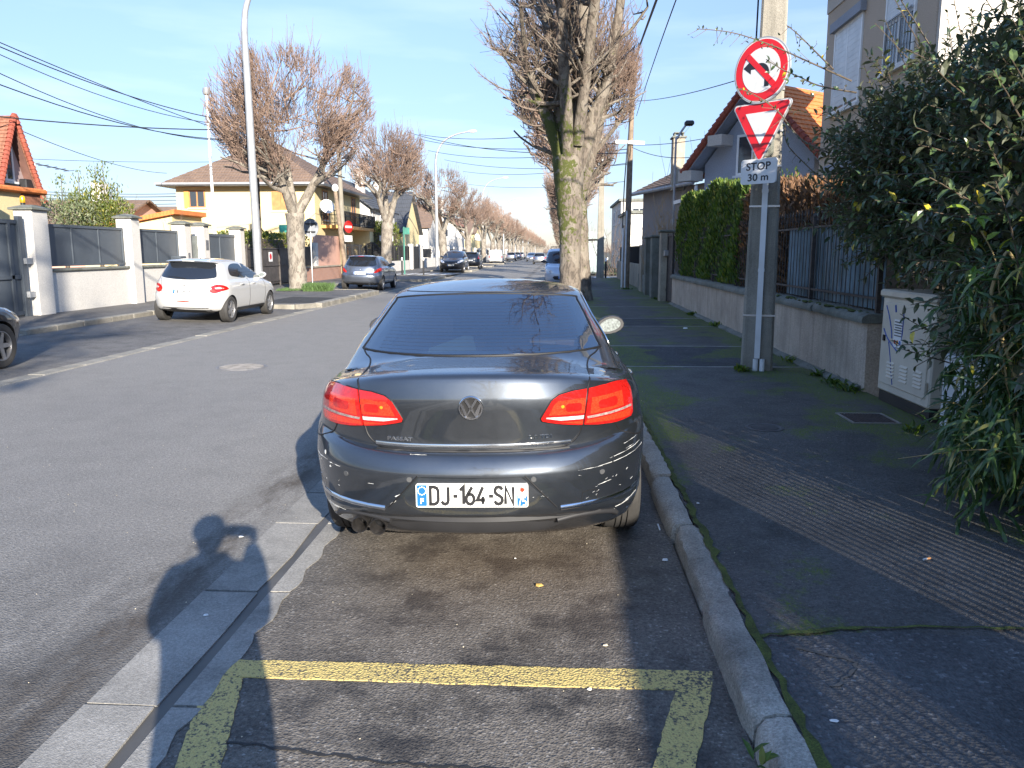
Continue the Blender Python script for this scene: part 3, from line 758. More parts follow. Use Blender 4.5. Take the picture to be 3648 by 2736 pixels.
# ------------------------------------------------------------------ the grey saloon in front of the camera
SED = [ # zr     zs     zf     yr     yf     hw    dr   nr   df   crown
    (0.235, 0.235, 0.24, 0.46, 4.40, 0.72, .60, 2.6, .5, 0),
    (0.275, 0.240, 0.24, 0.19, 4.62, 0.855, .92, 2.6, .6, 0),
    (0.345, 0.290, 0.30, 0.12, 4.72, 0.882, .98, 2.62, .7, 0),
    (0.408, 0.345, 0.36, 0.055, 4.74, 0.888, 1.0, 2.62, .7, 0),
    (0.425, 0.400, 0.42, 0.030, 4.75, 0.892, 1.0, 2.62, .7, 0),
    (0.52, 0.51, 0.52, 0.012, 4.765, 0.896, 1.0, 2.62, 0.7, 0),
    (0.622, 0.62, 0.62, 0.002, 4.765, 0.905, 1.0, 2.62, 0.7, 0),
    (0.636, 0.64, 0.64, 0.004, 4.76, 0.907, 1.0, 2.62, 0.7, 0),
    (0.68, 0.69, 0.68, 0.026, 4.74, 0.908, 1.0, 2.62, 0.7, 0),
    (0.712, 0.745, 0.72, 0.056, 4.7, 0.908, 1.0, 2.62, 0.7, 0),
    (0.717, 0.77, 0.74, 0.094, 4.67, 0.906, 1.0, 2.62, 0.7, 0),
    (0.73, 0.795, 0.76, 0.104, 4.63, 0.903, 1.0, 2.62, 0.7, 0),
    (0.85, 0.85, 0.8, 0.088, 4.52, 0.893, 1.0, 2.62, 0.7, 0),
    (0.965, 0.9, 0.84, 0.074, 4.34, 0.88, 1.0, 2.62, 0.7, 0),
    (0.98, 0.915, 0.86, 0.077, 4.22, 0.874, 1.0, 2.62, 0.7, 0),
    (1.04, 0.945, 0.89, 0.094, 4.02, 0.858, 1.0, 2.62, 0.7, 0),
    (1.072, 0.962, 0.91, 0.108, 3.85, 0.842, 1.0, 2.62, 0.6, 0.004),
    (1.083, 0.97, 0.93, 0.135, 3.7, 0.828, 0.95, 2.5, 0.6, 0.006),
    (1.092, 0.978, 0.95, 0.25, 3.6, 0.8, 0.85, 2.5, 0.5, 0.01),
    (1.103, 0.99, 0.98, 0.43, 3.5, 0.79, 0.68, 2.5, 0.4, 0.012),
    (1.11, 1.005, 1, 0.56, 3.42, 0.775, 0.44, 3.3, 0.35, 0.012),
    (1.128, 1.04, 1.03, 0.64, 3.32, 0.762, 0.42, 3.2, 0.35, 0.014),
    (1.21, 1.15, 1.15, 0.86, 3.02, 0.722, 0.4, 3.2, 0.35, 0.016),
    (1.3, 1.26, 1.26, 1.1, 2.72, 0.66, 0.38, 3.2, 0.35, 0.018),
    (1.388, 1.36, 1.37, 1.35, 2.42, 0.615, 0.34, 3.2, 0.3, 0.02),
    (1.412, 1.395, 1.4, 1.46, 2.34, 0.585, 0.3, 3.2, 0.3, 0.022),
    (1.44, 1.42, 1.43, 1.64, 2.24, 0.52, 0.22, 3, 0.2, 0.022),
    (1.458, 1.442, 1.448, 1.8, 2.16, 0.4, 0.12, 3, 0.1, 0.014),
    (1.468, 1.462, 1.464, 1.92, 2.06, 0.2, 0.05, 3, 0.05, 0.004)]
car = thing('parked_car', 'dark grey metallic saloon car with scraped rear bumper parked in the foreground bay', 'car', (-0.386, 3.555, 0.0), R(1.8))
car.rotation_euler = (0, R(-0.55), R(1.8))
cut = arch_cutters((1.12, 3.83), 0.352, 0.905)
m = MB()   # recess for the number plate
zc = [(-.245, .618), (.245, .618), (.395, .452), (.385, .430), (-.385, .430), (-.395, .452)]
def rec_y(z): return 0.034 if z > .6 else (0.040 if z > .45 else 0.030)
V = [(x, -0.15, z) for x, z in zc] + [(x * .985, rec_y(z), z - (.004 if z > .6 else 0)) for x, z in zc]
m.add(V, [(i, (i + 1) % 6, 6 + (i + 1) % 6, 6 + i) for i in range(6)] + [tuple(range(6))[::-1], tuple(range(6, 12))]); cut.append(m.build('cutter', 'grey_metallic'))
body = smooth_body(densify(SED, sharp=(2, 6, 9, 13, 16)), car, 'grey_metallic', cut, sharp=38)
sk = Skin(body)
# remove the skin under the rear window so the glass really looks into the cabin
GLASS = smooth2([(-.650, 1.130), (-.62, 1.120), (-.3, 1.1155), (0, 1.115), (.3, 1.1155), (.62, 1.120), (.650, 1.130), (.636, 1.16), (.597, 1.26), (.555, 1.345), (.532, 1.366), (.30, 1.383), (0, 1.389), (-.30, 1.383), (-.532, 1.366), (-.555, 1.345), (-.597, 1.26), (-.636, 1.16)], 4)
gl = sk.panel('rear_window', GLASS, 'rear', 0.002, 'rear_glass', car, 0.025, 0.006, 60)
BORD = smooth2([(x * 1.022, 1.245 + (z - 1.245) * 1.035) for x, z in [(-.650, 1.130), (-.62, 1.120), (-.3, 1.1155), (0, 1.115), (.3, 1.1155), (.62, 1.120), (.650, 1.130), (.636, 1.16), (.597, 1.26), (.555, 1.345), (.532, 1.366), (.30, 1.383), (0, 1.389), (-.30, 1.383), (-.532, 1.366), (-.555, 1.345), (-.597, 1.26), (-.636, 1.16)]], 4)
def on_rear(P, n=1): return [h[0] for h in (sk.hit(p, 'rear') for p in P) if h[0] is not None]
sk.strip('window_seal', [on_rear(BORD + BORD[:1])], 'gap_black', gl, 0.007)
def inside(poly, x, y):
    c = False; n = len(poly)
    for i in range(n):
        x1, y1 = poly[i]; x2, y2 = poly[(i + 1) % n]
        if (y1 > y) != (y2 > y) and x < (x2 - x1) * (y - y1) / (y2 - y1) + x1: c = not c
    return c
bm = bmesh.new(); bm.from_mesh(body.data)
SHR = [(x * .985, 1.245 + (z - 1.245) * .97) for x, z in GLASS]
dele = [f for f in bm.faces if f.calc_center_median().y < 1.6 and f.normal.z > .2 and all(inside(SHR, v.co.x, v.co.z) for v in f.verts)]
bmesh.ops.delete(bm, geom=dele, context='FACES'); bm.to_mesh(body.data); bm.free()
# heating wires on the glass, antenna lines
wires = [on_rear([(x, z) for x in np.linspace(-.56 * (1 - (z - 1.12) * .45), .56 * (1 - (z - 1.12) * .45), 14)]) for z in np.linspace(1.13, 1.36, 16)]
sk.strip('heating_wire', [[p + Vector((0, -.002, .003)) for p in w] for w in wires], M('wire_brown', (.05, .04, .035), .5, 0, 0), gl, 0.00035, 3)
for o_ in list(bpy.data.objects):
    if o_.name == 'heating_wire': o_['kind'] = 'stuff'
# cabin: shelf, seat backs, head rests, parcels on the shelf
m = MB(); m.box(-.66, .66, .66, 1.32, 1.02, 1.04); m.build('parcel_shelf', M('shelf_cloth', (.03, .03, .033), .95), car)
M('seat_cloth', (.05, .05, .055), .95)
for sx in (-.33, .33):
    for y0_, y1_, zt, hy in ((1.36, 1.5, 1.12, 1.38), (2.15, 2.3, 1.14, 2.2)):
        m = MB(); m.bbox(sx - .27, sx + .27, y0_, y1_, .6, zt, .05); st_ = m.build('seat', 'seat_cloth', car); m = MB(); m.bbox(sx - .12, sx + .12, hy, hy + .08, zt + .01, zt + .14, .04); m.build('headrest', 'seat_cloth', st_)
m = MB(); m.box(.27, .60, .93, 1.02, 1.045, 1.15, Matrix.Rotation(R(4), 3, 'Z')); pk = m.build('tissue_box', M('box_card', (.62, .60, .55), .6, 0, .2, 9), car)
m = MB(); m.box(.42, .52, .918, .925, 1.055, 1.145); m.build('box_print', M('box_tan', (.45, .33, .2), .6), pk)
m = MB(); m.prism([(-.42, 1.05), (-.02, 1.05), (-.05, 1.175), (-.1, 1.18), (-.3, 1.11)], 'y', .92, .95); m.build('folded_paper', M('teal_paper', (.22, .42, .5), .7), car)
# lamps: clear red outer shell, darker housing line, inner chambers and the white reversing band
for s in (-1, 1):
    mir = (lambda P: mirror2(P)) if s > 0 else (lambda P: P)
    outer = [(-.555, .995), (-.62, 1.0), (-.70, 1.0), (-.765, .985), (-.785, .95), (-.792, .90), (-.795, .83), (-.785, .812), (-.70, .808), (-.60, .816), (-.531, .826)]
    inner = [(-.543, .994), (-.48, .992), (-.41, .978), (-.375, .955), (-.345, .905), (-.325, .872), (-.33, .86), (-.36, .852), (-.43, .838), (-.521, .826)]
    for nme, P in (('tail_light', outer), ('tail_light', inner)):
        cxm = sum(p[0] for p in P) / len(P); czm = sum(p[1] for p in P) / len(P)
        lamp = sk.panel(nme, mir(P), 'rear', 0.009, 'light_red', car, 0.02, 0.015, 30)
        Q = [(cxm + (x - cxm) * 1.022, czm + (z - czm) * 1.03) for x, z in mir(P)] if s < 0 else [(-cxm + (x + cxm) * 1.022, czm + (z - czm) * 1.03) for x, z in mir(P)]
        sk.strip('lamp_seal', [on_rear(Q + Q[:1])], 'gap_black', lamp, 0.004)
        if P is outer:
            sk.panel('clear_band', mir([(-.785, .864), (-.546, .855), (-.543, .866), (-.782, .876)]), 'rear', 0.0105, 'dim_lens', lamp, .02, .0)
            sk.panels('reflector', [(mir([(-.775, .818), (-.536, .833), (-.545, .849), (-.782, .856)]), .0102), (mir([(-.735, .884), (-.56, .874), (-.567, .952), (-.727, .955)]), .0102)], 'rear', 'bright_red', lamp, .02, 0)
            sk.panel('lamp_bulb', mir(rrect2(-.70, -.60, .895, .938, .018)), 'rear', .0118, 'light_red', lamp, .02, 0)
        else:
            sk.panel('clear_band', mir([(-.525, .856), (-.42, .858), (-.348, .872), (-.35, .877), (-.528, .873)]), 'rear', 0.0105, 'clear_lens', lamp, .02, 0)
            sk.panels('reflector', [(mir([(-.52, .832), (-.43, .845), (-.41, .848), (-.523, .848)]), .0102), (mir([(-.53, .884), (-.36, .886), (-.385, .935), (-.405, .955), (-.535, .955)]), .0102)], 'rear', 'bright_red', lamp, .02, 0)
            sk.panel('lamp_bulb', mir(rrect2(-.515, -.44, .898, .938, .014)), 'rear', .0118, 'light_red', lamp, .02, 0)
            sk.panel('painted_glint', mir(circle2(-.425, .926, .008, 8)), 'rear', .0122, 'orange_glint_print', lamp, .02, 0)  # bright orange dot is a glint painted on the red lens
# boot lid gap, bumper gap
gap = [(-.662, 1.118), (-.635, 1.10), (-.585, 1.075), (-.552, 1.0), (-.537, .90), (-.522, .82), (-.505, .775), (-.47, .742), (-.42, .727), (-.2, .722), (0, .7215)]
full = gap + [(-x, z) for x, z in gap[::-1][1:]]
sk.strip('panel_gap', [sk.path(full, 'rear', 7)], 'gap_black', car, 0.0048)
m = MB(); P = sk.path([(-.46, .7235), (-.3, .7195), (0, .7185), (.3, .7195), (.46, .7235)], 'rear', 10)
m.tube([p + Vector((0, -.006, -.004)) for p in P], .010, 6); m.build('panel_gap', 'gap_black', car, smooth=60)
CP = sk.path([(-.47, .744), (-.3, .742), (0, .741), (.3, .742), (.47, .744)], 'rear', 9)
m = MB(); m.loft([[tuple(q + Vector((0, dy, dz))) for dy, dz in ((.004, .012), (-.006, .010), (-.008, .002), (-.007, -.006), (.004, -.011))] for q in CP], True, True); m.build('chrome_trim', 'chrome', car, smooth=30)
# bumper trims with chrome, sensors, towing eye cover, scratches
for s in (-1, 1):
    f = mirror2 if s > 0 else (lambda P: P)
    CP = sk.path([(x * -s, z) for x, z in [(.418, .447), (.55, .449), (.68, .449), (.78, .446), (.84, .442), (.872, .438)]], 'rear', 6)
    m = MB(); m.loft([[tuple(q + Vector((0, dy, dz))) for dy, dz in ((.004, .015), (-.007, .010), (-.011, .0), (-.007, -.010), (.004, -.015))] for q in CP], True, True); m.build('chrome_trim', 'chrome', car, smooth=50)
    sk.strip('panel_gap', [sk.path([(x * -s, z) for x, z in [(.250, .621), (.40, .452)]], 'rear', 10)], 'gap_black', car, .004)
for x, z in ((-.29, .602), (.29, .602), (-.62, .592), (.62, .598)): sk.panel('parking_sensor', circle2(x, z, .0125, 14), 'rear', .003, 'grey_plastic', car, .03, .002)
sk.strip('panel_gap', [sk.path([(.52, .456), (.522, .505), (.535, .515), (.585, .515), (.598, .505), (.60, .456)], 'rear', 5)], 'gap_black', car, .0022)
rs = random.Random(21); scr = []
def streak(x0, x1, z, h, slope=0.0, n=6):
    top = []; bot = []
    for i in range(n + 1):
        t = i / n; x = x0 + (x1 - x0) * t; hh = .55 * h * math.sin(math.pi * min(max(t, .06), .94)) * rs.uniform(.25, 1.0)
        top.append((x, z + slope * t + hh / 2 + rs.uniform(-.001, .001))); bot.append((x, z + slope * t - hh / 2))
    return bot + top[::-1]
for a in [(-.85, -.74, .628, .010, .004), (-.73, -.70, .622, .008, 0), (-.69, -.655, .622, .009, -.002), (-.765, -.755, .66, .05, 0), (-.73, -.718, .60, .025, 0), (-.80, -.60, .385, .012, -.01), (-.77, -.70, .372, .01, 0),
          (.60, .86, .63, .008, .02), (.66, .84, .655, .005, .02), (.60, .67, .535, .008, .01), (.74, .82, .70, .007, .01), (.70, .78, .375, .013, .01), (.76, .83, .39, .01, .01), (.64, .70, .36, .006, 0),
          (-.29, -.21, .7105, .004, 0), (.5, .62, .626, .004, .003), (-.39, -.36, .47, .02, .02), (-.365, -.34, .51, .014, .015), (-.5, -.47, .565, .004, .0), (.75, .80, .675, .004, .004)]:
    scr.append((streak(*a), .0012))
for k in range(26):
    x = rs.uniform(.28, .85) if k % 3 else rs.uniform(-.85, -.6); z = rs.uniform(.47, .61); scr.append((streak(x, x + rs.uniform(.003, .014), z, rs.uniform(.0006, .0022), rs.uniform(-.004, .008), 3), .0012))
o = sk.panels('scratch', scr, 'rear', 'scratch_white', car, .05, 0); o['kind'] = 'stuff'
# badge, lettering
eh, en, _, _ = sk.hit((0, .932), 'rear'); en = en if en.y < 0 else -en
ex = Vector((1, 0, 0)); ez = ex.cross(en).normalized(); ez = ez if ez.z > 0 else -ez
def on_lid(P, d): return [tuple(eh + ex * x + ez * y + en * d) for x, y in P]
m = MB(); r = .0585
ringp = []
for (rr, d) in ((r, .0), (r, .008), (r - .003, .012), (r - .009, .012), (r - .011, .007), (r - .011, .002)): ringp.append(on_lid(circle2(0, 0, rr, 40), d))
m.loft(ringp)
def stroke(P, w, d0=.003, d1=.010):
    """mitred flat stroke"""
    L = []; Rr = []; Q = [Vector((*p, 0)) for p in P]
    for i, p in enumerate(Q):
        t = (Q[min(i + 1, len(Q) - 1)] - Q[max(i - 1, 0)]).normalized(); nrm = Vector((-t.y, t.x, 0))
        k = w / 2
        if 0 < i < len(Q) - 1:
            a = (Q[i] - Q[i - 1]).normalized(); c = max(.35, abs(nrm.dot(Vector((-a.y, a.x, 0))))); k = w / 2 / c
        L.append(p + nrm * k); Rr.append(p - nrm * k)
    for i in range(len(Q) - 1):
        q = [(v.x, v.y) for v in (L[i], L[i + 1], Rr[i + 1], Rr[i])]
        m.loft([on_lid(q, d0), on_lid(q, d1)], True, True)
stroke([(-.026, .0405), (0, -.002), (.026, .0405)], .0105)
stroke([(-.045, .018), (-.0215, -.040), (0, .001), (.0215, -.040), (.045, .018)], .0105)
bd = m.build('badge', 'chrome', car, smooth=35)
m = MB(); m.loft([on_lid(circle2(0, 0, r - .002, 32), 0.0), on_lid(circle2(0, 0, r - .002, 32), .003)], True, True); m.build('badge_back', 'gap_black', bd)
def letter_on(txt, cx, cz, w, h, mat, name='lettering', bold=.02, off=.003):
    tx, F = fit_text(txt, w, h, bold, 1.05); V = []
    for x, y in tx:
        h_ = sk.hit((cx + x, cz + y), 'rear'); n_ = h_[1] if h_[1].y < 0 else -h_[1]; V.append(tuple(h_[0] + n_ * off))
    V2 = [(p[0], p[1] + .003, p[2]) for p in V]; n = len(V)
    m = MB(); m.add(V, F)
    # give the letters an edge
    ed = {}
    for f in F:
        for i in range(len(f)):
            e = (f[i], f[(i + 1) % len(f)]); k = tuple(sorted(e)); ed[k] = ed.get(k, 0) + 1
    b0 = len(m.v); m.v += V2
    for (a, b), c in ed.items():
        if c == 1: m.f.append((a, b, b0 + b, b0 + a)); m.mi.append(0)
    return m.build(name, mat, car)
letter_on('PASSAT', -.345, .773, .125, .020, 'chrome')
letter_on('2.0 TDI', .322, .782, .108, .017, 'chrome')
sk.panel('badge_label', [(.27, .738), (.385, .741), (.386, .754), (.271, .752)], 'rear', .006, 'chrome', car, .03, .004)
letter_on('BLUE MOTION', .328, .7465, .098, .008, 'ink_black', 'badge_lettering', .0, .0075)
number_plate(car, 'DJ-164-SN', (.002, .026, .526), .525, .113, 'rear', 0.035, red=True)
# lower skirt, exhausts
m = MB(); rows = []
for (z, y, hw) in ((.418, .10, .60), (.408, .050, .62), (.385, .048, .62), (.370, .085, .60), (.335, .095, .54), (.31, .115, .47), (.305, .42, .40)):
    rows.append([(x, y + .17 * abs(x / .62) ** 2.2, z + (.035 * (max(0, abs(x) / hw - .8) / .2) if z < .38 else 0)) for x in np.linspace(-hw, hw, 25)])
m.loft(rows, closed=False); 
m.build('rear_skirt', 'black_plastic', car, smooth=35)
for s in (-1, 1):
    m = MB(); arc = [(s * .40, .12, .372), (s * .5, .165, .383), (s * .60, .225, .38), (s * .68, .31, .355), (s * .71, .36, .33)]
    m.tube(loftcurve(arc, 5), .014, 8)
    m.build('skirt_lip', 'black_plastic', car, smooth=60)
sk_box = MB(); sk_box.box(-.5, .5, .5, 1.0, .29, .36); sk_box.build('underbody', 'gap_black', car)
for x in (-.56, -.465):
    m = MB(); m.lathe([(.034, .30), (.039, .06), (.0405, .05), (.039, .045), (.0355, .052), (.033, .12), (.033, .28), (.001, .28)], 28, 'y', (x, .07 if x > -.5 else .10, .338))
    e = m.build('exhaust_pipe', M('exhaust_metal', (.16, .15, .145), .38, .9, .3, 30), car, smooth=40)
# side glass, seams, handles, mirrors, wheels
SW = smooth2([(1.30, 1.035), (1.9, 1.02), (2.7, 1.0), (3.15, .99), (3.05, 1.06), (2.75, 1.22), (2.45, 1.335), (2.0, 1.37), (1.6, 1.345), (1.35, 1.24), (1.2, 1.12)], 4)
for s, sd in ((1, 'right'), (-1, 'left')):
    sk.panel('side_window', SW, sd, .002, 'tinted_glass', car, .04, .01)
    C = sk.path(SW + SW[:1], sd, 1); sk.strip('window_trim', [C], 'chrome', car, .006)
    sk.strip('panel_gap', [sk.path([(2.06, 1.02), (2.04, .7), (2.05, .36)], sd, 8), sk.path([(1.22, 1.02), (1.42, .8), (1.45, .55), (1.36, .40)], sd, 8), sk.path([(3.05, .98), (3.15, .7), (3.12, .36)], sd, 8), sk.path([(.30, .92), (.34, .80), (.45, .72), (.72, .70)], sd, 8)], 'gap_black', car, .004)
    for yy in (1.62, 2.55):
        h_ = sk.hit((yy, .86), sd)[0]; m = MB(); m.tube(loftcurve([(h_.x, yy - .1, .86), (h_.x + s * .03, yy - .07, .862), (h_.x + s * .03, yy + .07, .862), (h_.x, yy + .1, .86)], 4), .013, 8); m.build('door_handle', 'grey_metallic', car, smooth=60)
    mirror_part(car, s * .80, 2.80, 1.065, s, 'grey_metallic')
    wheel(car, s * .795, 1.12, .318, .215, s); wheel(car, s * .795, 3.83, .318, .215, s)
    hl = [(x, z) for x, z in [(s * .45, .70), (s * .75, .72), (s * .80, .66), (s * .5, .62)]]
    sk.panel('headlight', hl, 'front', .004, 'clear_lens', car, .03)
sk.panel('windscreen', smooth2([(-.60, 1.04), (0, 1.02), (.60, 1.04), (.53, 1.3), (.42, 1.35), (0, 1.36), (-.42, 1.35), (-.53, 1.3)], 4), 'front', .002, 'tinted_glass', car, .03)
tr = sk.path([(x, 1.403) for x in np.linspace(-.52, .52, 9)], 'rear', 3)
sk.strip('panel_gap', [tr], 'gap_black', car, .0035)
# ------------------------------------------------------------------ right side of the street: walls, fences, hedge, houses, poles
def plaster(name, col, stain, s=0.9, streak=True, rough=0.9, bs=0.5, fs=55):
    m, nt, N, L, b = nm(name)
    v = coords(nt)
    f = noise(nt, v, s, 7, 0.65); g = noise(nt, v, fs, 3, 0.7)
    c = mix(nt, ramp(nt, f, [(0.35, 0.0), (0.68, 0.9)]), col, stain)
    if streak:
        sv = coords(nt, scale=(6, 6, 0.35)); h = noise(nt, sv, 1.4, 6, 0.7)
        c = mix(nt, ramp(nt, h, [(0.5, 0.0), (0.72, 0.55)]), c, tuple(x * 0.5 for x in stain))
    c = mix(nt, 1.0, c, ramp(nt, g, [(0.3, 0.72), (0.7, 1.2)]), 'MULTIPLY')
    L.new(c, b.inputs['Base Color']); b.inputs['Roughness'].default_value = rough
    bump(nt, b, g, bs, 0.012); return m
plaster('pink_render', (0.52, 0.43, 0.345), (0.32, 0.265, 0.21), 1.5)
plaster('grey_concrete', (0.29, 0.265, 0.22), (0.18, 0.165, 0.13), 1.6, fs=90)
plaster('mossy_concrete', (0.20, 0.205, 0.185), (0.10, 0.105, 0.075), 2.2, fs=70)
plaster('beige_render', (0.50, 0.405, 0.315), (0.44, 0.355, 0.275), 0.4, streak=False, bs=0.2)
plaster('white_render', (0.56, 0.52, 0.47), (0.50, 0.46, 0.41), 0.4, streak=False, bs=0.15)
plaster('blue_render', (0.32, 0.345, 0.40), (0.27, 0.295, 0.345), 0.35, streak=False, bs=0.2)
plaster('grey_render', (0.30, 0.27, 0.26), (0.24, 0.215, 0.205), 0.4, streak=False, bs=0.2)
plaster('cream_render', (0.68, 0.56, 0.31), (0.62, 0.50, 0.27), 0.3, streak=False, bs=0.15)
plaster('pale_wall', (0.60, 0.575, 0.53), (0.54, 0.515, 0.475), 0.5, streak=False, bs=0.1)
plaster('mauve_render', (0.40, 0.31, 0.30), (0.35, 0.27, 0.26), 0.5, streak=False, bs=0.2)
plaster('salmon_render', (0.56, 0.33, 0.25), (0.50, 0.29, 0.22), 0.8, streak=False, bs=0.2)
plaster('old_pillar', (0.40, 0.35, 0.27), (0.22, 0.19, 0.15), 1.3)
M('iron_brown', (0.07, 0.06, 0.055), 0.75, 0.3, 0.4, 14)
M('iron_black', (0.02, 0.02, 0.022), 0.55, 0.3, 0.3, 14)
M('anthracite', (0.075, 0.09, 0.108), 0.5, 0.1, 0.12, 1.5)
M('galvanised', (0.36, 0.37, 0.38), 0.5, 0.4, 0.15, 4)
M('white_plastic', (0.62, 0.63, 0.63), 0.45, 0, 0.12, 3)
M('white_gloss', (0.74, 0.74, 0.73), 0.4, 0, 0.08, 3)
M('wood_pole', (0.20, 0.15, 0.105), 0.85, 0, 0.35, 6, fine=0.3, fs=40, bs=0.3)
M('cable_black', (0.02, 0.02, 0.022), 0.6, 0, 0.1)

PITCH, YAW = R(9.43), R(3.24)
def ray_px(px, py):
    """direction through a photo point (2212 wide copy)"""
    c = Vector(((px - 1106) / 1725, 1.0, -(py - 829.5) / 1725))
    return Matrix.Rotation(YAW, 3, 'Z') @ Matrix.Rotation(-PITCH, 3, 'X') @ c
CAM = Vector((0, 0, 1.65))
def at_y(px, py, y): d = ray_px(px, py); return CAM + d * (y / d.y)
def at_x(px, py, x): d = ray_px(px, py); return CAM + d * (x / d.x)

def roof_slab(m, a, b, c, d, rows=14, th=0.05, lip=0.03):
    """tiled slope from eave a-b up to ridge d-c, in overlapping courses"""
    a, b, c, d = map(Vector, (a, b, c, d)); n = (b - a).cross(d - a).normalized()
    if n.z < 0: n = -n
    for i in range(rows):
        t0, t1 = i / rows, (i + 1.12) / rows; t1 = min(t1, 1)
        p = [a.lerp(d, t0), b.lerp(c, t0), b.lerp(c, t1), a.lerp(d, t1)]
        lo = [p[0] + n * (lip + .02), p[1] + n * (lip + .02), p[2] + n * .02, p[3] + n * .02]
        bt = [q - n * th for q in p]
        m.add([tuple(q) for q in lo + bt], [(0, 1, 2, 3), (7, 6, 5, 4), (0, 4, 5, 1), (1, 5, 6, 2), (2, 6, 7, 3), (3, 7, 4, 0)])
def tiles(name, c1, c2, s=2.0, col=9.0):
    m, nt, N, L, b = nm(name); v = coords(nt)
    f = noise(nt, v, s, 6, 0.7); g = noise(nt, v, 14, 2)
    c = mix(nt, ramp(nt, f, [(0.35, 0.0), (0.65, 1.0)]), c1, c2)
    c = mix(nt, 1.0, c, ramp(nt, g, [(0.3, 0.75), (0.7, 1.25)]), 'MULTIPLY')
    L.new(c, b.inputs['Base Color']); b.inputs['Roughness'].default_value = 0.85
    w = N.new('ShaderNodeTexWave'); w.inputs['Scale'].default_value = 1.6; L.new(v, w.inputs['Vector'])
    bump(nt, b, w.outputs['Fac'], 0.35, 0.04); return m
tiles('orange_tile', (0.62, 0.20, 0.055), (0.50, 0.15, 0.04)); tiles('red_tile', (0.30, 0.075, 0.045), (0.22, 0.055, 0.035)); tiles('brown_tile', (0.20, 0.135, 0.095), (0.14, 0.095, 0.07))
tiles('slate_tile', (0.06, 0.065, 0.075), (0.045, 0.05, 0.06)); tiles('terracotta_tile', (0.27, 0.118, 0.07), (0.21, 0.09, 0.055))

# --- rendered boundary wall with coping
wallr = thing('garden_wall', 'low pinkish rendered wall with grey coping behind the sign pole', 'wall', (3.42, 9.0, 0.09))
m = MB(); rw = random.Random(4); ys = np.linspace(9.02, 24.3, 60); rings = []
for y in ys:
    q = rw.uniform(-.006, .006); rings.append([(3.42 + q, y, 0.0), (3.42 + q, y, 0.86), (3.72, y, 0.86), (3.72, y, 0.0)])
e = rings[0]; rings[0] = [(p[0] + .02, p[1] + rw.uniform(-.03, .05), p[2]) for p in e]
m.loft(rings, True, True); m.build('wall', 'pink_render', wallr, world=True)
m = MB(); y = 9.0
while y < 24.3:
    l = rw.uniform(1.2, 1.9); l = min(l, 24.3 - y); rr = []
    for i in range(7):
        yy = y + .008 + (l - .016) * i / 6; q = rw.uniform(-.012, .012); z = 0.965 + rw.uniform(-.012, .008)
        rr.append([(3.372 + q, yy, .865), (3.362 + q, yy, .90), (3.375 + q, yy, z - .02), (3.42, yy, z + .012), (3.70, yy, z + .01), (3.76, yy, .93), (3.75, yy, .865)])
    m.loft(rr, True, True); y += l
m.build('coping', 'mossy_concrete', wallr, smooth=40, world=True)
m = MB()
for k in range(70):
    y = rw.uniform(9.1, 14); m.ball((3.43 + rw.uniform(-.04, .05), y, .975), rw.uniform(.015, .04), 6, 4, (1, 1.8, .45))
o = m.build('moss', 'moss', wallr, smooth=60, world=True); o['kind'] = 'stuff'
m = MB(); m.prism([(13.55, .30), (13.63, .32), (13.66, .52), (13.60, .62), (13.54, .55), (13.56, .42)], 'x', 3.408, 3.45); m.build('drain_hole', 'gap_black', wallr, world=True)
m = MB(); rr = []
for i in range(40):
    y = 9.1 + i * .39; q = rw.uniform(-.02, .02); rr.append([(3.33 + q, y, .09), (3.33 + q, y, .112), (3.40, y, .15 + rw.uniform(-.01, .01)), (3.43, y, .155), (3.43, y, .09)])
m.loft(rr, True, True); m.build('footing', 'mossy_concrete', wallr, smooth=50, world=True)
# --- iron railing on the wall and the sheets fixed behind it
fence = thing('iron_railing', 'rusty brown iron railing with spear tips on the rendered wall', 'fence', (3.56, 9.1, 1.0))
m = MB(); rp = MB(); y0, y1 = 9.12, 24.2
for z, r_ in ((1.13, .014), (1.98, .014)): rp.box(3.545, 3.575, y0, y1, z - r_, z + r_)
y = y0; k = 0
while y < y1:
    if k % 16 == 0: rp.box(3.535, 3.585, y - .025, y + .025, .95, 2.12); rp.lathe([(.035, 2.12), (.03, 2.15), (.001, 2.2)], 8, 'z', (3.56, y, 0))
    else:
        m.cyl((3.56, y, .99), (3.56, y, 2.16), .0065, .006, 5)
        m.lathe([(.004, 2.13), (.016, 2.17), (.001, 2.25)], 5, 'z', (3.56, y, 0))
        if k % 2: m.tube([(3.56, y - .03, 2.07), (3.56, y - .055, 2.10), (3.56, y - .06, 2.14)], .006, 4); m.tube([(3.56, y + .03, 2.07), (3.56, y + .055, 2.10), (3.56, y + .06, 2.14)], .006, 4)
    y += .15; k += 1
rp.build('rail', 'iron_brown', fence, world=True); o = m.build('bar', 'iron_brown', fence, world=True); o['kind'] = 'stuff'
def corrugated(name, label, mat, y0, y1, z0, z1, x=3.63, pitch=.105):
    m = MB(); n = int((y1 - y0) / pitch) * 6; A = []
    for i in range(n + 1):
        y = y0 + (y1 - y0) * i / n; d = .02 * math.tanh(3 * math.sin(2 * math.pi * (y - y0) / pitch)); A.append((x + d, y))
    V = [(x, y, z0) for x, y in A] + [(x, y, z1) for x, y in A] + [(x + .004, y, z0) for x, y in A] + [(x + .004, y, z1) for x, y in A]
    k = n + 1; F = [(i, i + 1, k + i + 1, k + i) for i in range(n)] + [(2 * k + i, 3 * k + i, 3 * k + i + 1, 2 * k + i + 1) for i in range(n)] + [(k + i, k + i + 1, 3 * k + i + 1, 3 * k + i) for i in range(n)]
    m.add(V, F); return tag(m.build(name, mat, smooth=50), label, 'panel')
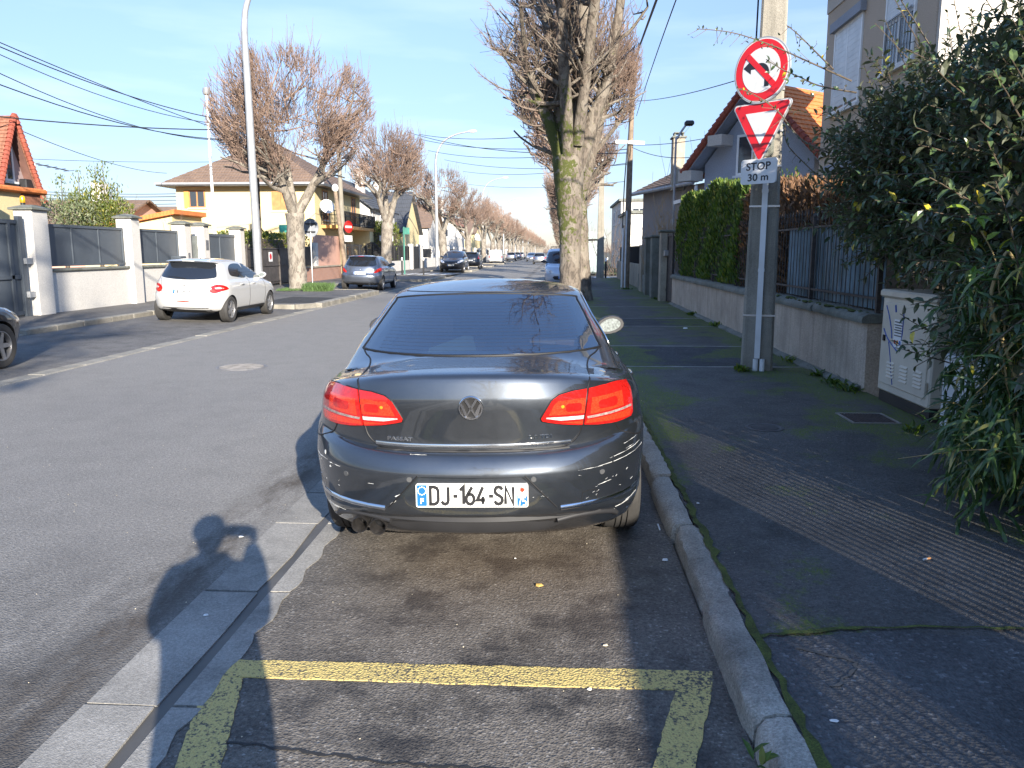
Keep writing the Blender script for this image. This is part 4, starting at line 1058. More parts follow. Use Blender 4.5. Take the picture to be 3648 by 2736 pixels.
M('teal_sheet', (0.13, 0.19, 0.23), 0.55, 0.2, 0.45, 2.2, dirt=(0.10, 0.15, 0.16), dirt_s=3)
M('green_sheet', (0.02, 0.12, 0.10), 0.5, 0, 0.3, 3)
corrugated('metal_sheet', 'dark blue corrugated sheet behind the railing near the shrub', 'teal_sheet', 9.15, 12.95, 1.0, 2.0)
corrugated('metal_sheet', 'green corrugated sheet behind the railing beside the dry hedge', 'green_sheet', 13.6, 15.2, 1.02, 1.98)
# --- the concrete pole with its signs
pole = thing('utility_pole', 'square concrete utility pole carrying the road signs', 'pole', (2.68, 10.8, 0.09), R(-14))
m = MB()
def pr(z): w = .205 - .0105 * z; d = .15 - .007 * z; return [(-w, -d, z), (-w + .03, -d - .03, z), (w - .03, -d - .03, z), (w, -d, z), (w, d, z), (w - .03, d + .03, z), (-w + .03, d + .03, z), (-w, d, z)]
m.loft([pr(z) for z in np.linspace(0, 8.6, 18)], True, True); m.build('shaft', 'grey_concrete', pole, smooth=25)
for z in (2.75, 4.9, 5.9, 6.9, 7.9):
    w = .205 - .0105 * z
    m = MB(); m.prism(rrect2(-w * .45, w * .45, z, z + .75, .06), 'y', -.16 + .007 * z - .034, -.16 + .007 * z - .018) ; m.build('recess', 'mossy_concrete', pole)
m = MB(); m.box(-.035, .035, -.228, -.17, .17, 2.55); m.box(-.04, .04, -.232, -.17, 2.3, 2.34); m.box(-.04, .04, -.232, -.17, 1.3, 1.34); m.build('conduit', 'white_plastic', pole)
for x in (-.015, .07):
    m = MB(); m.cyl((x, -.21, 0), (x, -.21, .16), .034, .034, 14); m.build('conduit_end', 'white_plastic', pole, smooth=40)
for z in (.72, 2.12, 2.62, 3.05, 3.55):
    m = MB(); w = .205 - .0105 * z + .004; d = .15 - .007 * z + .034; m.box(-w, w, -d - .004, -d, z, z + .024); m.box(-w - .002, -w, -d, d, z, z + .024); m.box(w, w + .002, -d, d, z, z + .024); m.build('steel_band', 'dull_steel', pole)
m = MB(); m.tube(loftcurve([(-.17, .1, 8.4), (-.19, .05, 6), (-.2, .02, 4.6), (-.2, -.05, 4.1), (-.19, -.1, 3.9)], 6), .012, 6); m.build('cable', 'cable_black', pole)
M('sign_red', (0.55, 0.012, 0.02), 0.35, 0, 0.12, 2.5); M('sign_white', (0.60, 0.60, 0.60), 0.4, 0, 0.10, 2.5, dirt=(0.55, 0.55, 0.52), dirt_s=5); M('sign_black', (0.015, 0.016, 0.022), 0.45, 0, 0)
def plate_part(name, poly, d0, d1, mat, par): m = MB(); m.prism(poly, 'y', d0, d1); return m.build(name, mat, par)
SA = R(-47)
def sign_at(px, py, y=10.28): return at_y(px, py, y)
c = sign_at(1645.5, 152); s1 = thing('road_sign', 'round no left turn sign with red border and slash on the concrete pole', 'road sign', c, SA)
rr = .385
plate_part('rim', circle2(0, 0, rr, 48), -.006, .02, 'galvanised', s1); plate_part('border', circle2(0, 0, rr - .018, 48), -.009, -.0055, 'sign_white', s1)
plate_part('red_ring', circle2(0, 0, rr - .03, 48), -.012, -.0085, 'sign_red', s1); plate_part('face', circle2(0, 0, rr * .675, 40), -.015, -.0115, 'sign_white', s1)
arrow = [(-.14, .085), (-.01, .085)] + [(-.01 + .125 * math.sin(R(9 * k)), -.04 + .125 * math.cos(R(9 * k))) for k in range(1, 11)] + [(.115, -.195), (.055, -.195), (.055, -.04)] + [(-.01 + .065 * math.sin(R(90 - 15 * k)), -.04 + .065 * math.cos(R(90 - 15 * k))) for k in range(1, 7)] + [(-.14, .025), (-.14, -.025), (-.245, .055), (-.14, .135)]
plate_part('arrow', arrow, -.0175, -.0145, 'sign_black', s1)
w = .034; L_ = rr * .70; cs, sn = math.cos(R(-45)), math.sin(R(-45))
plate_part('slash', [(x * cs - y * sn, x * sn + y * cs) for x, y in ((-L_, -w), (L_, -w), (L_, w), (-L_, w))], -.020, -.017, 'sign_red', s1)
for dz_ in (.12, -.16): m = MB(); m.box(-.3, .3, .02, .05, dz_, dz_ + .04); m.build('bracket', 'dull_steel', s1)
def rtri(s, r, n=6):
    """point-down triangle with rounded corners"""
    P = []
    for cx, cy, a in ((0, -s * .577 + 2 * r, 210), (s / 2 - 1.732 * r, s * .2887 - r, -30), (-s / 2 + 1.732 * r, s * .2887 - r, 90)):
        P += [(cx + r * math.cos(R(a + 120 * k / n)), cy + r * math.sin(R(a + 120 * k / n))) for k in range(n + 1)]
    return P
c = sign_at(1645, 266); s2 = thing('road_sign', 'triangular give way sign with red border on the concrete pole', 'road sign', c, SA)
plate_part('rim', rtri(.86, .045), -.006, .02, 'galvanised', s2); plate_part('border', rtri(.83, .04), -.009, -.0055, 'sign_white', s2); plate_part('red_border', rtri(.795, .032), -.012, -.0085, 'sign_red', s2); plate_part('face', rtri(.445, .006), -.015, -.0115, 'sign_white', s2)
m = MB(); m.box(-.25, .25, .02, .05, .12, .16); m.build('bracket', 'dull_steel', s2)
c = sign_at(1638.5, 370); s3 = thing('road_sign', 'white rectangular plate reading STOP 30 m below the give way sign', 'road sign', c, SA)
plate_part('plate', rrect2(-.25, .25, -.15, .15, .036), -.006, .015, 'sign_white', s3)
for txt, cz, h, w2 in (('STOP', .062, .095, .345), ('30 m', -.07, .09, .29)):
    tx, F = fit_text(txt, w2, h, .022); m = MB(); m.add([(x, -.0075, y + cz) for x, y in tx], F); m.build('lettering', 'sign_black', s3)
m = MB(); m.box(-.2, .2, .015, .05, -.02, .02); m.build('bracket', 'dull_steel', s3)
# --- street cabinets
M('cabinet_cream', (0.58, 0.52, 0.42), 0.5, 0, 0.12, 2.0, dirt=(0.48, 0.43, 0.35), dirt_s=2.5); M('graffiti_blue', (0.03, 0.07, 0.28), 0.5, 0, 0.2)
cab = thing('street_cabinet', 'cream metal utility cabinet with blue graffiti strokes beside the wall end', 'cabinet', (3.63, 7.98, 0.09))
m = MB(); m.box(3.42, 3.80, 7.40, 8.56, .10, .22); m.build('plinth', 'black_plastic', cab, world=True)
m = MB(); m.bbox(3.40, 3.82, 7.39, 8.57, .215, 1.19, .015); m.build('housing', 'cabinet_cream', cab, world=True, smooth=30)
m = MB(); m.bbox(3.37, 3.86, 7.36, 8.60, 1.185, 1.265, .02); m.build('roof', 'cabinet_cream', cab, world=True, smooth=30)
dr = MB(); dr.bbox(3.388, 3.405, 7.46, 8.50, .30, 1.14, .006); dr = dr.build('door', 'cabinet_cream', cab, world=True, smooth=30)
for y in (7.62, 7.93, 8.24):
    mm = MB()
    for k in range(5):
        z = .38 + k * .035; V = [(3.3875, y - .085, z), (3.374, y - .08, z + .003), (3.3875, y - .085, z + .024), (3.3875, y + .085, z), (3.374, y + .08, z + .003), (3.3875, y + .085, z + .024)]
        mm.add(V, [(0, 1, 4, 3), (1, 2, 5, 4), (0, 2, 1), (3, 4, 5)])
    mm.build('vent', 'cabinet_cream', dr, world=True)
m = MB(); m.box(3.372, 3.39, 8.42, 8.46, .74, .80); m.build('lock', 'gap_black', dr, world=True)
m = MB(); m.box(3.37, 3.39, 7.42, 7.455, .36, .46); m.build('hinge', 'cabinet_cream', dr, world=True)
m = MB(); m.prism(rrect2(8.02, 8.22, .70, .98, .008), 'x', 3.384, 3.389); st = m.build('sticker', 'white_gloss', dr, world=True)
for k, (z, hw) in enumerate(((.955, .085), (.925, .09), (.90, .075), (.875, .09), (.85, .08), (.82, .085))):
    m = MB(); m.box(3.3825, 3.385, 8.12 - hw, 8.12 + hw, z - .006, z + .006); m.build('print_line', 'grey_plastic', st, world=True)
for yy, cm in ((8.18, 'sign_red'), (8.12, 'orange_glint_print'), (8.06, 'plate_blue')):
    m = MB(); m.prism(circle2(yy, .755, .022, 14), 'x', 3.382, 3.385); m.build('pictogram', cm, st, world=True)
def graf(pts, w):
    m = MB(); m.tube(loftcurve([(3.3878, y, z) for y, z in pts], 6), w * .72, 6); m.build('graffiti', 'graffiti_blue', dr, world=True)
for pts, w in (([(8.44, 1.10), (8.36, 1.0), (8.28, .86), (8.26, .78)], .012), ([(8.22, 1.12), (8.20, 1.05)], .016), ([(8.02, 1.13), (8.02, .95), (8.03, .78)], .011), ([(8.47, .86), (8.36, .77), (8.2, .70), (8.1, .66)], .012), ([(8.33, .74), (8.27, .6), (8.22, .45), (8.17, .32)], .009)):
    graf(pts, w)
cab2 = thing('street_cabinet', 'smaller white utility cabinet half hidden behind the bamboo', 'cabinet', (3.63, 6.85, 0.09))
m = MB(); m.bbox(3.44, 3.80, 6.55, 7.25, .10, .72, .015); m.build('housing', 'white_plastic', cab2, world=True, smooth=30)
m = MB(); m.bbox(3.42, 3.82, 6.53, 7.27, .72, .76, .01); m.build('roof', 'white_plastic', cab2, world=True, smooth=30)
# --- gates and pillars further on
def gate_pillar(label, x0, x1, y0, y1, h, mat='old_pillar'):
    t = thing('gate_pillar', label, 'pillar', ((x0 + x1) / 2, (y0 + y1) / 2, .09)); m = MB(); m.bbox(x0, x1, y0, y1, .05, h, .02); m.build('shaft', mat, t, world=True)
    m = MB(); m.bbox(x0 - .05, x1 + .05, y0 - .05, y1 + .05, h, h + .07, .02); m.build('cap', 'mossy_concrete', t, world=True); return t
t = gate_pillar('sunlit beige gate pillar with a mailbox beside the tall hedge', 3.22, 3.62, 25.55, 26.0, 2.24)
m = MB(); m.bbox(3.30, 3.52, 25.40, 25.545, 1.50, 1.68, .02); m.build('mailbox', 'dull_steel', t, world=True, smooth=30)
m = MB(); m.box(3.40, 3.47, 25.535, 25.55, .42, .5); m.build('socket', 'gap_black', t, world=True)
t = thing('garden_gate', 'narrow dark brown metal gate at the end of the rendered wall', 'gate', (3.5, 24.9, .09)); m = MB(); m.box(3.44, 3.48, 24.35, 25.5, .14, 2.1)
m.build('leaf', 'iron_brown', t, world=True); m = MB(); m.box(3.41, 3.44, 24.33, 24.40, .1, 2.2); m.box(3.41, 3.44, 25.45, 25.52, .1, 2.2); m.box(3.41, 3.44, 24.40, 25.45, 2.1, 2.16); m.build('frame', 'iron_brown', t, world=True)
gate_pillar('weathered grey gate pillar beside a dark doorway', 3.18, 3.75, 27.6, 28.15, 2.12, 'mossy_concrete')
gate_pillar('narrow stained gate pillar left of the dark doorway', 3.15, 3.55, 29.3, 29.7, 2.1, 'mossy_concrete')
t = thing('garden_gate', 'black solid door between weathered pillars on the right pavement', 'gate', (3.45, 27, .09)); m = MB(); m.box(3.44, 3.49, 26.0, 27.6, .12, 1.95); m.build('leaf', 'iron_black', t, world=True); m = MB(); m.box(3.42, 3.44, 27.3, 27.36, 1.0, 1.1); m.build('handle', 'dull_steel', t, world=True)
t = thing('garden_wall', 'short grey wall with arched dark shutter past the gate pillars', 'wall', (3.4, 31.5, .09)); m = MB(); m.box(3.3, 3.6, 29.7, 33.4, .05, .75); m.build('wall', 'mossy_concrete', t, world=True)
m = MB(); m.prism([(29.9, .8), (31.6, .8), (31.6, 1.75), (31.2, 1.92), (30.3, 1.92), (29.9, 1.75)], 'x', 3.42, 3.48); m.build('shutter', 'iron_black', t, world=True)
m = MB(); m.box(3.25, 3.65, 31.7, 32.5, .05, 1.9); m.build('pier', 'old_pillar', t, world=True)
t = thing('garden_wall', 'pale stone garden wall with lattice beyond the wooden pole', 'wall', (3.6, 40, .09)); m = MB(); m.box(3.5, 3.8, 35, 48, .05, 1.1); m.build('wall', 'old_pillar', t, world=True)
m = MB()
for i in range(60): y = 35.2 + i * .21; m.cyl((3.65, y, 1.1), (3.65, y, 1.9), .012, .012, 4)
m.box(3.63, 3.67, 35, 48, 1.86, 1.9); m.build('lattice', 'iron_black', t, world=True)
# --- houses
def window_in(par, o, u, n, w, h, frame=.06, depth=.12, pane='window_pane', fmat='white_gloss', mull=1, sill=True, shutter=0.0):
    """window centred on o, u along the wall, n outward; frame > pane"""
    o, u, n = Vector(o), Vector(u).normalized(), Vector(n).normalized(); z = Vector((0, 0, 1))
    def P(a, b, d): return tuple(o + u * a + z * b + n * d)
    def slab(m, a0, a1, b0, b1, d0, d1): m.add([P(a, b, d) for d in (d0, d1) for b in (b0, b1) for a in (a0, a1)], [(0, 2, 3, 1), (4, 5, 7, 6), (0, 1, 5, 4), (2, 6, 7, 3), (0, 4, 6, 2), (1, 3, 7, 5)])
    m = MB(); W, H = w / 2, h / 2
    slab(m, -W, -W + frame, -H, H, -.02, .035); slab(m, W - frame, W, -H, H, -.02, .035); slab(m, -W + frame, W - frame, -H, -H + frame, -.02, .035); slab(m, -W + frame, W - frame, H - frame, H, -.02, .035)
    for k in range(mull): a = -W + w * (k + 1) / (mull + 1); slab(m, a - frame * .5, a + frame * .5, -H + frame, H - frame, -.02, .03)
    f = m.build('window', fmat, par, world=True)
    m = MB(); slab(m, -W + frame, W - frame, -H + frame, H - frame, -.02, .012); m.build('pane', pane, f, world=True)
    if shutter > 0:
        m = MB(); n_ = 14; hh = (h - 2 * frame) * shutter
        for k in range(n_): b = H - frame - hh * (k + 1) / n_; slab(m, -W + frame, W - frame, b + .004, b + hh / n_, .012, .026)
        m.build('roller_shutter', 'white_plastic', f, world=True)
    if sill: m = MB(); slab(m, -W - .08, W + .08, -H - .07, -H, -.02, .10); m.build('sill', 'white_plastic', f, world=True)
    return f
def gabled(par, name, mat, x0, x1, y0, y1, z0, z1):
    m = MB(); m.box(x0, x1, y0, y1, z0, z1); return m.build(name, mat, par, world=True)
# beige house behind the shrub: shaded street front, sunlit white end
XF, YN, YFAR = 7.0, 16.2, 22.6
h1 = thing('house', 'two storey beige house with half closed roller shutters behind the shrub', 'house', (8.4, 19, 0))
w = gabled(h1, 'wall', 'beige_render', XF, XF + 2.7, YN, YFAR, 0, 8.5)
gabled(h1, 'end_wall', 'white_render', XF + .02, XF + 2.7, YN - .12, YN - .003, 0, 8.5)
m = MB(); m.box(XF - .65, XF + 3.5, YN - .5, YFAR + .6, 8.52, 8.68); m.build('eave', 'grey_plastic', h1, world=True)
m = MB(); roof_slab(m, (XF - .7, YN - .5, 8.7), (XF - .7, YFAR + .6, 8.7), (XF + 1.3, YFAR + .6, 9.7), (XF + 1.3, YN - .5, 9.7)); roof_slab(m, (XF + 3.0, YN - .5, 8.7), (XF + 3.0, YFAR + .6, 8.7), (XF + 1.3, YFAR + .6, 9.7), (XF + 1.3, YN - .5, 9.7)); m.build('roof', 'brown_tile', h1, world=True)
for z0_, z1_ in ((4.1, 4.18), (7.75, 8.5)):
    m = MB(); m.box(XF - .035, XF, YN, YFAR, z0_, z1_); m.build('string_course', 'white_render', h1, world=True)
for (yy, zz, hh, ww, sh) in ((17.85, 6.35, 1.85, 1.5, .5), (20.9, 6.1, 2.0, 1.9, .97), (20.9, 2.8, 1.6, 1.6, .4), (17.7, 2.7, 1.7, 1.2, .5)):
    window_in(h1, (XF - .005, yy, zz), (0, 1, 0), (-1, 0, 0), ww, hh, .07, shutter=sh)
    m = MB(); m.box(XF - .14, XF, yy - ww / 2 - .1, yy + ww / 2 + .1, zz + hh / 2, zz + hh / 2 + .22); m.build('lintel', 'blue_render', h1, world=True)
    if yy < 18:
        m = MB()
        for k in range(9): m.cyl((XF - .07, yy - .6 + k * .15, zz - hh / 2 + .05), (XF - .07, yy - .6 + k * .15, zz + .1), .012, None, 5)
        m.box(XF - .085, XF - .055, yy - .65, yy + .65, zz + .08, zz + .11); m.build('window_guard', 'galvanised', h1, world=True)
# blue grey house with orange tiles, turned a little towards the street
A, PK, B = Vector((1475, 372, 0)), Vector((1625, 172, 0)), Vector((1775, 345, 0))
ph = R(52); org = at_y(1475, 374, 29.0); gd = Vector((math.cos(ph), -math.sin(ph), 0)); gn = Vector((-math.sin(ph), -math.cos(ph), 0))
def on_plane(px, py):
    d = ray_px(px, py); t = (org - CAM).dot(gn) / d.dot(gn); return CAM + d * t
pa, pk, pb = on_plane(1475, 376), on_plane(1622, 172), on_plane(1742, 308)
ez = pa.z; width = (pb - pa).dot(gd)
# make the gable symmetric about its peak and run the ridge straight back
hp = (pk - pa).dot(gd); pe = pa + gd * (2 * hp); pe.z = pa.z
h2 = thing('house', 'blue grey rendered house with steep orange tiled gable roof', 'house', (pk.x, pk.y, 0)); back = -gn * 9.0
m = MB(); dn = lambda p, z: Vector((p.x, p.y, z))
ins = 0.6; a_, e_ = pa + gd * ins + back * .05, pe - gd * ins + back * .05; k_ = pk + back * .05 - Vector((0, 0, .30)); sl = (pk.z - pa.z) / hp
a_.z = e_.z = pa.z + sl * ins - .30
ring = [dn(a_, 0), a_, k_, e_, dn(e_, 0)]
m.loft([[tuple(p) for p in ring], [tuple(p + back * .9) for p in ring]], True, True); m.build('wall', 'blue_render', h2, world=True)
for lo, nme in ((pa, 'roof'), (pe, 'roof')):
    m = MB(); roof_slab(m, lo, lo + back, pk + back, pk, 16, .10, .035); m.build(nme, 'orange_tile', h2, world=True)
m = MB()
for lo in (pa, pe):
    n_ = 18
    for i in range(n_):
        p = lo.lerp(pk, i / n_); q = lo.lerp(pk, (i + 1.1) / n_); m.tube([p + gn * .02 + Vector((0, 0, .05)), q + gn * .02 + Vector((0, 0, .03))], [.13, .10], 7)
m.build('verge_tile', 'red_tile', h2, world=True, smooth=40)
m = MB()
for lo in (pa, pe):
    q0, q1 = lo - Vector((0, 0, .12)), pk - Vector((0, 0, .12)); m.loft([[tuple(p) for p in (q0, q1, q1 + back * .09, q0 + back * .09)], [tuple(p - Vector((0, 0, .06))) for p in (q0, q1, q1 + back * .09, q0 + back * .09)]], True, True)
m.build('soffit', 'blue_render', h2, world=True)
for px, py in ((1549, 300), (1484, 377)):
    p = on_plane(px, py) + back * .02; rot = Matrix.Rotation(-ph, 3, 'Z'); m = MB(); m.box(p.x - .3, p.x + .3, p.y - .3, p.y + .3, p.z - .22, p.z + .12, rot, tuple(p)); m.build('bracket', 'white_render', h2, world=True)
window_in(h2, tuple(on_plane(1608, 330) + back * .05 + gn * .02), tuple(gd), tuple(gn), 1.3, 1.3, .08)
m = MB(); p = on_plane(1492, 400) + back * .03; m.cyl((p.x, p.y, 0), (p.x, p.y, p.z), .06, .06, 10); m.build('downpipe', 'white_plastic', h2, world=True)
# old low house with chimney
h3 = thing('house', 'small old grey house with brown tiled roof and tall chimney', 'house', (6, 38, 0))
q0 = at_y(1368, 413, 39.0); q1 = at_y(1500, 389, 32.5)
dd = (q1 - q0); dd.z = 0; dl = dd.length; dd.normalize(); nn = Vector((dd.y, -dd.x, 0)); nn = nn if nn.x < 0 else -nn
ez = 4.35; e0 = Vector((q0.x, q0.y, ez)); e1 = Vector((q1.x, q1.y, ez)); bk = -nn * 6.5
m = MB(); P = [e0 - nn * .35 + dd * .4, e1 - nn * .35 + dd * .6, e1 + bk, e0 + bk + dd * .4]
m.loft([[(p.x, p.y, 0) for p in P], [(p.x, p.y, ez - .05) for p in P]], True, True); m.build('wall', 'grey_render', h3, world=True)
m = MB(); roof_slab(m, e0 - dd * .2, e1 + dd * .3, e1 + bk * .5 + Vector((0, 0, 1.55)) + dd * .3, e0 + bk * .5 + Vector((0, 0, 1.55)) - dd * .2, 12); roof_slab(m, e0 + bk - dd * .2, e1 + bk + dd * .3, e1 + bk * .5 + Vector((0, 0, 1.55)) + dd * .3, e0 + bk * .5 + Vector((0, 0, 1.55)) - dd * .2, 12); m.build('roof', 'brown_tile', h3, world=True)
m = MB(); m.tube([tuple(e0 + nn * .06 - Vector((0, 0, .05))), tuple(e1 + nn * .06 - Vector((0, 0, .05)))], .08, 8); m.build('gutter', 'galvanised', h3, world=True)
cc = at_y(1463, 380, 34.5); ct = at_y(1464, 300, 34.5); m = MB(); m.bbox(cc.x - .24, cc.x + .24, cc.y - .3, cc.y + .3, cc.z - .6, ct.z, .02); ch = m.build('chimney', 'old_pillar', h3, world=True)
m = MB(); m.bbox(cc.x - .30, cc.x + .30, cc.y - .36, cc.y + .36, ct.z, ct.z + .08, .02); m.box(cc.x - .2, cc.x + .2, cc.y - .25, cc.y + .25, ct.z + .2, ct.z + .24); 
for sx in (-.17, .17): m.box(cc.x + sx - .03, cc.x + sx + .03, cc.y - .2, cc.y + .2, ct.z + .08, ct.z + .2)
m.build('chimney_cap', 'mossy_concrete', ch, world=True)
# lean-to edge beside the hedge
t = thing('lean_to', 'pale sloping lean-to roof edge behind the hedge top', 'shed', (5.4, 27, 0)); p0, p1 = at_y(1455, 434, 28.5), at_y(1545, 408, 26.0)
m = MB(); m.loft([[tuple(p0), tuple(p1), tuple(p1 + Vector((2, .4, 0))), tuple(p0 + Vector((2, .4, 0)))], [tuple(p - Vector((0, 0, .12))) for p in (p0, p1, p1 + Vector((2, .4, 0)), p0 + Vector((2, .4, 0)))]], True, True); m.build('roof', 'white_gloss', t, world=True)
m = MB(); m.box(p0.x + .2, p1.x + 1.8, 26.6, 28.2, 0, min(p0.z, p1.z) - .15); m.build('wall', 'grey_render', t, world=True)
# far white buildings on the right
for k, (x0, x1, y0, y1, h, lab) in enumerate(((5, 13, 58, 66, 4.3, 'flat roofed white house beyond the side street on the right'), (5.5, 14, 72, 84, 6.0, 'pale far house half hidden by the right tree row'))):
    t = thing('house', lab, 'house', (x0, y0, 0)); gabled(t, 'wall', 'pale_wall', x0, x1, y0, y1, 0, h)
    m = MB(); m.box(x0 - .2, x1 + .2, y0 - .2, y1 + .2, h, h + .2); m.build('roof', 'mossy_concrete', t, world=True)
    for z in np.arange(2.0, h, 2.8):
        for yy in np.arange(y0 + 2, y1 - 1, 3): window_in(t, (x0 - .005, yy, z), (0, 1, 0), (-1, 0, 0), 1.2, 1.3, .08)
        for xx in np.arange(x0 + 1.6, x1, 3): window_in(t, (xx, y0 - .005, z), (1, 0, 0), (0, -1, 0), 1.3, 1.3, .08)
# bus shelter like kiosk
t = thing('bus_shelter', 'grey green shelter with curved roof behind the big trunk', 'shelter', (2.6, 62, .1)); m = MB(); m.bbox(1.9, 3.3, 60, 64, .1, 2.5, .05); m.build('panel', M('pale_green_panel', (.30, .36, .36), .4), t, world=True)
m = MB(); m.loft([[(1.6, y, 2.5), (1.7, y, 2.85), (2.4, y, 3.1), (3.3, y, 3.0), (3.6, y, 2.6)] for y in (59.6, 64.4)], True, True); m.build('roof', 'pale_green_panel', t, world=True)
# --- poles on the right
t = thing('utility_pole', 'leaning wooden utility pole with cables and white conduits', 'pole', (2.86, 34.0, .09))
b0 = Vector((2.86, 34.0, 0)); top = at_y(1368, 135, 34.0); m = MB(); m.tube([tuple(b0), tuple(b0.lerp(top, .5)), tuple(top)], [.14, .12, .09], 12); m.build('shaft', 'wood_pole', t, world=True, smooth=50)
ar = b0.lerp(top, (at_y(1360, 309, 34).z) / top.z); m = MB(); m.box(ar.x - .62, ar.x + .55, ar.y - .22, ar.y - .16, ar.z - .06, ar.z + .07, Matrix.Rotation(R(3), 3, 'Y')); m.build('crossarm', 'white_gloss', t, world=True)
for dx, h in ((-.19, 2.6), (-.06, 3.3)):
    m = MB(); m.tube([(2.86 + dx, 33.84, 0), (2.88 + dx, 33.84, h)], .035, 8); m.build('conduit', 'white_plastic', t, world=True)
m = MB(); m.tube(loftcurve([(2.66, 33.8, 2.6), (2.70, 33.75, 4.5), (2.84, 33.8, 6.6), (3.0, 33.85, 8.6)], 6), .025, 6); m.build('cable', 'cable_black', t, world=True)
b = at_y(1296, 600, 49); t = thing('utility_pole', 'plain square concrete pole behind the bollards on the right', 'pole', (b.x, 49, .09)); m = MB(); m.loft([[(b.x - w_, 49 - w_, z), (b.x + w_, 49 - w_, z), (b.x + w_, 49 + w_, z), (b.x - w_, 49 + w_, z)] for z, w_ in ((0, .22), (8.5, .12))], True, True); m.build('shaft', 'grey_concrete', t, world=True)
m = MB(); m.box(b.x - .5, b.x + .5, 48.75, 48.8, 6.9, 7.0); m.build('crossarm', 'galvanised', t, world=True)
# garden lantern behind the old house
tp = at_y(1486, 268, 31.0); t = thing('street_lamp', 'small lamp on a bent arm above the old chimney', 'street lamp', (tp.x - .3, 31, 0)); m = MB(); m.tube(loftcurve([(tp.x - .42, 31, 0), (tp.x - .42, 31, tp.z - 1.0), (tp.x - .36, 31, tp.z - .5), (tp.x - .05, 31, tp.z)], 6), .04, 8); m.build('post', 'galvanised', t, world=True, smooth=50)
m = MB(); m.bbox(tp.x - .12, tp.x + .22, 30.85, 31.15, tp.z - .06, tp.z + .12, .05); m.build('lamp_head', 'black_plastic', t, world=True)
# --- bollards and railings at the crossing
def bollard(label, x, y, h=1.15, z=.095, grp=None):
    t = thing('bollard', label, 'bollard', (x, y, z), 0, grp); m = MB(); m.cyl((0, 0, 0), (0, 0, h - .18), .055, .055, 12, True); m.build('post', 'iron_black', t, smooth=40)
    m = MB(); m.lathe([(.057, h - .18), (.057, h - .03), (.04, h), (.001, h + .01)], 12); m.build('cap', 'white_gloss', t, smooth=40); return t
bollard('nearest white capped bollard on the right pavement corner', at_y(1308, 602, 48).x, 48.0)
bollard('white capped bollard just behind the nearest one on the right', at_y(1315, 596, 54.5).x, 56.5)
bollard('white capped bollard close to the big trunk', at_y(1272, 596, 54.5).x, 56.3)
bollard('white capped bollard left of the crossing, beside the green sign', -10.3, 53.0, z=.1)
bollard('white capped bollard right of the crossing, near the leaning trunk', -8.85, 52.9, z=.1)
b = at_y(1345, 600, 48.2); t = thing('sign_post', 'thin tall black post between bollards and wooden pole', 'post', (b.x, 48.2, .095)); m = MB(); m.cyl((0, 0, 0), (0, 0, 3.0), .03, .03, 8); m.build('post', 'iron_black', t); m = MB(); m.ball((0, 0, 3.03), .05); m.build('finial', 'iron_black', t)
# --- the tall fence on the same side behind the camera, whose pickets throw the striped shade
fe = thing('picket_fence', 'tall timber picket fence standing on the pavement edge behind the viewer', 'fence', (3.5, -2, .09))
m = MB(); m.box(3.5, 3.7, -14, 1.35, .05, .42); m.build('base_wall', 'pink_render', fe, world=True)
M('fence_wood', (0.16, 0.12, 0.085), 0.8, 0, 0.3, 5)
m = MB(); m.box(3.58, 3.62, -14, 1.35, 2.5, 2.92); m.box(3.58, 3.62, -14, 1.35, .55, .65); m.build('rail', 'fence_wood', fe, world=True)
mp = MB()
for a, b in ((-1.15, 1.15), (-4.4, -2.9)):
    y = a
    while y < b: mp.box(3.560, 3.566, y, y + .112, .42, 2.92); y += .15
o = mp.build('picket', 'fence_wood', fe, world=True); o['kind'] = 'stuff'
m = MB(); m.box(3.555, 3.575, -2.9, -1.15, .42, 2.94); m.box(3.555, 3.575, 1.15, 1.35, .42, 2.94); m.box(3.555, 3.575, -14, -4.4, .42, 2.94); m.build('board', 'fence_wood', fe, world=True)
fp = thing('board_fence', 'closed timber board fence between picket fence and bamboo', 'fence', (3.5, 3, .09)); m = MB()
y = 1.40
for i in range(20):
    w_ = .20 if i not in (1, 3, 4) else .165; m.box(3.560, 3.566, y, y + w_, .12, 2.96); y += .203
m.build('board', 'fence_wood', fp, world=True)
m = MB(); m.box(3.58, 3.62, 1.4, 5.5, .5, .6); m.box(3.58, 3.62, 1.4, 5.5, 2.2, 2.3); m.build('rail', 'fence_wood', fp, world=True)
# ------------------------------------------------------------------ left side of the street
lf = thing('garden_wall', 'white rendered front wall with capped pillars and anthracite panels', 'wall', (-12.9, 25, .1))
FX = -12.82
def low_wall(y0, y1):
    m = MB(); m.box(FX - .25, FX, y0, y1, .05, 1.14); w_ = m.build('wall', 'pale_wall', lf, world=True)
    m = MB(); m.bbox(FX - .31, FX + .06, y0, y1, 1.14, 1.22, .02); m.build('coping', 'mossy_concrete', w_, world=True)
def panel(y0, y1, n, z0=1.27, z1=2.34):
    m = MB(); m.box(FX - .14, FX - .10, y0 + .06, y1 - .06, z0 + .05, z1 - .06); p = m.build('fence_panel', 'anthracite', lf, world=True)
    m = MB(); x0, x1 = FX - .16, FX - .07
    m.box(x0, x1, y0, y1, z0, z0 + .06); m.box(x0, x1, y0, y1, z1 - .07, z1); m.box(x0, x1, y0, y0 + .07, z0 + .06, z1 - .07); m.box(x0, x1, y1 - .07, y1, z0 + .06, z1 - .07)
    for k in range(1, n): y = y0 + (y1 - y0) * k / n; m.box(x0 + .01, x1 - .01, y - .025, y + .025, z0 + .06, z1 - .07)
    m.build('panel_frame', 'anthracite', p, world=True)
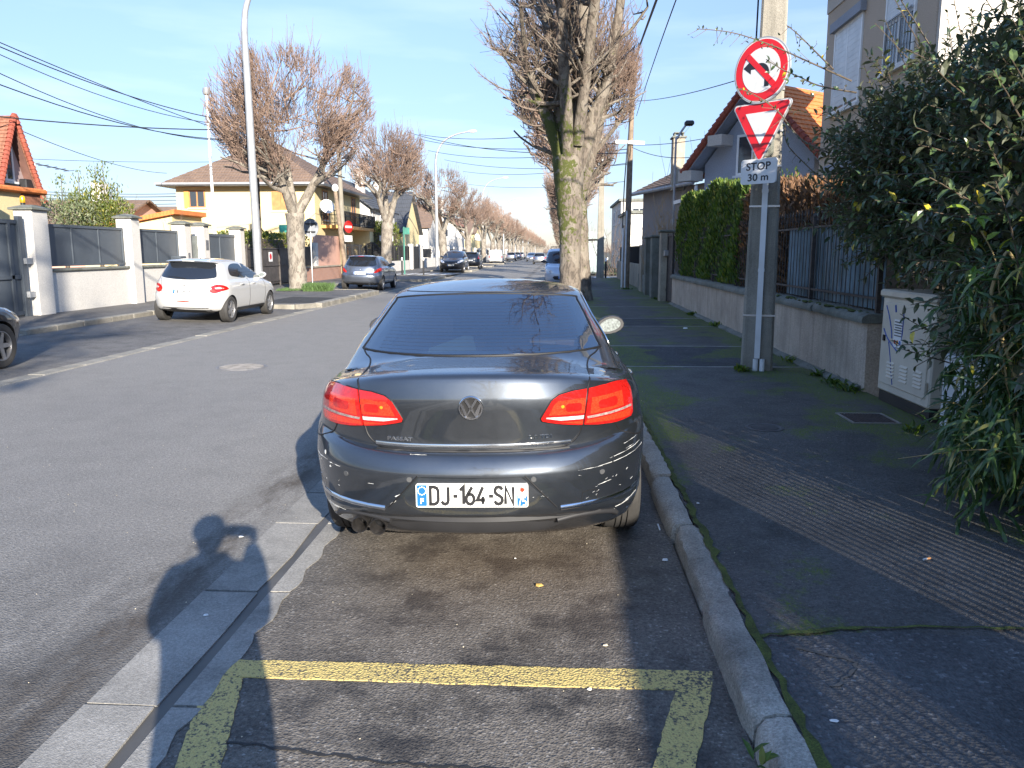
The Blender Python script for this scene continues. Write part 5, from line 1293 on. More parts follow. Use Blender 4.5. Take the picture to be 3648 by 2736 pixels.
def pillar(y, h=2.62, w=.46, cap=True):
    m = MB(); m.bbox(FX - .30, FX + .16, y - w / 2, y + w / 2, .05, h, .012); p = m.build('pillar', 'pale_wall', lf, world=True)
    m = MB(); m.bbox(FX - .38, FX + .24, y - w / 2 - .08, y + w / 2 + .08, h, h + .05, .01); m.loft([[(FX - .38, y - w / 2 - .08, h + .05), (FX + .24, y - w / 2 - .08, h + .05), (FX + .24, y + w / 2 + .08, h + .05), (FX - .38, y + w / 2 + .08, h + .05)], [(FX - .17, y - .1, h + .13), (FX + .03, y - .1, h + .13), (FX + .03, y + .1, h + .13), (FX - .17, y + .1, h + .13)]], True, True)
    m.build('pillar_cap', 'mossy_concrete', p, world=True); return p
P1 = pillar(19.25, 2.64, .62); pillar(23.72, 2.62, .5); pillar(27.15, 2.55, .46); P4 = pillar(28.62, 2.55, .46); pillar(31.95, 2.52, .46)
low_wall(19.55, 23.48); low_wall(23.96, 26.93); panel(19.62, 23.42, 3); panel(24.0, 26.9, 2)
m = MB(); m.box(FX + .16, FX + .18, 27.05, 27.2, 1.35, 1.6); m.build('intercom', 'dull_steel', lf, world=True)
m = MB(); m.box(FX + .16, FX + .175, 28.5, 28.75, 1.7, 2.05); m.build('house_number', 'dull_steel', lf, world=True)
m = MB(); m.bbox(FX - .1, FX + .25, 26.3, 26.75, 1.26, 1.5, .02); m.build('mailbox', 'anthracite', lf, world=True)
t = thing('garden_gate', 'narrow grey pedestrian gate between two white pillars', 'gate', (FX, 27.9, .1)); m = MB(); m.box(FX - .12, FX - .08, 27.4, 28.4, .15, 2.2); m.build('leaf', M('grey_gate', (.16, .18, .17), .5), t, world=True)
t = thing('driveway_gate', 'anthracite driveway gate behind the white hatchback', 'gate', (FX, 30.2, .1)); m = MB(); m.box(FX - .12, FX - .08, 28.88, 31.7, .15, 2.28); m.build('leaf', 'anthracite', t, world=True); m = MB(); m.box(FX - .08, FX - .05, 28.88, 31.7, 2.2, 2.3); m.box(FX - .08, FX - .05, 30.25, 30.35, .15, 2.2); m.build('frame', 'anthracite', t, world=True)
t = thing('driveway_gate', 'tall anthracite driveway gate at the left picture edge', 'gate', (FX, 16.5, .1))
m = MB(); m.box(FX - .10, FX - .06, 13.6, 18.7, .14, 2.38); m.build('leaf', 'anthracite', t, world=True); m = MB()
for z in (.14, 1.0, 2.30): m.box(FX - .06, FX - .02, 13.6, 18.62, z, z + .09)
m.box(FX - .06, FX - .02, 18.3, 18.39, .23, 2.3); m.box(FX - .08, FX + .02, 18.64, 18.80, .1, 2.48); m.build('frame', 'anthracite', t, world=True)
for z in (1.35, .55):
    m = MB(); m.box(FX + .02, FX + .10, 18.7, 18.98, z, z + .14); m.build('hinge', 'galvanised', t, world=True)
t = thing('beacon_light', 'small amber warning lamp on top of the first white pillar', 'lamp', (FX - .2, 19.2, 2.77)); m = MB(); m.lathe([(.055, 0), (.055, .05), (.001, .05)], 14); m.build('base', 'black_plastic', t); m = MB(); m.lathe([(.06, .05), (.062, .16), (.045, .21), (.001, .22)], 14); m.build('lens', M('amber', (.75, .38, .01), .2, 0, .1), t, smooth=40)
# neighbour: grey concrete wall stub and cream pillar with tiles
t = thing('garden_wall', 'old grey concrete wall behind the first white pillar', 'wall', (-15.2, 21, .1)); m = MB(); m.box(-15.4, -15.0, 17.0, 20.6, .05, 3.5); m.build('wall', 'grey_concrete', t, world=True)
t = thing('outbuilding', 'low cream annexe with orange tiled edge below the mauve gable', 'shed', (-17, 24, .1)); m = MB(); m.box(-19, -15.9, 22.2, 24.2, 0, 3.35); m.build('wall', 'cream_render', t, world=True)
m = MB(); m.bbox(-19.2, -15.7, 22.0, 24.4, 3.35, 3.52, .05); m.build('roof', 'orange_tile', t, world=True); m = MB(); m.box(-15.9, -15.84, 23.4, 24.2, 2.3, 3.35); m.build('corner_post', 'terracotta_tile', t, world=True)
# mauve house with steep gable
GX = -17.2; pk = at_x(29, 250, GX); fe_ = at_x(95, 440, GX); hw = fe_.y - pk.y; ne = Vector((GX, pk.y - hw, fe_.z)); bk = Vector((-7, 0, 0))
t = thing('house', 'mauve house with steep red tiled gable at the left picture edge', 'house', (GX, pk.y, 0))
m = MB(); ins = .25; zz = fe_.z + (pk.z - fe_.z) / hw * ins
ring = [(GX - .3, fe_.y - ins, 0), (GX - .3, fe_.y - ins, zz - .3), (GX - .3, pk.y, pk.z - .36), (GX - .3, ne.y + ins, zz - .3), (GX - .3, ne.y + ins, 0)]
m.loft([ring, [(x - 6, y, z) for x, y, z in ring]], True, True); m.build('wall', 'mauve_render', t, world=True)
for lo in (fe_, ne):
    m = MB(); roof_slab(m, lo, lo + bk, pk + bk, pk, 22, .10, .03); m.build('roof', 'terracotta_tile', t, world=True)
m = MB()
for lo in (fe_, ne):
    for i in range(20): p, q = lo.lerp(pk, i / 20), lo.lerp(pk, (i + 1.15) / 20); m.tube([p + Vector((.02, 0, .05)), q + Vector((.02, 0, .03))], [.11, .08], 7)
m.build('verge_tile', 'red_tile', t, world=True, smooth=40)
m = MB()
for lo in (fe_, ne): q0, q1 = lo - Vector((.02, 0, .30)), pk - Vector((.02, 0, .30)); m.loft([[tuple(p) for p in (q0, q1, q1 + Vector((-.3, 0, 0)), q0 + Vector((-.3, 0, 0)))], [tuple(p - Vector((0, 0, .05))) for p in (q0, q1, q1 + Vector((-.3, 0, 0)), q0 + Vector((-.3, 0, 0)))]], True, True)
m.build('soffit', M('soffit_brown', (.14, .07, .055), .8), t, world=True)
c = at_x(9, 345, GX - .3); window_in(t, (GX - .295, c.y, c.z - .1), (0, 1, 0), (1, 0, 0), .75, 1.1, .07)
m = MB(); m.bbox(GX - .3, GX - .05, fe_.y - .75, fe_.y - .35, fe_.z + .45, fe_.z + .75, .03); m.build('floodlight', 'black_plastic', t, world=True)
# antennas
t = thing('antenna', 'television aerial on a white mast behind the mauve roof', 'antenna', (-20, 31.5, 2)); p = at_x(76, 370, -20.5)
m = MB(); m.cyl((p.x, p.y, 1.5), (p.x, p.y, p.z + .3), .035, .035, 6); m.build('mast', 'white_gloss', t, world=True)
m = MB(); m.cyl((p.x - .5, p.y - 1.4, p.z + .45), (p.x + .5, p.y + 1.4, p.z + .15), .025, .025, 5)
for k in range(9): q = -1 + 2 * k / 8; m.cyl((p.x + .5 * q - .28, p.y + 1.4 * q + .1, p.z + .3 - .15 * q), (p.x + .5 * q + .28, p.y + 1.4 * q - .1, p.z + .3 - .15 * q), .014, .014, 4)
m.build('aerial', 'dull_steel', t, world=True)
# yellow house
YH = 50.0
t = h4 = thing('house', 'large cream yellow house with brown hipped roof and balcony', 'house', (-19, 54, 0))
x0, x1, y0, y1 = -23.9, -15.1, YH, 61.5; ez = 5.72
m = MB(); m.box(x0, x1, y0, y1, 0, ez); m.build('wall', 'cream_render', t, world=True)
o_ = .75; A_ = [(x0 - o_, y0 - o_, ez), (x1 + o_, y0 - o_, ez), (x1 + o_, y1 + o_, ez), (x0 - o_, y1 + o_, ez)]; rz_ = 8.85; ra, rb = ((x0 + x1) / 2, y0 + 4.2, rz_), ((x0 + x1) / 2, y1 - 4.2, rz_)
m = MB(); roof_slab(m, A_[0], A_[1], ra, ra, 16, .06, .03); roof_slab(m, A_[1], A_[2], rb, ra, 16, .06, .03); roof_slab(m, A_[2], A_[3], rb, rb, 16, .06, .03); roof_slab(m, A_[3], A_[0], ra, rb, 16, .06, .03); m.build('roof', 'brown_tile', t, world=True)
m = MB(); m.box(x0 - o_ - .1, x1 + o_ + .1, y0 - o_ - .1, y1 + o_ + .1, ez - .10, ez + .06); m.build('eave', 'grey_plastic', t, world=True)
m = MB(); m.box(x0 - o_ - .14, x1 + o_ + .14, y0 - o_ - .2, y0 - o_ - .1, ez - .02, ez + .10); m.build('gutter', 'galvanised', t, world=True)
M('shutter_wood', (.42, .19, .07), .6, 0, .2, 4)
for (px, py, w, h, sh) in ((426, 430, 1.05, 1.08, 0), (607, 433, 1.15, 1.2, 1)):
    c = at_y(px, py, YH); f = window_in(t, (c.x, y0 - .005, c.z), (1, 0, 0), (0, -1, 0), w, h, .08, fmat='shutter_wood')
    if sh:
        m = MB(); m.box(c.x - w / 2 + .02, c.x - .01, y0 - .07, y0 - .035, c.z - h / 2, c.z + h / 2); m.build('shutter', 'shutter_wood', f, world=True); m = MB(); m.box(c.x + .01, c.x + w / 2 - .02, y0 - .07, y0 - .035, c.z - h / 2, c.z + h / 2); m.build('shutter', 'shutter_wood', f, world=True)
    else:
        m = MB(); m.box(c.x - w / 2 - .3, c.x - w / 2, y0 - .07, y0 - .03, c.z - h / 2, c.z + h / 2); m.build('shutter', M('shutter_ochre', (.6, .32, .08), .6), f, world=True)
for yy in (52.2, 56.0, 59.5): window_in(t, (x1 + .005, yy, 4.6), (0, 1, 0), (1, 0, 0), 1.2, 1.9, .08, fmat='shutter_wood')
for yy in (53, 57.5): window_in(t, (x1 + .005, yy, 1.6), (0, 1, 0), (1, 0, 0), 1.4, 1.3, .08, fmat='shutter_wood')
m = MB(); m.box(x1, x1 + 1.25, y0 + 1.2, y1 - .3, 3.12, 3.32); bl = m.build('balcony', M('balcony_edge', (.55, .28, .09), .7), t, world=True)
m = MB()
for (ax, ay, bx, by) in ((x1 + 1.2, y0 + 1.25, x1 + 1.2, y1 - .35), (x1, y0 + 1.25, x1 + 1.2, y0 + 1.25)):
    n_ = max(4, int(math.hypot(bx - ax, by - ay) / .16))
    for k in range(n_ + 1): xx, yy = ax + (bx - ax) * k / n_, ay + (by - ay) * k / n_; m.cyl((xx, yy, 3.32), (xx, yy, 4.22), .018 if k % 8 else .035, None, 4)
    for z in (3.45, 3.95, 4.22): m.cyl((ax, ay, z), (bx, by, z), .025, None, 5)
m.build('railing', 'iron_black', bl, world=True)
m = MB(); m.box(x1 - 3, x1 + 1.2, y0 + 9.4, y1 - .3, 0, 3.12); m.build('porch', 'cream_render', t, world=True)
# satellite dish on the balcony corner
t = thing('satellite_dish', 'white satellite dish on the yellow house corner', 'satellite dish', (-14.6, 50.6, 4.5)); p = at_y(706, 447, 50.4)
m = MB(); d_ = Vector((.5, -.8, .35)).normalized(); q = d_.to_track_quat('Z', 'Y').to_matrix(); rings = []
for r_, h_ in ((.46, .12), (.34, .065), (.2, .022), (.02, 0)): rings.append([tuple(p + q @ Vector((r_ * math.cos(2 * math.pi * k / 20), r_ * math.sin(2 * math.pi * k / 20), h_))) for k in range(20)])
m.loft(rings); m.loft([[tuple(Vector(v) - d_ * .02) for v in r_] for r_ in rings]); m.build('dish', 'white_gloss', t, world=True, smooth=50)
m = MB(); m.cyl(tuple(p), (x1, 51.5, p.z - .3), .03, None, 6); m.cyl(tuple(p - q @ Vector((0, .4, 0))), tuple(p + d_ * .45), .015, None, 5); m.build('arm', 'dull_steel', t, world=True)
# lean-to roof in front of yellow house at left
t = thing('outbuilding', 'low cream lean-to with orange tiled sloping roof before the yellow house', 'shed', (-20, 42, 0)); p0, p1 = at_y(262, 478, 43), at_y(376, 452, 43)
m = MB(); m.loft([[(p0.x - 2.6, 43, p0.z - .4), (p1.x, 43, p1.z), (p1.x, 47, p1.z), (p0.x - 2.6, 47, p0.z - .4)], [(p0.x - 2.6, 43, p0.z - .62), (p1.x, 43, p1.z - .24), (p1.x, 47, p1.z - .24), (p0.x - 2.6, 47, p0.z - .62)]], True, True); m.build('roof', 'orange_tile', t, world=True)
m = MB(); m.loft([[(p0.x - 2.4, 43.3, 0), (p1.x - .3, 43.3, 0), (p1.x - .3, 47, 0), (p0.x - 2.4, 47, 0)], [(p0.x - 2.4, 43.3, p0.z - .65), (p1.x - .3, 43.3, p1.z - .3), (p1.x - .3, 47, p1.z - .3), (p0.x - 2.4, 47, p0.z - .65)]], True, True); m.build('wall', 'cream_render', t, world=True)
# iron gate, brick and salmon wall beside the first tree
t = thing('iron_gate', 'dark sheet backed iron gate with white sticker behind the white hatchback', 'gate', (FX, 36.6, .1)); M('gate_brown', (.075, .066, .062), .6, .3, .3, 6)
m = MB(); m.box(FX - .12, FX - .09, 32.9, 39.2, .2, 1.75); m.build('leaf', 'gate_brown', t, world=True); m = MB()
for yy in (32.9, 34.45, 36.8, 39.15): m.box(FX - .09, FX - .03, yy - .04, yy + .04, .1, 1.95)
for z in (.3, 1.0, 1.75): m.box(FX - .09, FX - .05, 32.9, 39.2, z, z + .05)
for k in range(40): m.cyl((FX - .06, 33 + k * .155, 1.75), (FX - .06, 33 + k * .155, 1.92), .012, .004, 4)
m.build('frame', 'gate_brown', t, world=True)
m = MB(); m.prism(rrect2(35.5, 35.95, 1.2, 1.62, .03), 'x', FX - .088, FX - .083); st = m.build('sticker', 'white_gloss', t, world=True); m = MB(); m.prism(circle2(35.72, 1.42, .14, 14), 'x', FX - .083, FX - .080); m.build('emblem', 'sign_red', st, world=True)
def brick_mat(name, c1, c2, mortar, scale=5.0):
    m, nt, N, L, b = nm(name); v = coords(nt); o = xyz(nt, v); cb = N.new('ShaderNodeCombineXYZ'); L.new(o[1], cb.inputs[0]); L.new(o[2], cb.inputs[1])
    br = N.new('ShaderNodeTexBrick'); br.inputs['Scale'].default_value = scale; L.new(cb.outputs[0], br.inputs['Vector'])
    for k, c in (('Color1', c1), ('Color2', c2), ('Mortar', mortar)): br.inputs[k].default_value = (*c, 1)
    br.inputs['Mortar Size'].default_value = .03; L.new(br.outputs['Color'], b.inputs['Base Color']); b.inputs['Roughness'].default_value = .9; bump(nt, b, br.outputs['Fac'], -.4, .01); return m
brick_mat('red_brick', (.36, .15, .09), (.27, .11, .07), (.38, .33, .28))
t = thing('garden_wall', 'salmon wall on a low red brick base beside the first plane tree', 'wall', (FX, 43.5, .1))
m = MB(); m.box(FX - .3, FX, 39.4, 47.2, .05, .80); m.build('brick_base', 'red_brick', t, world=True); m = MB(); m.box(FX - .35, FX + .05, 39.4, 47.25, .80, .88); m.build('coping', 'old_pillar', t, world=True)
m = MB(); m.box(FX - .24, FX - .02, 42.6, 47.2, .88, 2.52); m.build('wall', 'salmon_render', t, world=True); m = MB()
m.box(FX - .2, FX - .15, 39.4, 42.6, .9, 1.9); m.build('panel', 'iron_black', t, world=True)
m = MB(); m.box(FX - .28, FX + .03, 42.2, 42.6, .88, 2.1); m.build('pier', 'pale_wall', t, world=True)
# arched black railing further along
t = thing('iron_railing', 'black iron railing with arched gate on a low white wall', 'fence', (FX, 58, .1)); m = MB(); m.box(FX - .2, FX, 48.3, 53, .05, .9); m.box(FX - .2, FX, 58.5, 70, .05, .9); m.build('wall', 'pale_wall', t, world=True)
m = MB(); k = 0
for i in range(140):
    y = 48.4 + i * .155
    if 53 < y < 58.5: zt, zb = 1.75 + .45 * math.sin(math.pi * (y - 53) / 5.5), .2
    else: zt, zb = 2.0, .9
    m.cyl((FX - .1, y, zb), (FX - .1, y, zt), .016, None, 4); m.lathe([(.03, zt), (.001, zt + .14)], 4, 'z', (FX - .1, y, 0))
    if i % 12 == 0: m.box(FX - .16, FX - .04, y - .06, y + .06, zb, zt + .05)
for z in (1.1, 1.8):
    m.cyl((FX - .1, 48.4, z), (FX - .1, 70, z), .02, None, 4)
o = m.build('bar', 'iron_black', t, world=True); o['kind'] = 'stuff'
t = thing('garden_gate', 'dark closed garden gate between white posts past the green sign', 'gate', (FX, 73, .1)); m = MB(); m.box(FX - .12, FX - .06, 71, 74.5, .1, 2.1); m.build('leaf', 'iron_black', t, world=True)
for yy in (70.6, 74.9): m = MB(); m.bbox(FX - .3, FX + .1, yy - .3, yy + .3, .05, 2.3, .02); m.build('post', 'pale_wall', t, world=True)
t = thing('garden_wall', 'long pale wall with dark panels behind the far cars', 'wall', (FX, 110, .1)); m = MB(); m.box(FX - .25, FX, 75.4, 330, .05, 1.0); m.build('wall', 'pale_wall', t, world=True)
for k in range(40):
    y = 76 + k * 6.3; m = MB(); m.bbox(FX - .3, FX + .05, y - .25, y + .25, 1.0, 2.2, .02); m.build('pier', 'pale_wall', t, world=True)
    if k % 3 != 1 and k < 24: m = MB(); m.box(FX - .16, FX - .1, y + .25, y + 6.05, 1.05, 1.9); m.build('fence_panel', 'iron_black', t, world=True)
# dark board and round sign seen from behind, green plate, no entry sign, street name sign
t = thing('road_sign', 'round traffic sign seen from the back beside the first tree', 'road sign', (-10.5, 36, .1)); c = at_y(671, 492, 36); m = MB(); m.prism([(c.x + .42 * math.cos(2 * math.pi * k / 28) * .85, c.z + .42 * math.sin(2 * math.pi * k / 28)) for k in range(28)], 'y', 35.98, 36.02); m.build('back', M('grey_sign_back', (.20, .215, .24), .7, 0), t, world=True)
m = MB(); m.cyl((c.x, 35.95, .1), (c.x, 35.95, c.z + .3), .03, None, 8); m.build('post', 'dull_steel', t, world=True); 
for dz_ in (.15, -.2): m = MB(); m.box(c.x - .22, c.x + .22, 35.9, 35.975, c.z + dz_, c.z + dz_ + .05); m.build('bracket', 'black_plastic', t, world=True)
c = at_y(620, 497, 46.0); t = thing('sign_board', 'plain green board above the hedge left of the first tree', 'sign', (c.x, 46, 0)); m = MB(); m.box(c.x - .45, c.x + .75, 45.96, 46.0, c.z - .3, c.z + .3); m.build('board', M('board_green', (.05, .36, .26), .5), t, world=True); m = MB(); m.cyl((c.x, 46.05, 0), (c.x, 46.05, c.z), .04, None, 6); m.build('post', 'dull_steel', t, world=True)
c = at_x(752, 490, -12.3); t = thing('road_sign', 'red and white no entry sign on a concrete pole', 'road sign', (c.x, c.y, .1)); y_ = c.y
m = MB(); m.cyl((c.x - .35, y_ + .25, .1), (c.x - .50, y_ + .25, 8.6), .16, .11, 10); m.build('pole', 'grey_concrete', t, world=True)
rot_ = R(62)
def tilt_disc(mb, r_, d0, d1, poly=None):
    P = poly or circle2(0, 0, r_, 28); cs, sn = math.cos(rot_), math.sin(rot_); mb.loft([[(c.x + u * cs - d * sn * -1, y_ + u * sn - d * cs, c.z + v_) for u, v_ in P] for d in (d0, d1)], True, True)
m = MB(); tilt_disc(m, .36, 0, .03); m.build('disc', 'deep_red', t, world=True); m = MB(); tilt_disc(m, 0, .03, .035, [(-.27, -.06), (.27, -.06), (.27, .06), (-.27, .06)]); m.build('bar', 'sign_white', t, world=True)
m = MB(); tilt_disc(m, 0, 0, .02, [(-.34, -.85), (.3, -.85), (.3, -.5), (-.34, -.5)]); m.build('plate', 'sign_white', t, world=True)
t = thing('utility_pole', 'dark wooden utility pole right behind the tall lamp post', 'pole', (-12.3, 33, .1)); p = at_x(541, 115, -12.4); m = MB(); m.tube([(-12.5, 33.2, 0), (-12.45, p.y, 4), (p.x, p.y, p.z)], [.16, .14, .10], 10); m.build('shaft', M('dark_wood', (.085, .07, .055), .9, 0, .3, 5), t, world=True, smooth=50)
t = thing('utility_pole', 'thin leaning wooden pole with white fitting before the balcony', 'pole', (-12.6, 50, .1)); p = at_x(724, 410, -12.9); m = MB(); m.tube([(-12.4, p.y, 0), (p.x, p.y, p.z)], [.15, .11], 10); m.build('shaft', 'wood_pole', t, world=True); m = MB(); m.ball((p.x, p.y, p.z + .1), .2, 10, 6, (1, 1, 1.2)); m.build('fitting', 'white_gloss', t, world=True, smooth=60)
t = thing('sign_post', 'thin green post with small green plate near the crossing', 'post', (-11, 55, .1)); p = at_y(872, 490, 55); m = MB(); m.cyl((p.x, 55, .1), (p.x, 55, p.z), .05, None, 8); m.build('post', M('post_green', (.03, .16, .12), .5), t, world=True); m = MB(); m.box(p.x - .05, p.x + .4, 54.95, 54.99, p.z - .5, p.z - .05); m.build('plate', 'post_green', t, world=True)
t = thing('street_name_sign', 'small white street name plate behind the second tree', 'sign', (-12, 52, .1)); p = at_y(846, 515, 53); m = MB(); m.box(p.x - .8, p.x + .1, 52.96, 53, p.z - .18, p.z + .18); m.build('plate', 'sign_white', t, world=True); m = MB(); m.cyl((p.x - .35, 53.05, .1), (p.x - .35, 53.05, p.z + .2), .03, None, 6); m.build('post', 'dull_steel', t, world=True)
# far houses on the left
def far_house(lab, x0, x1, y0, y1, h, rh, wall, roof, wins=True, ridge='x'):
    t = thing('house', lab, 'house', (x0, y0, 0)); gabled(t, 'wall', wall, x0, x1, y0, y1, 0, h)
    for s in (0, 1):
        m = MB()
        if ridge == 'y': xm = (x0 + x1) / 2; e = x1 + .4 if s else x0 - .4; roof_slab(m, (e, y0 - .4, h - .1), (e, y1 + .4, h - .1), (xm, y1 + .4, h + rh), (xm, y0 - .4, h + rh), 10, .08, .03)
        else: ym = (y0 + y1) / 2; e = y1 + .4 if s else y0 - .4; roof_slab(m, (x0 - .4, e, h - .1), (x1 + .4, e, h - .1), (x1 + .4, ym, h + rh), (x0 - .4, ym, h + rh), 10, .08, .03)
        m.build('roof', roof, t, world=True)
    for e in ((y0 + .001, y1 - .001) if ridge == 'y' else (x0 + .001, x1 - .001)):
        m = MB(); q0_, q1_ = (x0, x1) if ridge == 'y' else (y0, y1); m.prism([(q0_, h), (q1_, h), ((q0_ + q1_) / 2, h + rh - .1)], ridge, e - .01, e + .01); m.build('gable', wall, t, world=True)
    m = MB(); m.bbox((x0 + x1) / 2 + 1.0, (x0 + x1) / 2 + 1.7, (y0 + y1) / 2 - .4, (y0 + y1) / 2 + .4, h + rh * .4, h + rh + 1.0, .03); m.build('chimney', 'pale_wall', t, world=True)
    if wins:
        for z in np.arange(1.6, h - .6, 2.8):
            for xx in np.arange(x0 + 1.5, x1 - .8, 2.7): window_in(t, (xx, y0 - .005, z), (1, 0, 0), (0, -1, 0), 1.2, 1.3, .09)
            for yy in np.arange(y0 + 1.5, y1 - .8, 3.0): window_in(t, (x1 + .005, yy, z), (0, 1, 0), (1, 0, 0), 1.2, 1.3, .09)
far_house('white house with yellow shutters directly behind the balcony house', -22, -15.4, 66, 76, 5.2, 2.6, 'pale_wall', 'slate_tile', ridge='y')
far_house('house with slate roof and white chimney behind the second tree', -25, -15.5, 80, 90, 3.6, 4.2, 'cream_render', 'slate_tile', ridge='x')
far_house('long white house with brown roof behind the third tree', -28, -15.8, 98, 110, 4.6, 3.0, 'pale_wall', 'brown_tile', ridge='x')
far_house('pale narrow house partly seen between the far left trunks', -24, -15.5, 122, 134, 5.6, 3.0, 'pale_wall', 'terracotta_tile', ridge='y')
far_house('cream far house seen through the left tree row', -24, -15.5, 150, 165, 5.0, 3.0, 'cream_render', 'brown_tile', ridge='x')
far_house('low brown roofed house far behind the yellow house lean-to', -40, -28, 70, 80, 3.4, 2.4, 'cream_render', 'brown_tile', False)
far_house('distant brown roofed house behind the garden shrubs', -33, -25, 44, 52, 3.1, 1.6, 'salmon_render', 'brown_tile', False)
# --- street lamps: tall curved columns
def lamp_arm(t, H_, arm, base_r, x=0.0):
    path = [(x, 0, 0), (x, 0, H_ * .3), (x, 0, H_ * .62), (x, 0, H_ * .78), (x + arm * .05, 0, H_ * .86), (x + arm * .22, 0, H_ * .935), (x + arm * .52, 0, H_ * .98), (x + arm * .86, 0, H_)]
    C = loftcurve(path, 5); m = MB(); n = len(C)
    m.tube(C, [base_r * (1 - .62 * (i / (n - 1))) for i in range(n)], 14); m.build('column', 'galvanised', t, smooth=60)
    m = MB(); a = x + arm * .82; m.loft([[(a + dx, w_ * math.cos(q), H_ + zc + hh * math.sin(q)) for q in [2 * math.pi * k / 12 for k in range(12)]] for dx, w_, hh, zc in ((0, .05, .05, 0), (.1, .11, .09, .01), (.45, .16, .11, .02), (.68, .12, .09, .02), (.74, .05, .04, .02))], True, True); hd = m.build('lamp_head', 'white_gloss', t, smooth=50)
    m = MB(); m.loft([[(a + .22 + .34 * i, .10 * math.cos(q), H_ - .09 + .03 * math.sin(q)) for q in [2 * math.pi * k / 10 for k in range(10)]] for i in (0, .5, 1)], True, True); m.build('lens', 'clear_lens', hd, smooth=50)
L1 = thing('street_lamp', 'nearest tall curved street lamp column behind the white hatchback', 'street lamp', (-10.42, 27.6, .1)); lamp_arm(L1, 11.3, 3.3, .145)
L1.rotation_euler = (0, R(-.4), 0)
lamps = [(68, 'second curved street lamp left of the road, by the leaning trunk'), (110, 'third curved street lamp, its arm above the left tree row'), (152, 'fourth curved street lamp along the left tree row')]
for yy, lab in lamps: dup(L1, (-10.2, yy, .1), 0, None, lab)
for yy in (193, 236, 279, 322, 365, 408): dup(L1, (-10.2, yy, .1), 0, None, 'distant curved street lamp further along the left tree row', 'distant street lamps on the left')
t = thing('street_lamp', 'slim straight white lamp post with round head behind the fence', 'street lamp', (-14.6, 33, 0)); p = at_x(446, 205, -14.6); q = at_x(463, 490, -14.6)
m = MB(); m.tube([(q.x, p.y, 0), (q.x, p.y, q.z), (p.x, p.y, p.z)], [.07, .06, .05], 8); m.build('post', 'white_gloss', t, world=True); m = MB(); m.lathe([(.05, 0), (.13, .04), (.16, .16), (.13, .30), (.02, .34)], 14, 'z', (p.x, p.y, p.z - .02)); m.build('lamp_head', M('lamp_grey', (.3, .31, .32), .25, .3), t, world=True, smooth=40)
# ------------------------------------------------------------------ trees
def bark(name, c1, c2, moss=0.0, peel=None):
    m, nt, N, L, b = nm(name); v = coords(nt, scale=(1, 1, .45))
    f = noise(nt, v, 5, 7, .7); g = noise(nt, coords(nt, scale=(1, 1, .3)), 22, 4, .7)
    c = mix(nt, ramp(nt, f, [(.35, 0.), (.65, 1.)]), c1, c2)
    c = mix(nt, ramp(nt, g, [(.42, .75), (.52, 0.)]), c, tuple(x * .45 for x in c1))
    if peel:
        vo = N.new('ShaderNodeTexVoronoi'); vo.inputs['Scale'].default_value = 7; L.new(coords(nt, scale=(1, 1, .6)), vo.inputs['Vector'])
        sp = N.new('ShaderNodeSeparateColor'); L.new(vo.outputs['Color'], sp.inputs[0]); c = mix(nt, ramp(nt, sp.outputs[0], [(.6, 0.), (.66, .55)]), c, peel)
    if moss:
        o = xyz(nt, coords(nt)); n = noise(nt, coords(nt), 3.1, 7, .7)
        side = maprange(nt, o[0], .25, -.25); z = band(nt, o[2], 1.9, 4.6, .5)
        f2 = math_n(nt, 'ADD', math_n(nt, 'MULTIPLY', math_n(nt, 'ADD', n, noise(nt, coords(nt), 11, 4, .7)), .5), math_n(nt, 'MULTIPLY', math_n(nt, 'MULTIPLY', maprange(nt, o[0], .45, -.45), z), .20))
        c = mix(nt, ramp(nt, f2, [(.585, 0.), (.63, 1.)]), c, mix(nt, noise(nt, coords(nt), 30, 3), (.03, .038, .008), (.09, .10, .016)))
    L.new(c, b.inputs['Base Color']); b.inputs['Roughness'].default_value = .9; bump(nt, b, math_n(nt, 'ADD', g, math_n(nt, 'MULTIPLY', f, .6)), .9, .03); return m
bark('bark_grey', (.17, .145, .118), (.25, .22, .18), peel=(.31, .28, .235)); bark('bark_big', (.115, .093, .073), (.19, .158, .125), moss=1.0, peel=(.235, .205, .165))
bark('bark_limb', (.17, .135, .10), (.24, .195, .15))
M('twig_warm', (.225, .155, .118), .85, 0, .3, 1.2); M('twig_grey', (.155, .115, .088), .85, 0, .3, 1.2)

class Twigs:
    """many thin three sided shoots gathered in one mesh"""
    def __init__(s): s.V = []; s.F = []
    def shoot(s, p, d, L, r, rnd, bend=.25, segs=3, bud=True):
        p = Vector(p); d = Vector(d).normalized(); a = d.orthogonal().normalized(); b = d.cross(a); n0 = len(s.V); q = p.copy(); dirv = d.copy()
        pts = [q.copy()]
        for i in range(segs):
            dirv = (dirv + Vector((rnd.uniform(-bend, bend), rnd.uniform(-bend, bend), rnd.uniform(-bend * .3, bend)))).normalized(); q = q + dirv * (L / segs); pts.append(q.copy())
        rad = [r * (1 - .62 * i / segs) for i in range(segs + 1)]
        if bud: rad[-1] = r * .62
        for i, c in enumerate(pts):
            for k in range(3): t = 2.094 * k; s.V.append(tuple(c + (a * math.cos(t) + b * math.sin(t)) * rad[i]))
        for i in range(segs):
            for k in range(3): k2 = (k + 1) % 3; s.F.append((n0 + 3 * i + k, n0 + 3 * i + k2, n0 + 3 * i + 3 + k2, n0 + 3 * i + 3 + k))
        s.F.append((n0 + 3 * segs, n0 + 3 * segs + 1, n0 + 3 * segs + 2)); return pts
    def build(s, name, mat, par):
        me = bpy.data.meshes.new(name); me.from_pydata(s.V, [], s.F); me.materials.append(MATS[mat]); o = bpy.data.objects.new(name, me); COL.objects.link(o); o.parent = par; return o

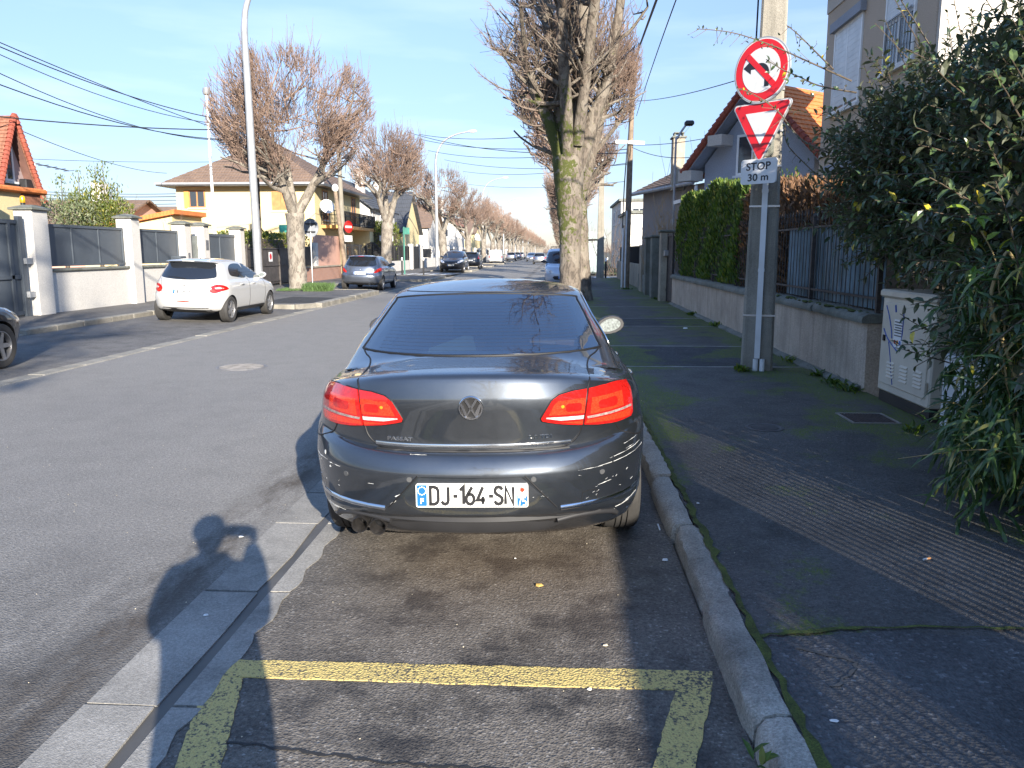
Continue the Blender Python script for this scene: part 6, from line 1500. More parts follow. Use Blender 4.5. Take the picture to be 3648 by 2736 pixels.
def knobbly(path, rads, rnd, n=9, amp=.12):
    m = MB(); C = loftcurve(path, 5); rr = list(np.interp(np.linspace(0, 1, len(C)), np.linspace(0, 1, len(rads)), rads)); rr = [r * rnd.uniform(1 - amp, 1 + amp) for r in rr]
    m.tube(C, rr, n, True, .06); return m, C
def pollard(label, group, seed, fork=2.9, H=9.2, W=6.2, trunk_r=.33, n_limb=4, n_twig=1500, twig_r=.011, mat='twig_warm', bark_m='bark_grey', flat_x=None):
    """street tree cut back for years: thick limbs, knuckled ends, dense upright shoots"""
    rnd = random.Random(seed); t = thing('plane_tree', label, 'tree', (0, 0, 0), 0, group)
    m = MB(); lean = Vector((rnd.uniform(-.15, .15), rnd.uniform(-.15, .15), 0)); fk = Vector((lean.x, lean.y, fork))
    C = loftcurve([(0, 0, -.1), (lean.x * .1, 0, .35), (lean.x * .4, lean.y * .3, fork * .5), tuple(fk)], 5); base = [1.45, 1.12, .98, 1.05]
    rr = [trunk_r * x * rnd.uniform(.96, 1.05) for x in np.interp(np.linspace(0, 1, len(C)), [0, .12, .6, 1], base)]; m.tube(C, rr, 14, True, .05)
    ends = []; tw = Twigs(); a0 = rnd.uniform(0, 6.28); cz = (fork + .9 + H) / 2; rz = (H - fork - 1.2) / 2
    for i in range(n_limb + (1 if n_limb <= 3 else 0)):
        a = a0 + 6.283 * i / n_limb + rnd.uniform(-.35, .35); out = Vector((math.cos(a), math.sin(a), 0)); R1 = W * .5 * (rnd.uniform(.28, .5) if i < n_limb else .08); h1 = fork + rnd.uniform(1.4, 2.6)
        p1 = fk + out * R1 * .5 + Vector((0, 0, (h1 - fork) * .42)); p2 = fk + out * R1 + Vector((0, 0, h1 - fork))
        C = loftcurve([tuple(fk - Vector((0, 0, .15))), tuple(p1), tuple(p2)], 5); m.tube(C, [trunk_r * x for x in np.linspace(.66, .34, len(C))], 9, True, .07)
        for j in range(4):
            b = a + rnd.uniform(-1.3, 1.3); o2 = Vector((math.cos(b), math.sin(b), 0)); l = rnd.uniform(.9, 1.9); up = rnd.uniform(.2, 1.6)
            q0 = C[-1 - rnd.randint(0, 4)]; q2 = q0 + o2 * l * (W / 6.2) + Vector((0, 0, up)); q1 = q0.lerp(q2, .5) + Vector((rnd.uniform(-.15, .15), rnd.uniform(-.15, .15), rnd.uniform(-.1, .25)))
            D = loftcurve([tuple(q0), tuple(q1), tuple(q2)], 4); m.tube(D, [trunk_r * x for x in np.linspace(.30, .14, len(D))], 7, True, .08); ends += [D[-1], D[-3]]
            for k in range(3):
                c = b + rnd.uniform(-1.2, 1.2); q = D[-1 - rnd.randint(0, 5)]; e = q + Vector((math.cos(c), math.sin(c), rnd.uniform(.0, 1.5))) * rnd.uniform(.5, 1.1) * (W / 6.2)
                E_ = [q, q.lerp(e, .5) + Vector((rnd.uniform(-.08, .08), 0, rnd.uniform(-.05, .12))), e]; m.tube(E_, [trunk_r * .13, trunk_r * .11, trunk_r * .09], 5, True); ends += [E_[-1], E_[1]]
    m.build('trunk', bark_m, t, smooth=50)
    cen = Vector((lean.x, lean.y, cz)); hw = W / 2
    def inside(p):
        d = p - cen; r_ = math.sqrt((d.x / hw) ** 2 + (d.y / hw) ** 2); zz = d.z / rz
        if zz > 0: return r_ ** 3 + zz ** 3 < 1
        return (r_ ** 1.7 + abs(zz) ** 2.0) < 1
    for k in range(40):       # inner branches that fill the middle of the crown
        u = Vector((rnd.gauss(0, .4), rnd.gauss(0, .4), rnd.uniform(-.55, .75))); q = cen + Vector((u.x * hw, u.y * hw, u.z * rz))
        if not inside(q): continue
        e = min(rnd.sample(ends, 12), key=lambda p: (p - q).length); mid = e.lerp(q, .5) + Vector((rnd.uniform(-.15, .15), rnd.uniform(-.15, .15), -.12)); tw_path = [e, mid, q]
        mb_ = MB(); mb_.tube(tw_path, [trunk_r * .11, trunk_r * .09, trunk_r * .06], 5, True); n0 = len(tw.V); tw.V += mb_.v; tw.F += [tuple(i + n0 for i in f) for f in mb_.f]; ends += [q, mid]
    made = 0; tries = 0
    knots = list(ends)
    while made < n_twig and tries < n_twig * 12:
        tries += 1; k = rnd.choice(knots); p = k + Vector((rnd.gauss(0, .12), rnd.gauss(0, .12), rnd.gauss(0, .12))); o = (p - cen); o.z *= .5
        if o.length < .01: continue
        d = o.normalized() * rnd.uniform(.2, 1.0) + Vector((rnd.uniform(-.5, .5), rnd.uniform(-.5, .5), rnd.uniform(.1, 1.2))); L = rnd.uniform(.30, .95)
        e = p + d.normalized() * L
        if not inside(e): 
            L *= .5
            if not inside(p + d.normalized() * L): continue
        pts = tw.shoot(p, d, L, twig_r * rnd.uniform(.7, 1.35), rnd, .28); made += 1
        if rnd.random() < .5 and len(knots) < 1600: knots.append(pts[rnd.choice((1, 2, 3))])
    # last year's shoots stand up out of the top
    for k in range(int(n_twig * .12)):
        q = rnd.choice(knots)
        if q.z > cz + rz * .35: tw.shoot(q, (rnd.uniform(-.25, .25), rnd.uniform(-.25, .25), 1), rnd.uniform(.5, 1.0), twig_r * .8, rnd, .12)
    tw.build('crown', mat, t); return t
def put(t, x, y, z=.12): t.location = (x, y, z); return t
TA = put(pollard('forked plane tree beside the white hatchback, first of the left row', None, 11, 3.0, 9.3, 6.6, .34, 3, 5600, .012, 'twig_warm'), -10.35, 31.6, .13)
TA.rotation_euler = (0, 0, R(20))
TB = put(pollard('dark trunked plane tree behind the grey hatchback, second of the left row', None, 23, 3.2, 9.1, 5.0, .33, 3, 3600, .014, 'twig_warm'), -10.3, 48.0, .13)
TC_ = put(pollard('leaning plane tree next to the second street lamp, third of the left row', None, 31, 3.0, 8.9, 5.0, .34, 4, 1900, .018, 'twig_warm'), -10.1, 71.5, .13)
TD = put(pollard('plane tree behind the dark off-roader, fourth of the left row', None, 47, 2.9, 8.9, 5.2, .33, 4, 1500, .022, 'twig_warm'), -10.2, 92, .13)
rt = random.Random(8)
yy = 109.0; k = 0
fixed = ['plane tree between black minivan and white van in the left row', 'plane tree beside the white van in the left row']
while yy < 560:
    src = (TB, TC_, TD)[k % 3] if yy < 150 else TD; s = rt.uniform(.94, 1.06)
    dup(src, (-10.2 + rt.uniform(-.2, .2), yy, .12), rt.uniform(0, 6.28), (s, s, s * rt.uniform(.96, 1.04)), fixed[k] if k < 2 else 'far reddish brown plane tree merging into the left row', None if k < 2 else 'far plane trees of the left row'); yy += rt.uniform(14, 19) if yy < 300 else 16; k += 1
# --- right row. The big mossy tree in front of the car
rnd = random.Random(77); big = thing('plane_tree', 'big mossy forked plane tree standing right in front of the grey saloon', 'tree', (.30, 18.1, .02))
m = MB(); TR = Vector((.30, 17, 0))
def L3(pts): return [tuple(Vector(p)) for p in pts]
C = loftcurve([(.02, 0, -.05), (.0, 0, .3), (-.02, 0, 1.1), (-.03, 0, 2.0), (-.06, 0, 2.9), (-.12, 0, 3.7)], 6)
rr = list(np.interp(np.linspace(0, 1, len(C)), [0, .1, .3, .55, .72, .86, 1], [.34, .27, .235, .235, .28, .33, .33])); m.tube(C, [r * rnd.uniform(.95, 1.05) for r in rr], 18, True, .035)
limbs = [([(-.12, 0, 3.3), (-.22, 0, 4.2), (-.30, .1, 5.2), (-.62, .2, 6.6), (-.8, .2, 9.2)], (.22, .21, .18, .15, .08)), ([(0, 0, 3.2), (.05, -.05, 4.2), (.16, -.1, 5.2), (.22, 0, 6.6), (.2, .1, 9.9)], (.27, .25, .20, .17, .07)),
         ([(-.2, 0, 3.5), (-.55, -.1, 4.5), (-.95, -.15, 5.3), (-1.15, -.1, 6.0)], (.18, .16, .12, .07)), ([(.12, .1, 3.4), (.42, .1, 4.4), (.72, .1, 5.3), (1.0, .1, 6.6), (1.1, 0, 8.0)], (.20, .18, .13, .11, .06)), ([(-.15, .2, 3.4), (-.2, .6, 4.8), (-.1, 1.0, 6.4), (0, 1.2, 9.3)], (.2, .16, .12, .06)), ([(-.1, -.2, 3.6), (-.15, -.6, 5.0), (-.3, -1.1, 6.4), (-.3, -1.5, 7.8)], (.16, .12, .1, .05))]
limbs += [([(-.1, -.2, 3.9), (-.25, -1.1, 6.0), (-.15, -2.2, 7.2), (.1, -3.4, 8.3)], (.16, .12, .09, .04)), ([(.1, -.2, 3.9), (.35, -.9, 6.1), (.55, -1.9, 7.4), (.5, -2.9, 8.8)], (.15, .12, .09, .04)), ([(0, .2, 3.9), (.1, 1.2, 6.1), (.0, 2.4, 7.4), (-.1, 3.2, 8.6)], (.15, .12, .09, .04))]
ends = []; tw = Twigs()
for P, rd in limbs:
    P = [(x, y, z if z < 6 else 6 + (z - 6) * 1.75) for x, y, z in P]
    D = loftcurve(P, 6); m.tube(D, [.87 * r * rnd.uniform(.92, 1.1) for r in np.interp(np.linspace(0, 1, len(D)), np.linspace(0, 1, len(rd)), rd)], 11, True, .06)
    n = len(D)
    for j in range(14):
        i = rnd.randint(int(n * .3), n - 1); q = D[i]; a = rnd.uniform(0, 6.28); l = rnd.uniform(.5, 1.3) * (1 if q.z < 6 else 1.15); up = rnd.uniform(.15, 1.0)
        d = Vector((math.cos(a) * .95, math.sin(a) * 1.0, up)); q1 = q + d * l * .5 + Vector((rnd.uniform(-.1, .1), rnd.uniform(-.1, .1), rnd.uniform(-.12, .1))); q2 = q + d * l
        E_ = loftcurve([tuple(q), tuple(q1), tuple(q2)], 4); r0 = rnd.uniform(.035, .07); m.tube(E_, list(np.linspace(r0, r0 * .5, len(E_))), 6, True, .08); ends += [E_[-1], E_[-2], E_[-4]]
        for k in range(3):
            s_ = E_[rnd.randint(2, len(E_) - 1)]; e = s_ + Vector((rnd.uniform(-.6, .6), rnd.uniform(-.6, .6), rnd.uniform(.0, .8))); m.tube([s_, s_.lerp(e, .5) + Vector((0, 0, rnd.uniform(-.08, .08))), e], [.022, .018, .012], 5, True); ends += [e, s_.lerp(e, .6)]
m.build('trunk', 'bark_big', big, smooth=50)
for k in range(6000):
    q = rnd.choice(ends); o = Vector((q.x, q.y, 0)); d = o * rnd.uniform(.0, .7) + Vector((rnd.uniform(-.7, .7), rnd.uniform(-.7, .7), rnd.uniform(-.15, 1.1)))
    L = rnd.uniform(.15, .6); e = q + d.normalized() * L
    if e.x > 1.45 or e.x < -2.1 or e.z > 13.2: continue
    if e.z < 4.9 and rnd.random() < .6: continue
    pts = tw.shoot(q, d, L, rnd.uniform(.005, .0085), rnd, .35)
    if rnd.random() < .3 and len(ends) < 1500: ends.append(pts[2])
# long thin shoots reaching out to the left over the road
for (x, z, dx, dz) in ((-.8, 5.05, -1.25, .35), (-.9, 5.5, -1.1, .75), (-.45, 4.6, -1.2, .5), (-.6, 5.9, -1.2, .9), (-.3, 4.4, -1.0, .15)):
    p = Vector((x, -.1, z)); e = p + Vector((dx, -.2, dz)); mid = p.lerp(e, .55) - Vector((0, 0, .18)); Q = loftcurve([tuple(p), tuple(mid), tuple(e)], 6); mm = MB(); mm.tube(Q, list(np.linspace(.024, .008, len(Q))), 5, True)
    n0 = len(tw.V); tw.V += mm.v; tw.F += [tuple(i + n0 for i in f) for f in mm.f]
    for q in Q[3:]:
        for s_ in range(2): tw.shoot(q, (dx * .6 + rnd.uniform(-.4, .4), rnd.uniform(-.5, .5), rnd.uniform(-.1, .9)), rnd.uniform(.12, .3), .006, rnd, .3)
tw.build('crown', 'twig_grey', big)
# more trunks close behind it
def slim_tree(label, x, y, seed, lean, W, src_mat='twig_warm', n=3600, group=None):
    t = pollard(label, group, seed, 3.1, 9.6, W, .30, 3, n, .011, src_mat, 'bark_big'); t.location = (x, y, .1); t.rotation_euler = (0, lean, 0); return t
T2 = slim_tree('second plane tree of the right row, close behind the big trunk', .80, 26, 55, R(-1.5), 4.3)
T3 = slim_tree('third plane tree of the right row, its crown seen left of the big trunk', .75, 39, 63, R(-1), 4.6, n=2600)
yy = 56; k = 0
while yy < 420:
    s = rt.uniform(.94, 1.05); dup(T3, (1.0 + rt.uniform(-.15, .15), yy, .1), rt.uniform(0, 6.28), (s, s, s), 'far plane tree of the right row hidden behind the big trunk', 'far plane trees of the right row'); yy += 17; k += 1
dup(big, (1.4, -15.5, .1), R(40), (1.15, 1.15, 1.17), 'plane tree behind the viewer whose branch shadows fall on the white wall')
# low wood closing the street far away
tw = Twigs(); rf = random.Random(4)
for k in range(9000):
    x = rf.uniform(-160, 160); y = 620 + rf.uniform(0, 60); h = rf.uniform(2.5, 9.5) * (1 - .25 * abs(math.sin(x * .13))); z = rf.uniform(0, h); tw.shoot((x, y, z), (rf.uniform(-.6, .6), rf.uniform(-.3, .3), 1), rf.uniform(1, 2.2), .09, rf, .3, 2)
o = tw.build('distant_wood', 'twig_warm', None); o['kind'] = 'stuff'
# grass tuft at the foot of the first left tree
M('grass_green', (.06, .11, .028), .8, 0, .4, 20)
def grass(x0, x1, y0, y1, z, n, h, seed, dens=None):
    r = random.Random(seed); V = []; F = []
    for k in range(n):
        x, y = r.uniform(x0, x1), r.uniform(y0, y1); a = r.uniform(0, 6.28); l = h * r.uniform(.4, 1.2); w = .006 + .004 * r.random(); b = len(V); dx, dy = math.cos(a) * w, math.sin(a) * w; tx, ty = r.uniform(-.5, .5) * l, r.uniform(-.5, .5) * l
        V += [(x - dx, y - dy, z), (x + dx, y + dy, z), (x + tx * .4, y + ty * .4, z + l * .6), (x + tx, y + ty, z + l)]; F += [(b, b + 1, b + 2), (b, b + 2, b + 3)]
    m = MB(); m.add(V, F); o = m.build('grass', 'grass_green', fix=False); o['kind'] = 'stuff'; return o
grass(-9.75, -8.8, 30.3, 31.2, .13, 2600, .30, 1); grass(-11.0, -9.5, 30.8, 32.2, .13, 2200, .10, 2)
# ------------------------------------------------------------------ the other cars
HATCH = [ # zr   zs    zf    yr    yf    hw   dr  nr  df  crown   (3.97 x 1.74 x 1.46)
    (.22, .22, .22, .42, 3.66, .70, .5, 2.6, .5, 0), (.27, .25, .24, .20, 3.80, .77, .6, 2.5, .6, 0), (.33, .30, .32, .06, 3.90, .825, .62, 2.5, .7, 0), (.45, .44, .44, .015, 3.95, .855, .64, 2.5, .75, 0),
    (.57, .57, .56, .0, 3.97, .868, .64, 2.5, .75, 0), (.63, .64, .62, .012, 3.96, .870, .64, 2.5, .75, 0), (.66, .69, .66, .05, 3.94, .870, .64, 2.5, .75, 0), (.76, .77, .72, .085, 3.88, .868, .64, 2.5, .75, 0),
    (.88, .86, .79, .115, 3.76, .858, .62, 2.6, .7, 0), (.95, .92, .85, .14, 3.58, .84, .60, 2.6, .7, .0), (.99, .955, .90, .16, 3.35, .815, .58, 2.7, .6, 0), (1.02, .98, .94, .18, 3.10, .79, .55, 2.7, .5, .0),
    (1.06, 1.02, .99, .21, 2.98, .775, .52, 2.7, .45, 0), (1.18, 1.15, 1.14, .31, 2.66, .725, .46, 2.8, .4, 0), (1.30, 1.28, 1.28, .42, 2.32, .665, .40, 2.8, .35, .005), (1.375, 1.355, 1.36, .46, 2.08, .62, .34, 2.9, .3, .01),
    (1.395, 1.375, 1.385, .36, 1.98, .605, .25, 3.2, .3, .012), (1.415, 1.395, 1.405, .37, 1.90, .585, .25, 3.2, .3, .014), (1.44, 1.42, 1.43, .60, 1.75, .50, .2, 3, .2, .016), (1.455, 1.445, 1.45, .9, 1.6, .32, .1, 3, .1, .008), (1.46, 1.458, 1.458, 1.1, 1.4, .15, .03, 3, .03, 0)]
def scale_tab(tab, L, W, H, z0=0.0):
    a, b, c = L / 3.97, W / 1.74, H / 1.46
    return [(r[0] * c, r[1] * c, r[2] * c, r[3] * a, r[4] * a, r[5] * b, r[6] * a, r[7], r[8] * a, r[9] * c) for r in tab]
VAN = [
    (.22, .22, .22, .35, 3.80, .72, .4, 3, .5, 0), (.28, .26, .26, .14, 3.98, .79, .4, 3, .6, 0), (.34, .32, .34, .04, 4.06, .84, .4, 3, .6, 0), (.50, .50, .50, .0, 4.12, .865, .4, 3, .65, 0), (.62, .62, .62, .01, 4.13, .868, .38, 3, .65, 0), (.68, .70, .68, .05, 4.12, .87, .36, 3.2, .65, 0),
    (.85, .85, .82, .06, 4.06, .868, .34, 3.4, .65, 0), (.98, .98, .96, .07, 3.84, .86, .32, 3.4, .6, 0), (1.06, 1.06, 1.04, .08, 3.50, .85, .30, 3.4, .5, 0), (1.10, 1.10, 1.09, .085, 3.30, .845, .30, 3.4, .45, 0),
    (1.30, 1.30, 1.30, .10, 3.00, .82, .28, 3.6, .4, 0), (1.50, 1.50, 1.50, .13, 2.70, .785, .26, 3.6, .35, 0), (1.66, 1.65, 1.66, .17, 2.42, .745, .24, 3.6, .3, .01), (1.74, 1.72, 1.735, .22, 2.22, .70, .22, 3.4, .3, .015), (1.785, 1.765, 1.78, .34, 2.05, .60, .2, 3, .2, .02), (1.80, 1.79, 1.795, .7, 1.8, .35, .1, 3, .1, .01), (1.803, 1.80, 1.80, .9, 1.5, .15, .03, 3, .03, 0)]
def sc2(P, b, c): return [(x * b, z * c) for x, z in P]
def small_car(label, paint, loc, rz, kind='hatch', L=3.97, W=1.74, H=1.46, plate=None, lamps='curl', detail=2, roll=0.0, wheel_r=.305, bumper=None, group=None):
    t = thing('parked_car' if kind != 'van' else 'parked_van', label, 'van' if kind == 'van' else 'car', loc, rz, group); t.rotation_euler = (0, roll, rz)
    if kind == 'van': tab = [(r[0] * H / 1.80, r[1] * H / 1.80, r[2] * H / 1.80, r[3] * L / 4.13, r[4] * L / 4.13, r[5] * W / 1.74, r[6], r[7], r[8], r[9]) for r in VAN]; a, b, c = L / 4.13, W / 1.74, H / 1.80
    else: tab = scale_tab(HATCH, L, W, H); a, b, c = L / 3.97, W / 1.74, H / 1.46
    hw = tab[4][5]; wr, wf = (.66 * a, (3.97 - .79) * a) if kind != 'van' else (.70 * a, 3.36 * a)
    body = smooth_body(densify(tab, sharp=(4, 6) if kind != 'van' else (5,)), t, paint, arch_cutters((wr, wf), wheel_r + .032, hw), sharp=35); s = Skin(body)
    bars = lambda P, side, mat, off=.003, name='panel_gap': None
    if kind != 'van':
        RW = smooth2(sc2([(-.60, 1.03), (-.3, .995), (0, .985), (.3, .995), (.60, 1.03), (.63, 1.10), (.57, 1.26), (.53, 1.345), (.3, 1.362), (0, 1.366), (-.3, 1.362), (-.53, 1.345), (-.57, 1.26), (-.63, 1.10)], b, c), 4)
        SWs = [smooth2([(.86 * a, 1.10 * c), (1.1 * a, 1.045 * c), (1.72 * a, 1.02 * c), (1.66 * a, 1.30 * c), (1.5 * a, 1.345 * c), (1.15 * a, 1.335 * c), (.92 * a, 1.25 * c)], 4), smooth2([(1.80 * a, 1.015 * c), (2.5 * a, .995 * c), (2.86 * a, .985 * c), (2.62 * a, 1.14 * c), (2.32 * a, 1.28 * c), (2.08 * a, 1.34 * c), (1.75 * a, 1.335 * c)], 4)]
        WS = smooth2(sc2([(-.68, 1.02), (0, .99), (.68, 1.02), (.60, 1.26), (.52, 1.345), (0, 1.36), (-.52, 1.345), (-.60, 1.26)], b, c), 4)
    else:
        RW = smooth2(sc2([(-.66, 1.14), (0, 1.12), (.66, 1.14), (.68, 1.2), (.62, 1.56), (.58, 1.62), (0, 1.64), (-.58, 1.62), (-.62, 1.56), (-.68, 1.2)], b, c), 4)
        SWs = [smooth2([(1.9 * a, 1.12 * c), (2.6 * a, 1.10 * c), (3.05 * a, 1.12 * c), (2.72 * a, 1.42 * c), (2.45 * a, 1.58 * c), (1.95 * a, 1.6 * c)], 4)]
        WS = smooth2(sc2([(-.76, 1.13), (0, 1.10), (.76, 1.13), (.72, 1.4), (.65, 1.62), (0, 1.66), (-.65, 1.62), (-.72, 1.4)], b, c), 4)
    if not (kind == 'van' and lamps == 'blank'): s.panel('rear_window', RW, 'rear', .004, 'tinted_glass', t, .05, .01)
    s.panel('windscreen', WS, 'front', .004, 'tinted_glass', t, .05, .01)
    for sg, sd in ((1, 'right'), (-1, 'left')):
        for P in SWs: s.panel('side_window', P, sd, .004, 'tinted_glass', t, .06, .01)
        if detail > 0:
            if kind != 'van':
                s.strip('panel_gap', [s.path([(1.76 * a, 1.0 * c), (1.75 * a, .7 * c), (1.76 * a, .33 * c)], sd, 6)], 'gap_black', t, .005); s.strip('panel_gap', [s.path([(2.75 * a, .97 * c), (2.80 * a, .7 * c), (2.78 * a, .35 * c)], sd, 6)], 'gap_black', t, .005)
                for yy in (1.28 * a, 2.0 * a):
                    h_ = s.hit((yy, .87 * c), sd)[0]; m = MB(); m.tube(loftcurve([(h_.x, yy - .1, .87 * c), (h_.x + sg * .03, yy - .06, .875 * c), (h_.x + sg * .03, yy + .06, .875 * c), (h_.x, yy + .1, .87 * c)], 3), .014, 6); m.build('door_handle', paint, t, smooth=60)
            s.panel('sill', [(wr + wheel_r + .06, .26 * c), (wf - wheel_r - .06, .26 * c), (wf - wheel_r - .06, .33 * c), (wr + wheel_r + .06, .33 * c)], sd, .004, 'black_plastic', t, .1, .0)
        x_ = s.hit((2.72 * a if kind != 'van' else 3.0 * a, 1.0 * c), sd)[0].x
        mirror_part(t, x_ - sg * .03, 2.68 * a if kind != 'van' else 2.95 * a, 1.05 * c if kind != 'van' else 1.2 * c, sg, paint if kind != 'van' else 'black_plastic')
        for yy in (wr, wf): wheel(t, sg * (hw - .105), yy, wheel_r, .20, sg)
        f = mirror2 if sg > 0 else (lambda P: P)
        if lamps == 'curl':       # tapering lamps that hook into the rear wing
            P = [(-.845, .80), (-.80, .86), (-.70, .885), (-.60, .86), (-.545, .80), (-.555, .745), (-.60, .70), (-.68, .70), (-.76, .735), (-.83, .765)]
            lm = s.panel('tail_light', f(sc2(smooth2(P, 3), b, c)), 'rear', .008, 'light_red', t, .03, .012)
            s.panel('clear_band', f(sc2([(-.80, .80), (-.72, .83), (-.64, .815), (-.66, .785), (-.74, .79)], b, c)), 'rear', .0095, 'clear_lens', lm, .03, 0)
            s.panel('reflector', f(sc2([(-.70, .72), (-.60, .72), (-.57, .78), (-.63, .765)], b, c)), 'rear', .0095, 'bright_red', lm, .03, 0)
        elif lamps == 'slant':
            P = [(-.86, .93), (-.80, .955), (-.70, .90), (-.60, .80), (-.56, .735), (-.64, .73), (-.76, .78), (-.85, .85)]
            lm = s.panel('tail_light', f(sc2(P, b, c)), 'rear', .008, 'light_red', t, .03, .012); s.panel('reflector', f(sc2([(-.83, .92), (-.78, .92), (-.66, .80), (-.72, .79)], b, c)), 'rear', .0095, 'bright_red', lm, .03, 0)
        else:
            z0, z1 = (.78, 1.05) if lamps != 'tall' else (.85, 1.3)
            s.panel('tail_light', f(sc2([(-.84, z0), (-.70, z0), (-.73, z1), (-.82, z1)], b, c)), 'rear', .008, 'light_red', t, .03, .012)
        hz = .70 if kind != 'van' else .74
        lm = s.panel('headlight', f(sc2(smooth2([(-.83, hz + .1), (-.76, hz + .02), (-.58, hz - .06), (-.46, hz - .05), (-.50, hz + .03), (-.64, hz + .10), (-.76, hz + .14)], 3), b, c)), 'front', .006, 'clear_lens', t, .04, .01)
        s.panel('lamp_bulb', f(sc2(circle2(-.62, hz + .02, .035, 10), b, c)), 'front', .009, 'chrome', lm, .04, 0)
    s.panel('grille', sc2([(-.42, .40), (.42, .40), (.50, .50), (.44, .56), (-.44, .56), (-.50, .50)], b, c), 'front', .004, 'black_plastic', t, .05)
    if kind != 'van': s.panel('grille', sc2([(-.30, .64), (.30, .64), (.34, .70), (-.34, .70)], b, c), 'front', .004, 'gap_black', t, .05)
    if bumper: s.panel('bumper', sc2([(-.80, .36), (.80, .36), (.82, .56), (-.82, .56)], b, c), 'front', .01, bumper, t, .05); s.panel('bumper', sc2([(-.84, .36), (.84, .36), (.84, .60), (-.84, .60)], b, c), 'rear', .01, bumper, t, .05)
    s.panel('bumper_skirt', sc2([(-.56, .24), (.56, .24), (.60, .285), (.52, .36), (-.52, .36), (-.60, .285)], b, c), 'rear', .004, 'black_plastic', t, .05)
    if plate is not None:
        for sd, mul in (('rear', 1), ('front', -1)):
            zp = (.72 if kind != 'van' else .55) * c if sd == 'rear' else .50 * c
            lim = min if sd == 'rear' else max
            yt, yb = (lim(s.hit((u, zp + v), sd)[0].y for u in (-.25, 0, .25)) for v in (.05, -.05)); ym = lim(s.hit((u, zp), sd)[0].y for u in (-.25, 0, .25)); ym = lim(ym, (yt + yb) / 2)
            number_plate(t, plate, (0, ym - .006 * mul, zp), .50, .105, sd, (yt - yb) / .1)
    if detail > 1:
        s.strip('panel_gap', [s.path(sc2([(-.62, 1.0), (-.58, .86), (-.55, .70), (-.48, .665), (0, .652), (.48, .665), (.55, .70), (.58, .86), (.62, 1.0)], b, c), 'rear', 6)], 'gap_black', t, .005)
        h_ = s.hit((0, .86 * c), 'rear')[0]; m = MB(); m.prism([(0, .05), (.018, .03), (.012, .0), (.03, -.03), (.008, -.02), (.012, -.055), (-.005, -.03), (-.022, -.05), (-.012, -.01), (-.028, .01), (-.008, .015)], 'y', h_.y - .008, h_.y + .01)
        o = m.build('badge', 'chrome', t); o.location = (0, 0, .86 * c)
        s.panel('high_brake_light', sc2([(-.14, 1.392), (.14, 1.392), (.14, 1.405), (-.14, 1.405)], b, c), 'rear', .005, 'light_red' if paint != 'white_paint' else 'white_gloss', t, .05, 0)
        m = MB(); h_ = s.hit((0, 1.0 * a), 'top')[0]; m.tube([(0, 1.0 * a, h_.z - .01), (0, .86 * a, h_.z + .22)], [.006, .003], 5); m.build('aerial', 'gap_black', t)
        m = MB(); h_ = s.hit((0, 1.02 * c), 'rear')[0]; m.tube([(0.02, h_.y - .015, 1.0 * c), (-.2, h_.y + .01, 1.03 * c), (-.42, h_.y + .06, 1.04 * c)], .012, 5); m.build('wiper', 'gap_black', t)
    return t, s
c208, s208 = small_car('white hatchback parked beside the white wall, seen from behind', 'white_paint', (-8.45, 17.62, .035), 0, plate='DD-589-XH', lamps='curl', roll=R(1.6))
s208.panel('fog_light', [(-.15, .50), (0, .492), (.15, .50), (.13, .515), (0, .52), (-.13, .515)], 'rear', .006, 'bright_red', c208, .03, .004)
s208.panel('lettering', [(.38, .74), (.50, .745), (.50, .76), (.38, .755)], 'rear', .004, 'grey_plastic', c208, .03, .0)
c207, s207 = small_car('blue grey hatchback parked before the second plane tree', 'blue_grey_paint', (-8.25, 33.1, .035), 0, L=4.03, W=1.75, H=1.47, plate='AD-163-CD', lamps='slant', roll=R(1.2), bumper=None)
m = MB(); m.lathe([(.03, .12), (.034, 0), (.028, .0), (.026, .1)], 14, 'y', (.42, -.0, .26)); m.build('exhaust_pipe', 'chrome', c207)
cl, sl = small_car('dark car at the left picture edge, only its front wing showing', 'black_paint', (-8.62, 11.55 - 4.35, .03), 0, L=4.35, W=1.78, H=1.44, plate='AC-210-DH', lamps='box', detail=1, wheel_r=.315)
small_car('dark off-road car facing the viewer beside the leaning trunk', 'black_paint', (-8.15, 61.2 + 4.65, .03), R(180), L=4.65, W=1.88, H=1.70, plate='CA-305-AH', lamps='box', detail=1, wheel_r=.36)
small_car('small black people carrier seen from behind past the off-road car', 'black_paint', (-8.15, 75.0, .03), 0, L=4.1, W=1.72, H=1.60, plate='AH-128-CC', lamps='tall', detail=1)
small_car('white panel van parked on the left past the black people carrier', 'white_paint', (-8.1, 105, .03), 0, 'van', 4.4, 1.83, 1.85, plate='DA-590-CN', lamps='blank', detail=0)
small_car('silver car driving away in the right lane', 'silver_paint', (-2.35, 104, 0), 0, L=4.2, W=1.76, H=1.48, plate='CN-410-SA', lamps='slant', detail=0)
small_car('pale oncoming car farther down the road', 'silver_paint', (-4.3, 132 + 4, 0), R(180), L=4.0, W=1.72, H=1.46, plate='DH-822-AJ', lamps='box', detail=0)
vk, sv = small_car('pale blue van facing the viewer, half hidden behind the mossy trunk', 'pale_blue_paint', (.28, 36 + 4.13, .0), R(180), 'van', 4.13, 1.74, 1.80, plate='AS-607-DC', lamps='tall', detail=0)
m = MB()
for yy in (.8, 1.6): m.tube([(-.62, yy, 1.76), (-.6, yy, 1.86), (.6, yy, 1.86), (.62, yy, 1.76)], .02, 6)
m.tube([(-.6, .6, 1.86), (-.6, 1.8, 1.86)], .02, 6); m.tube([(.6, .6, 1.86), (.6, 1.8, 1.86)], .02, 6); m.build('roof_rack', 'black_plastic', vk)
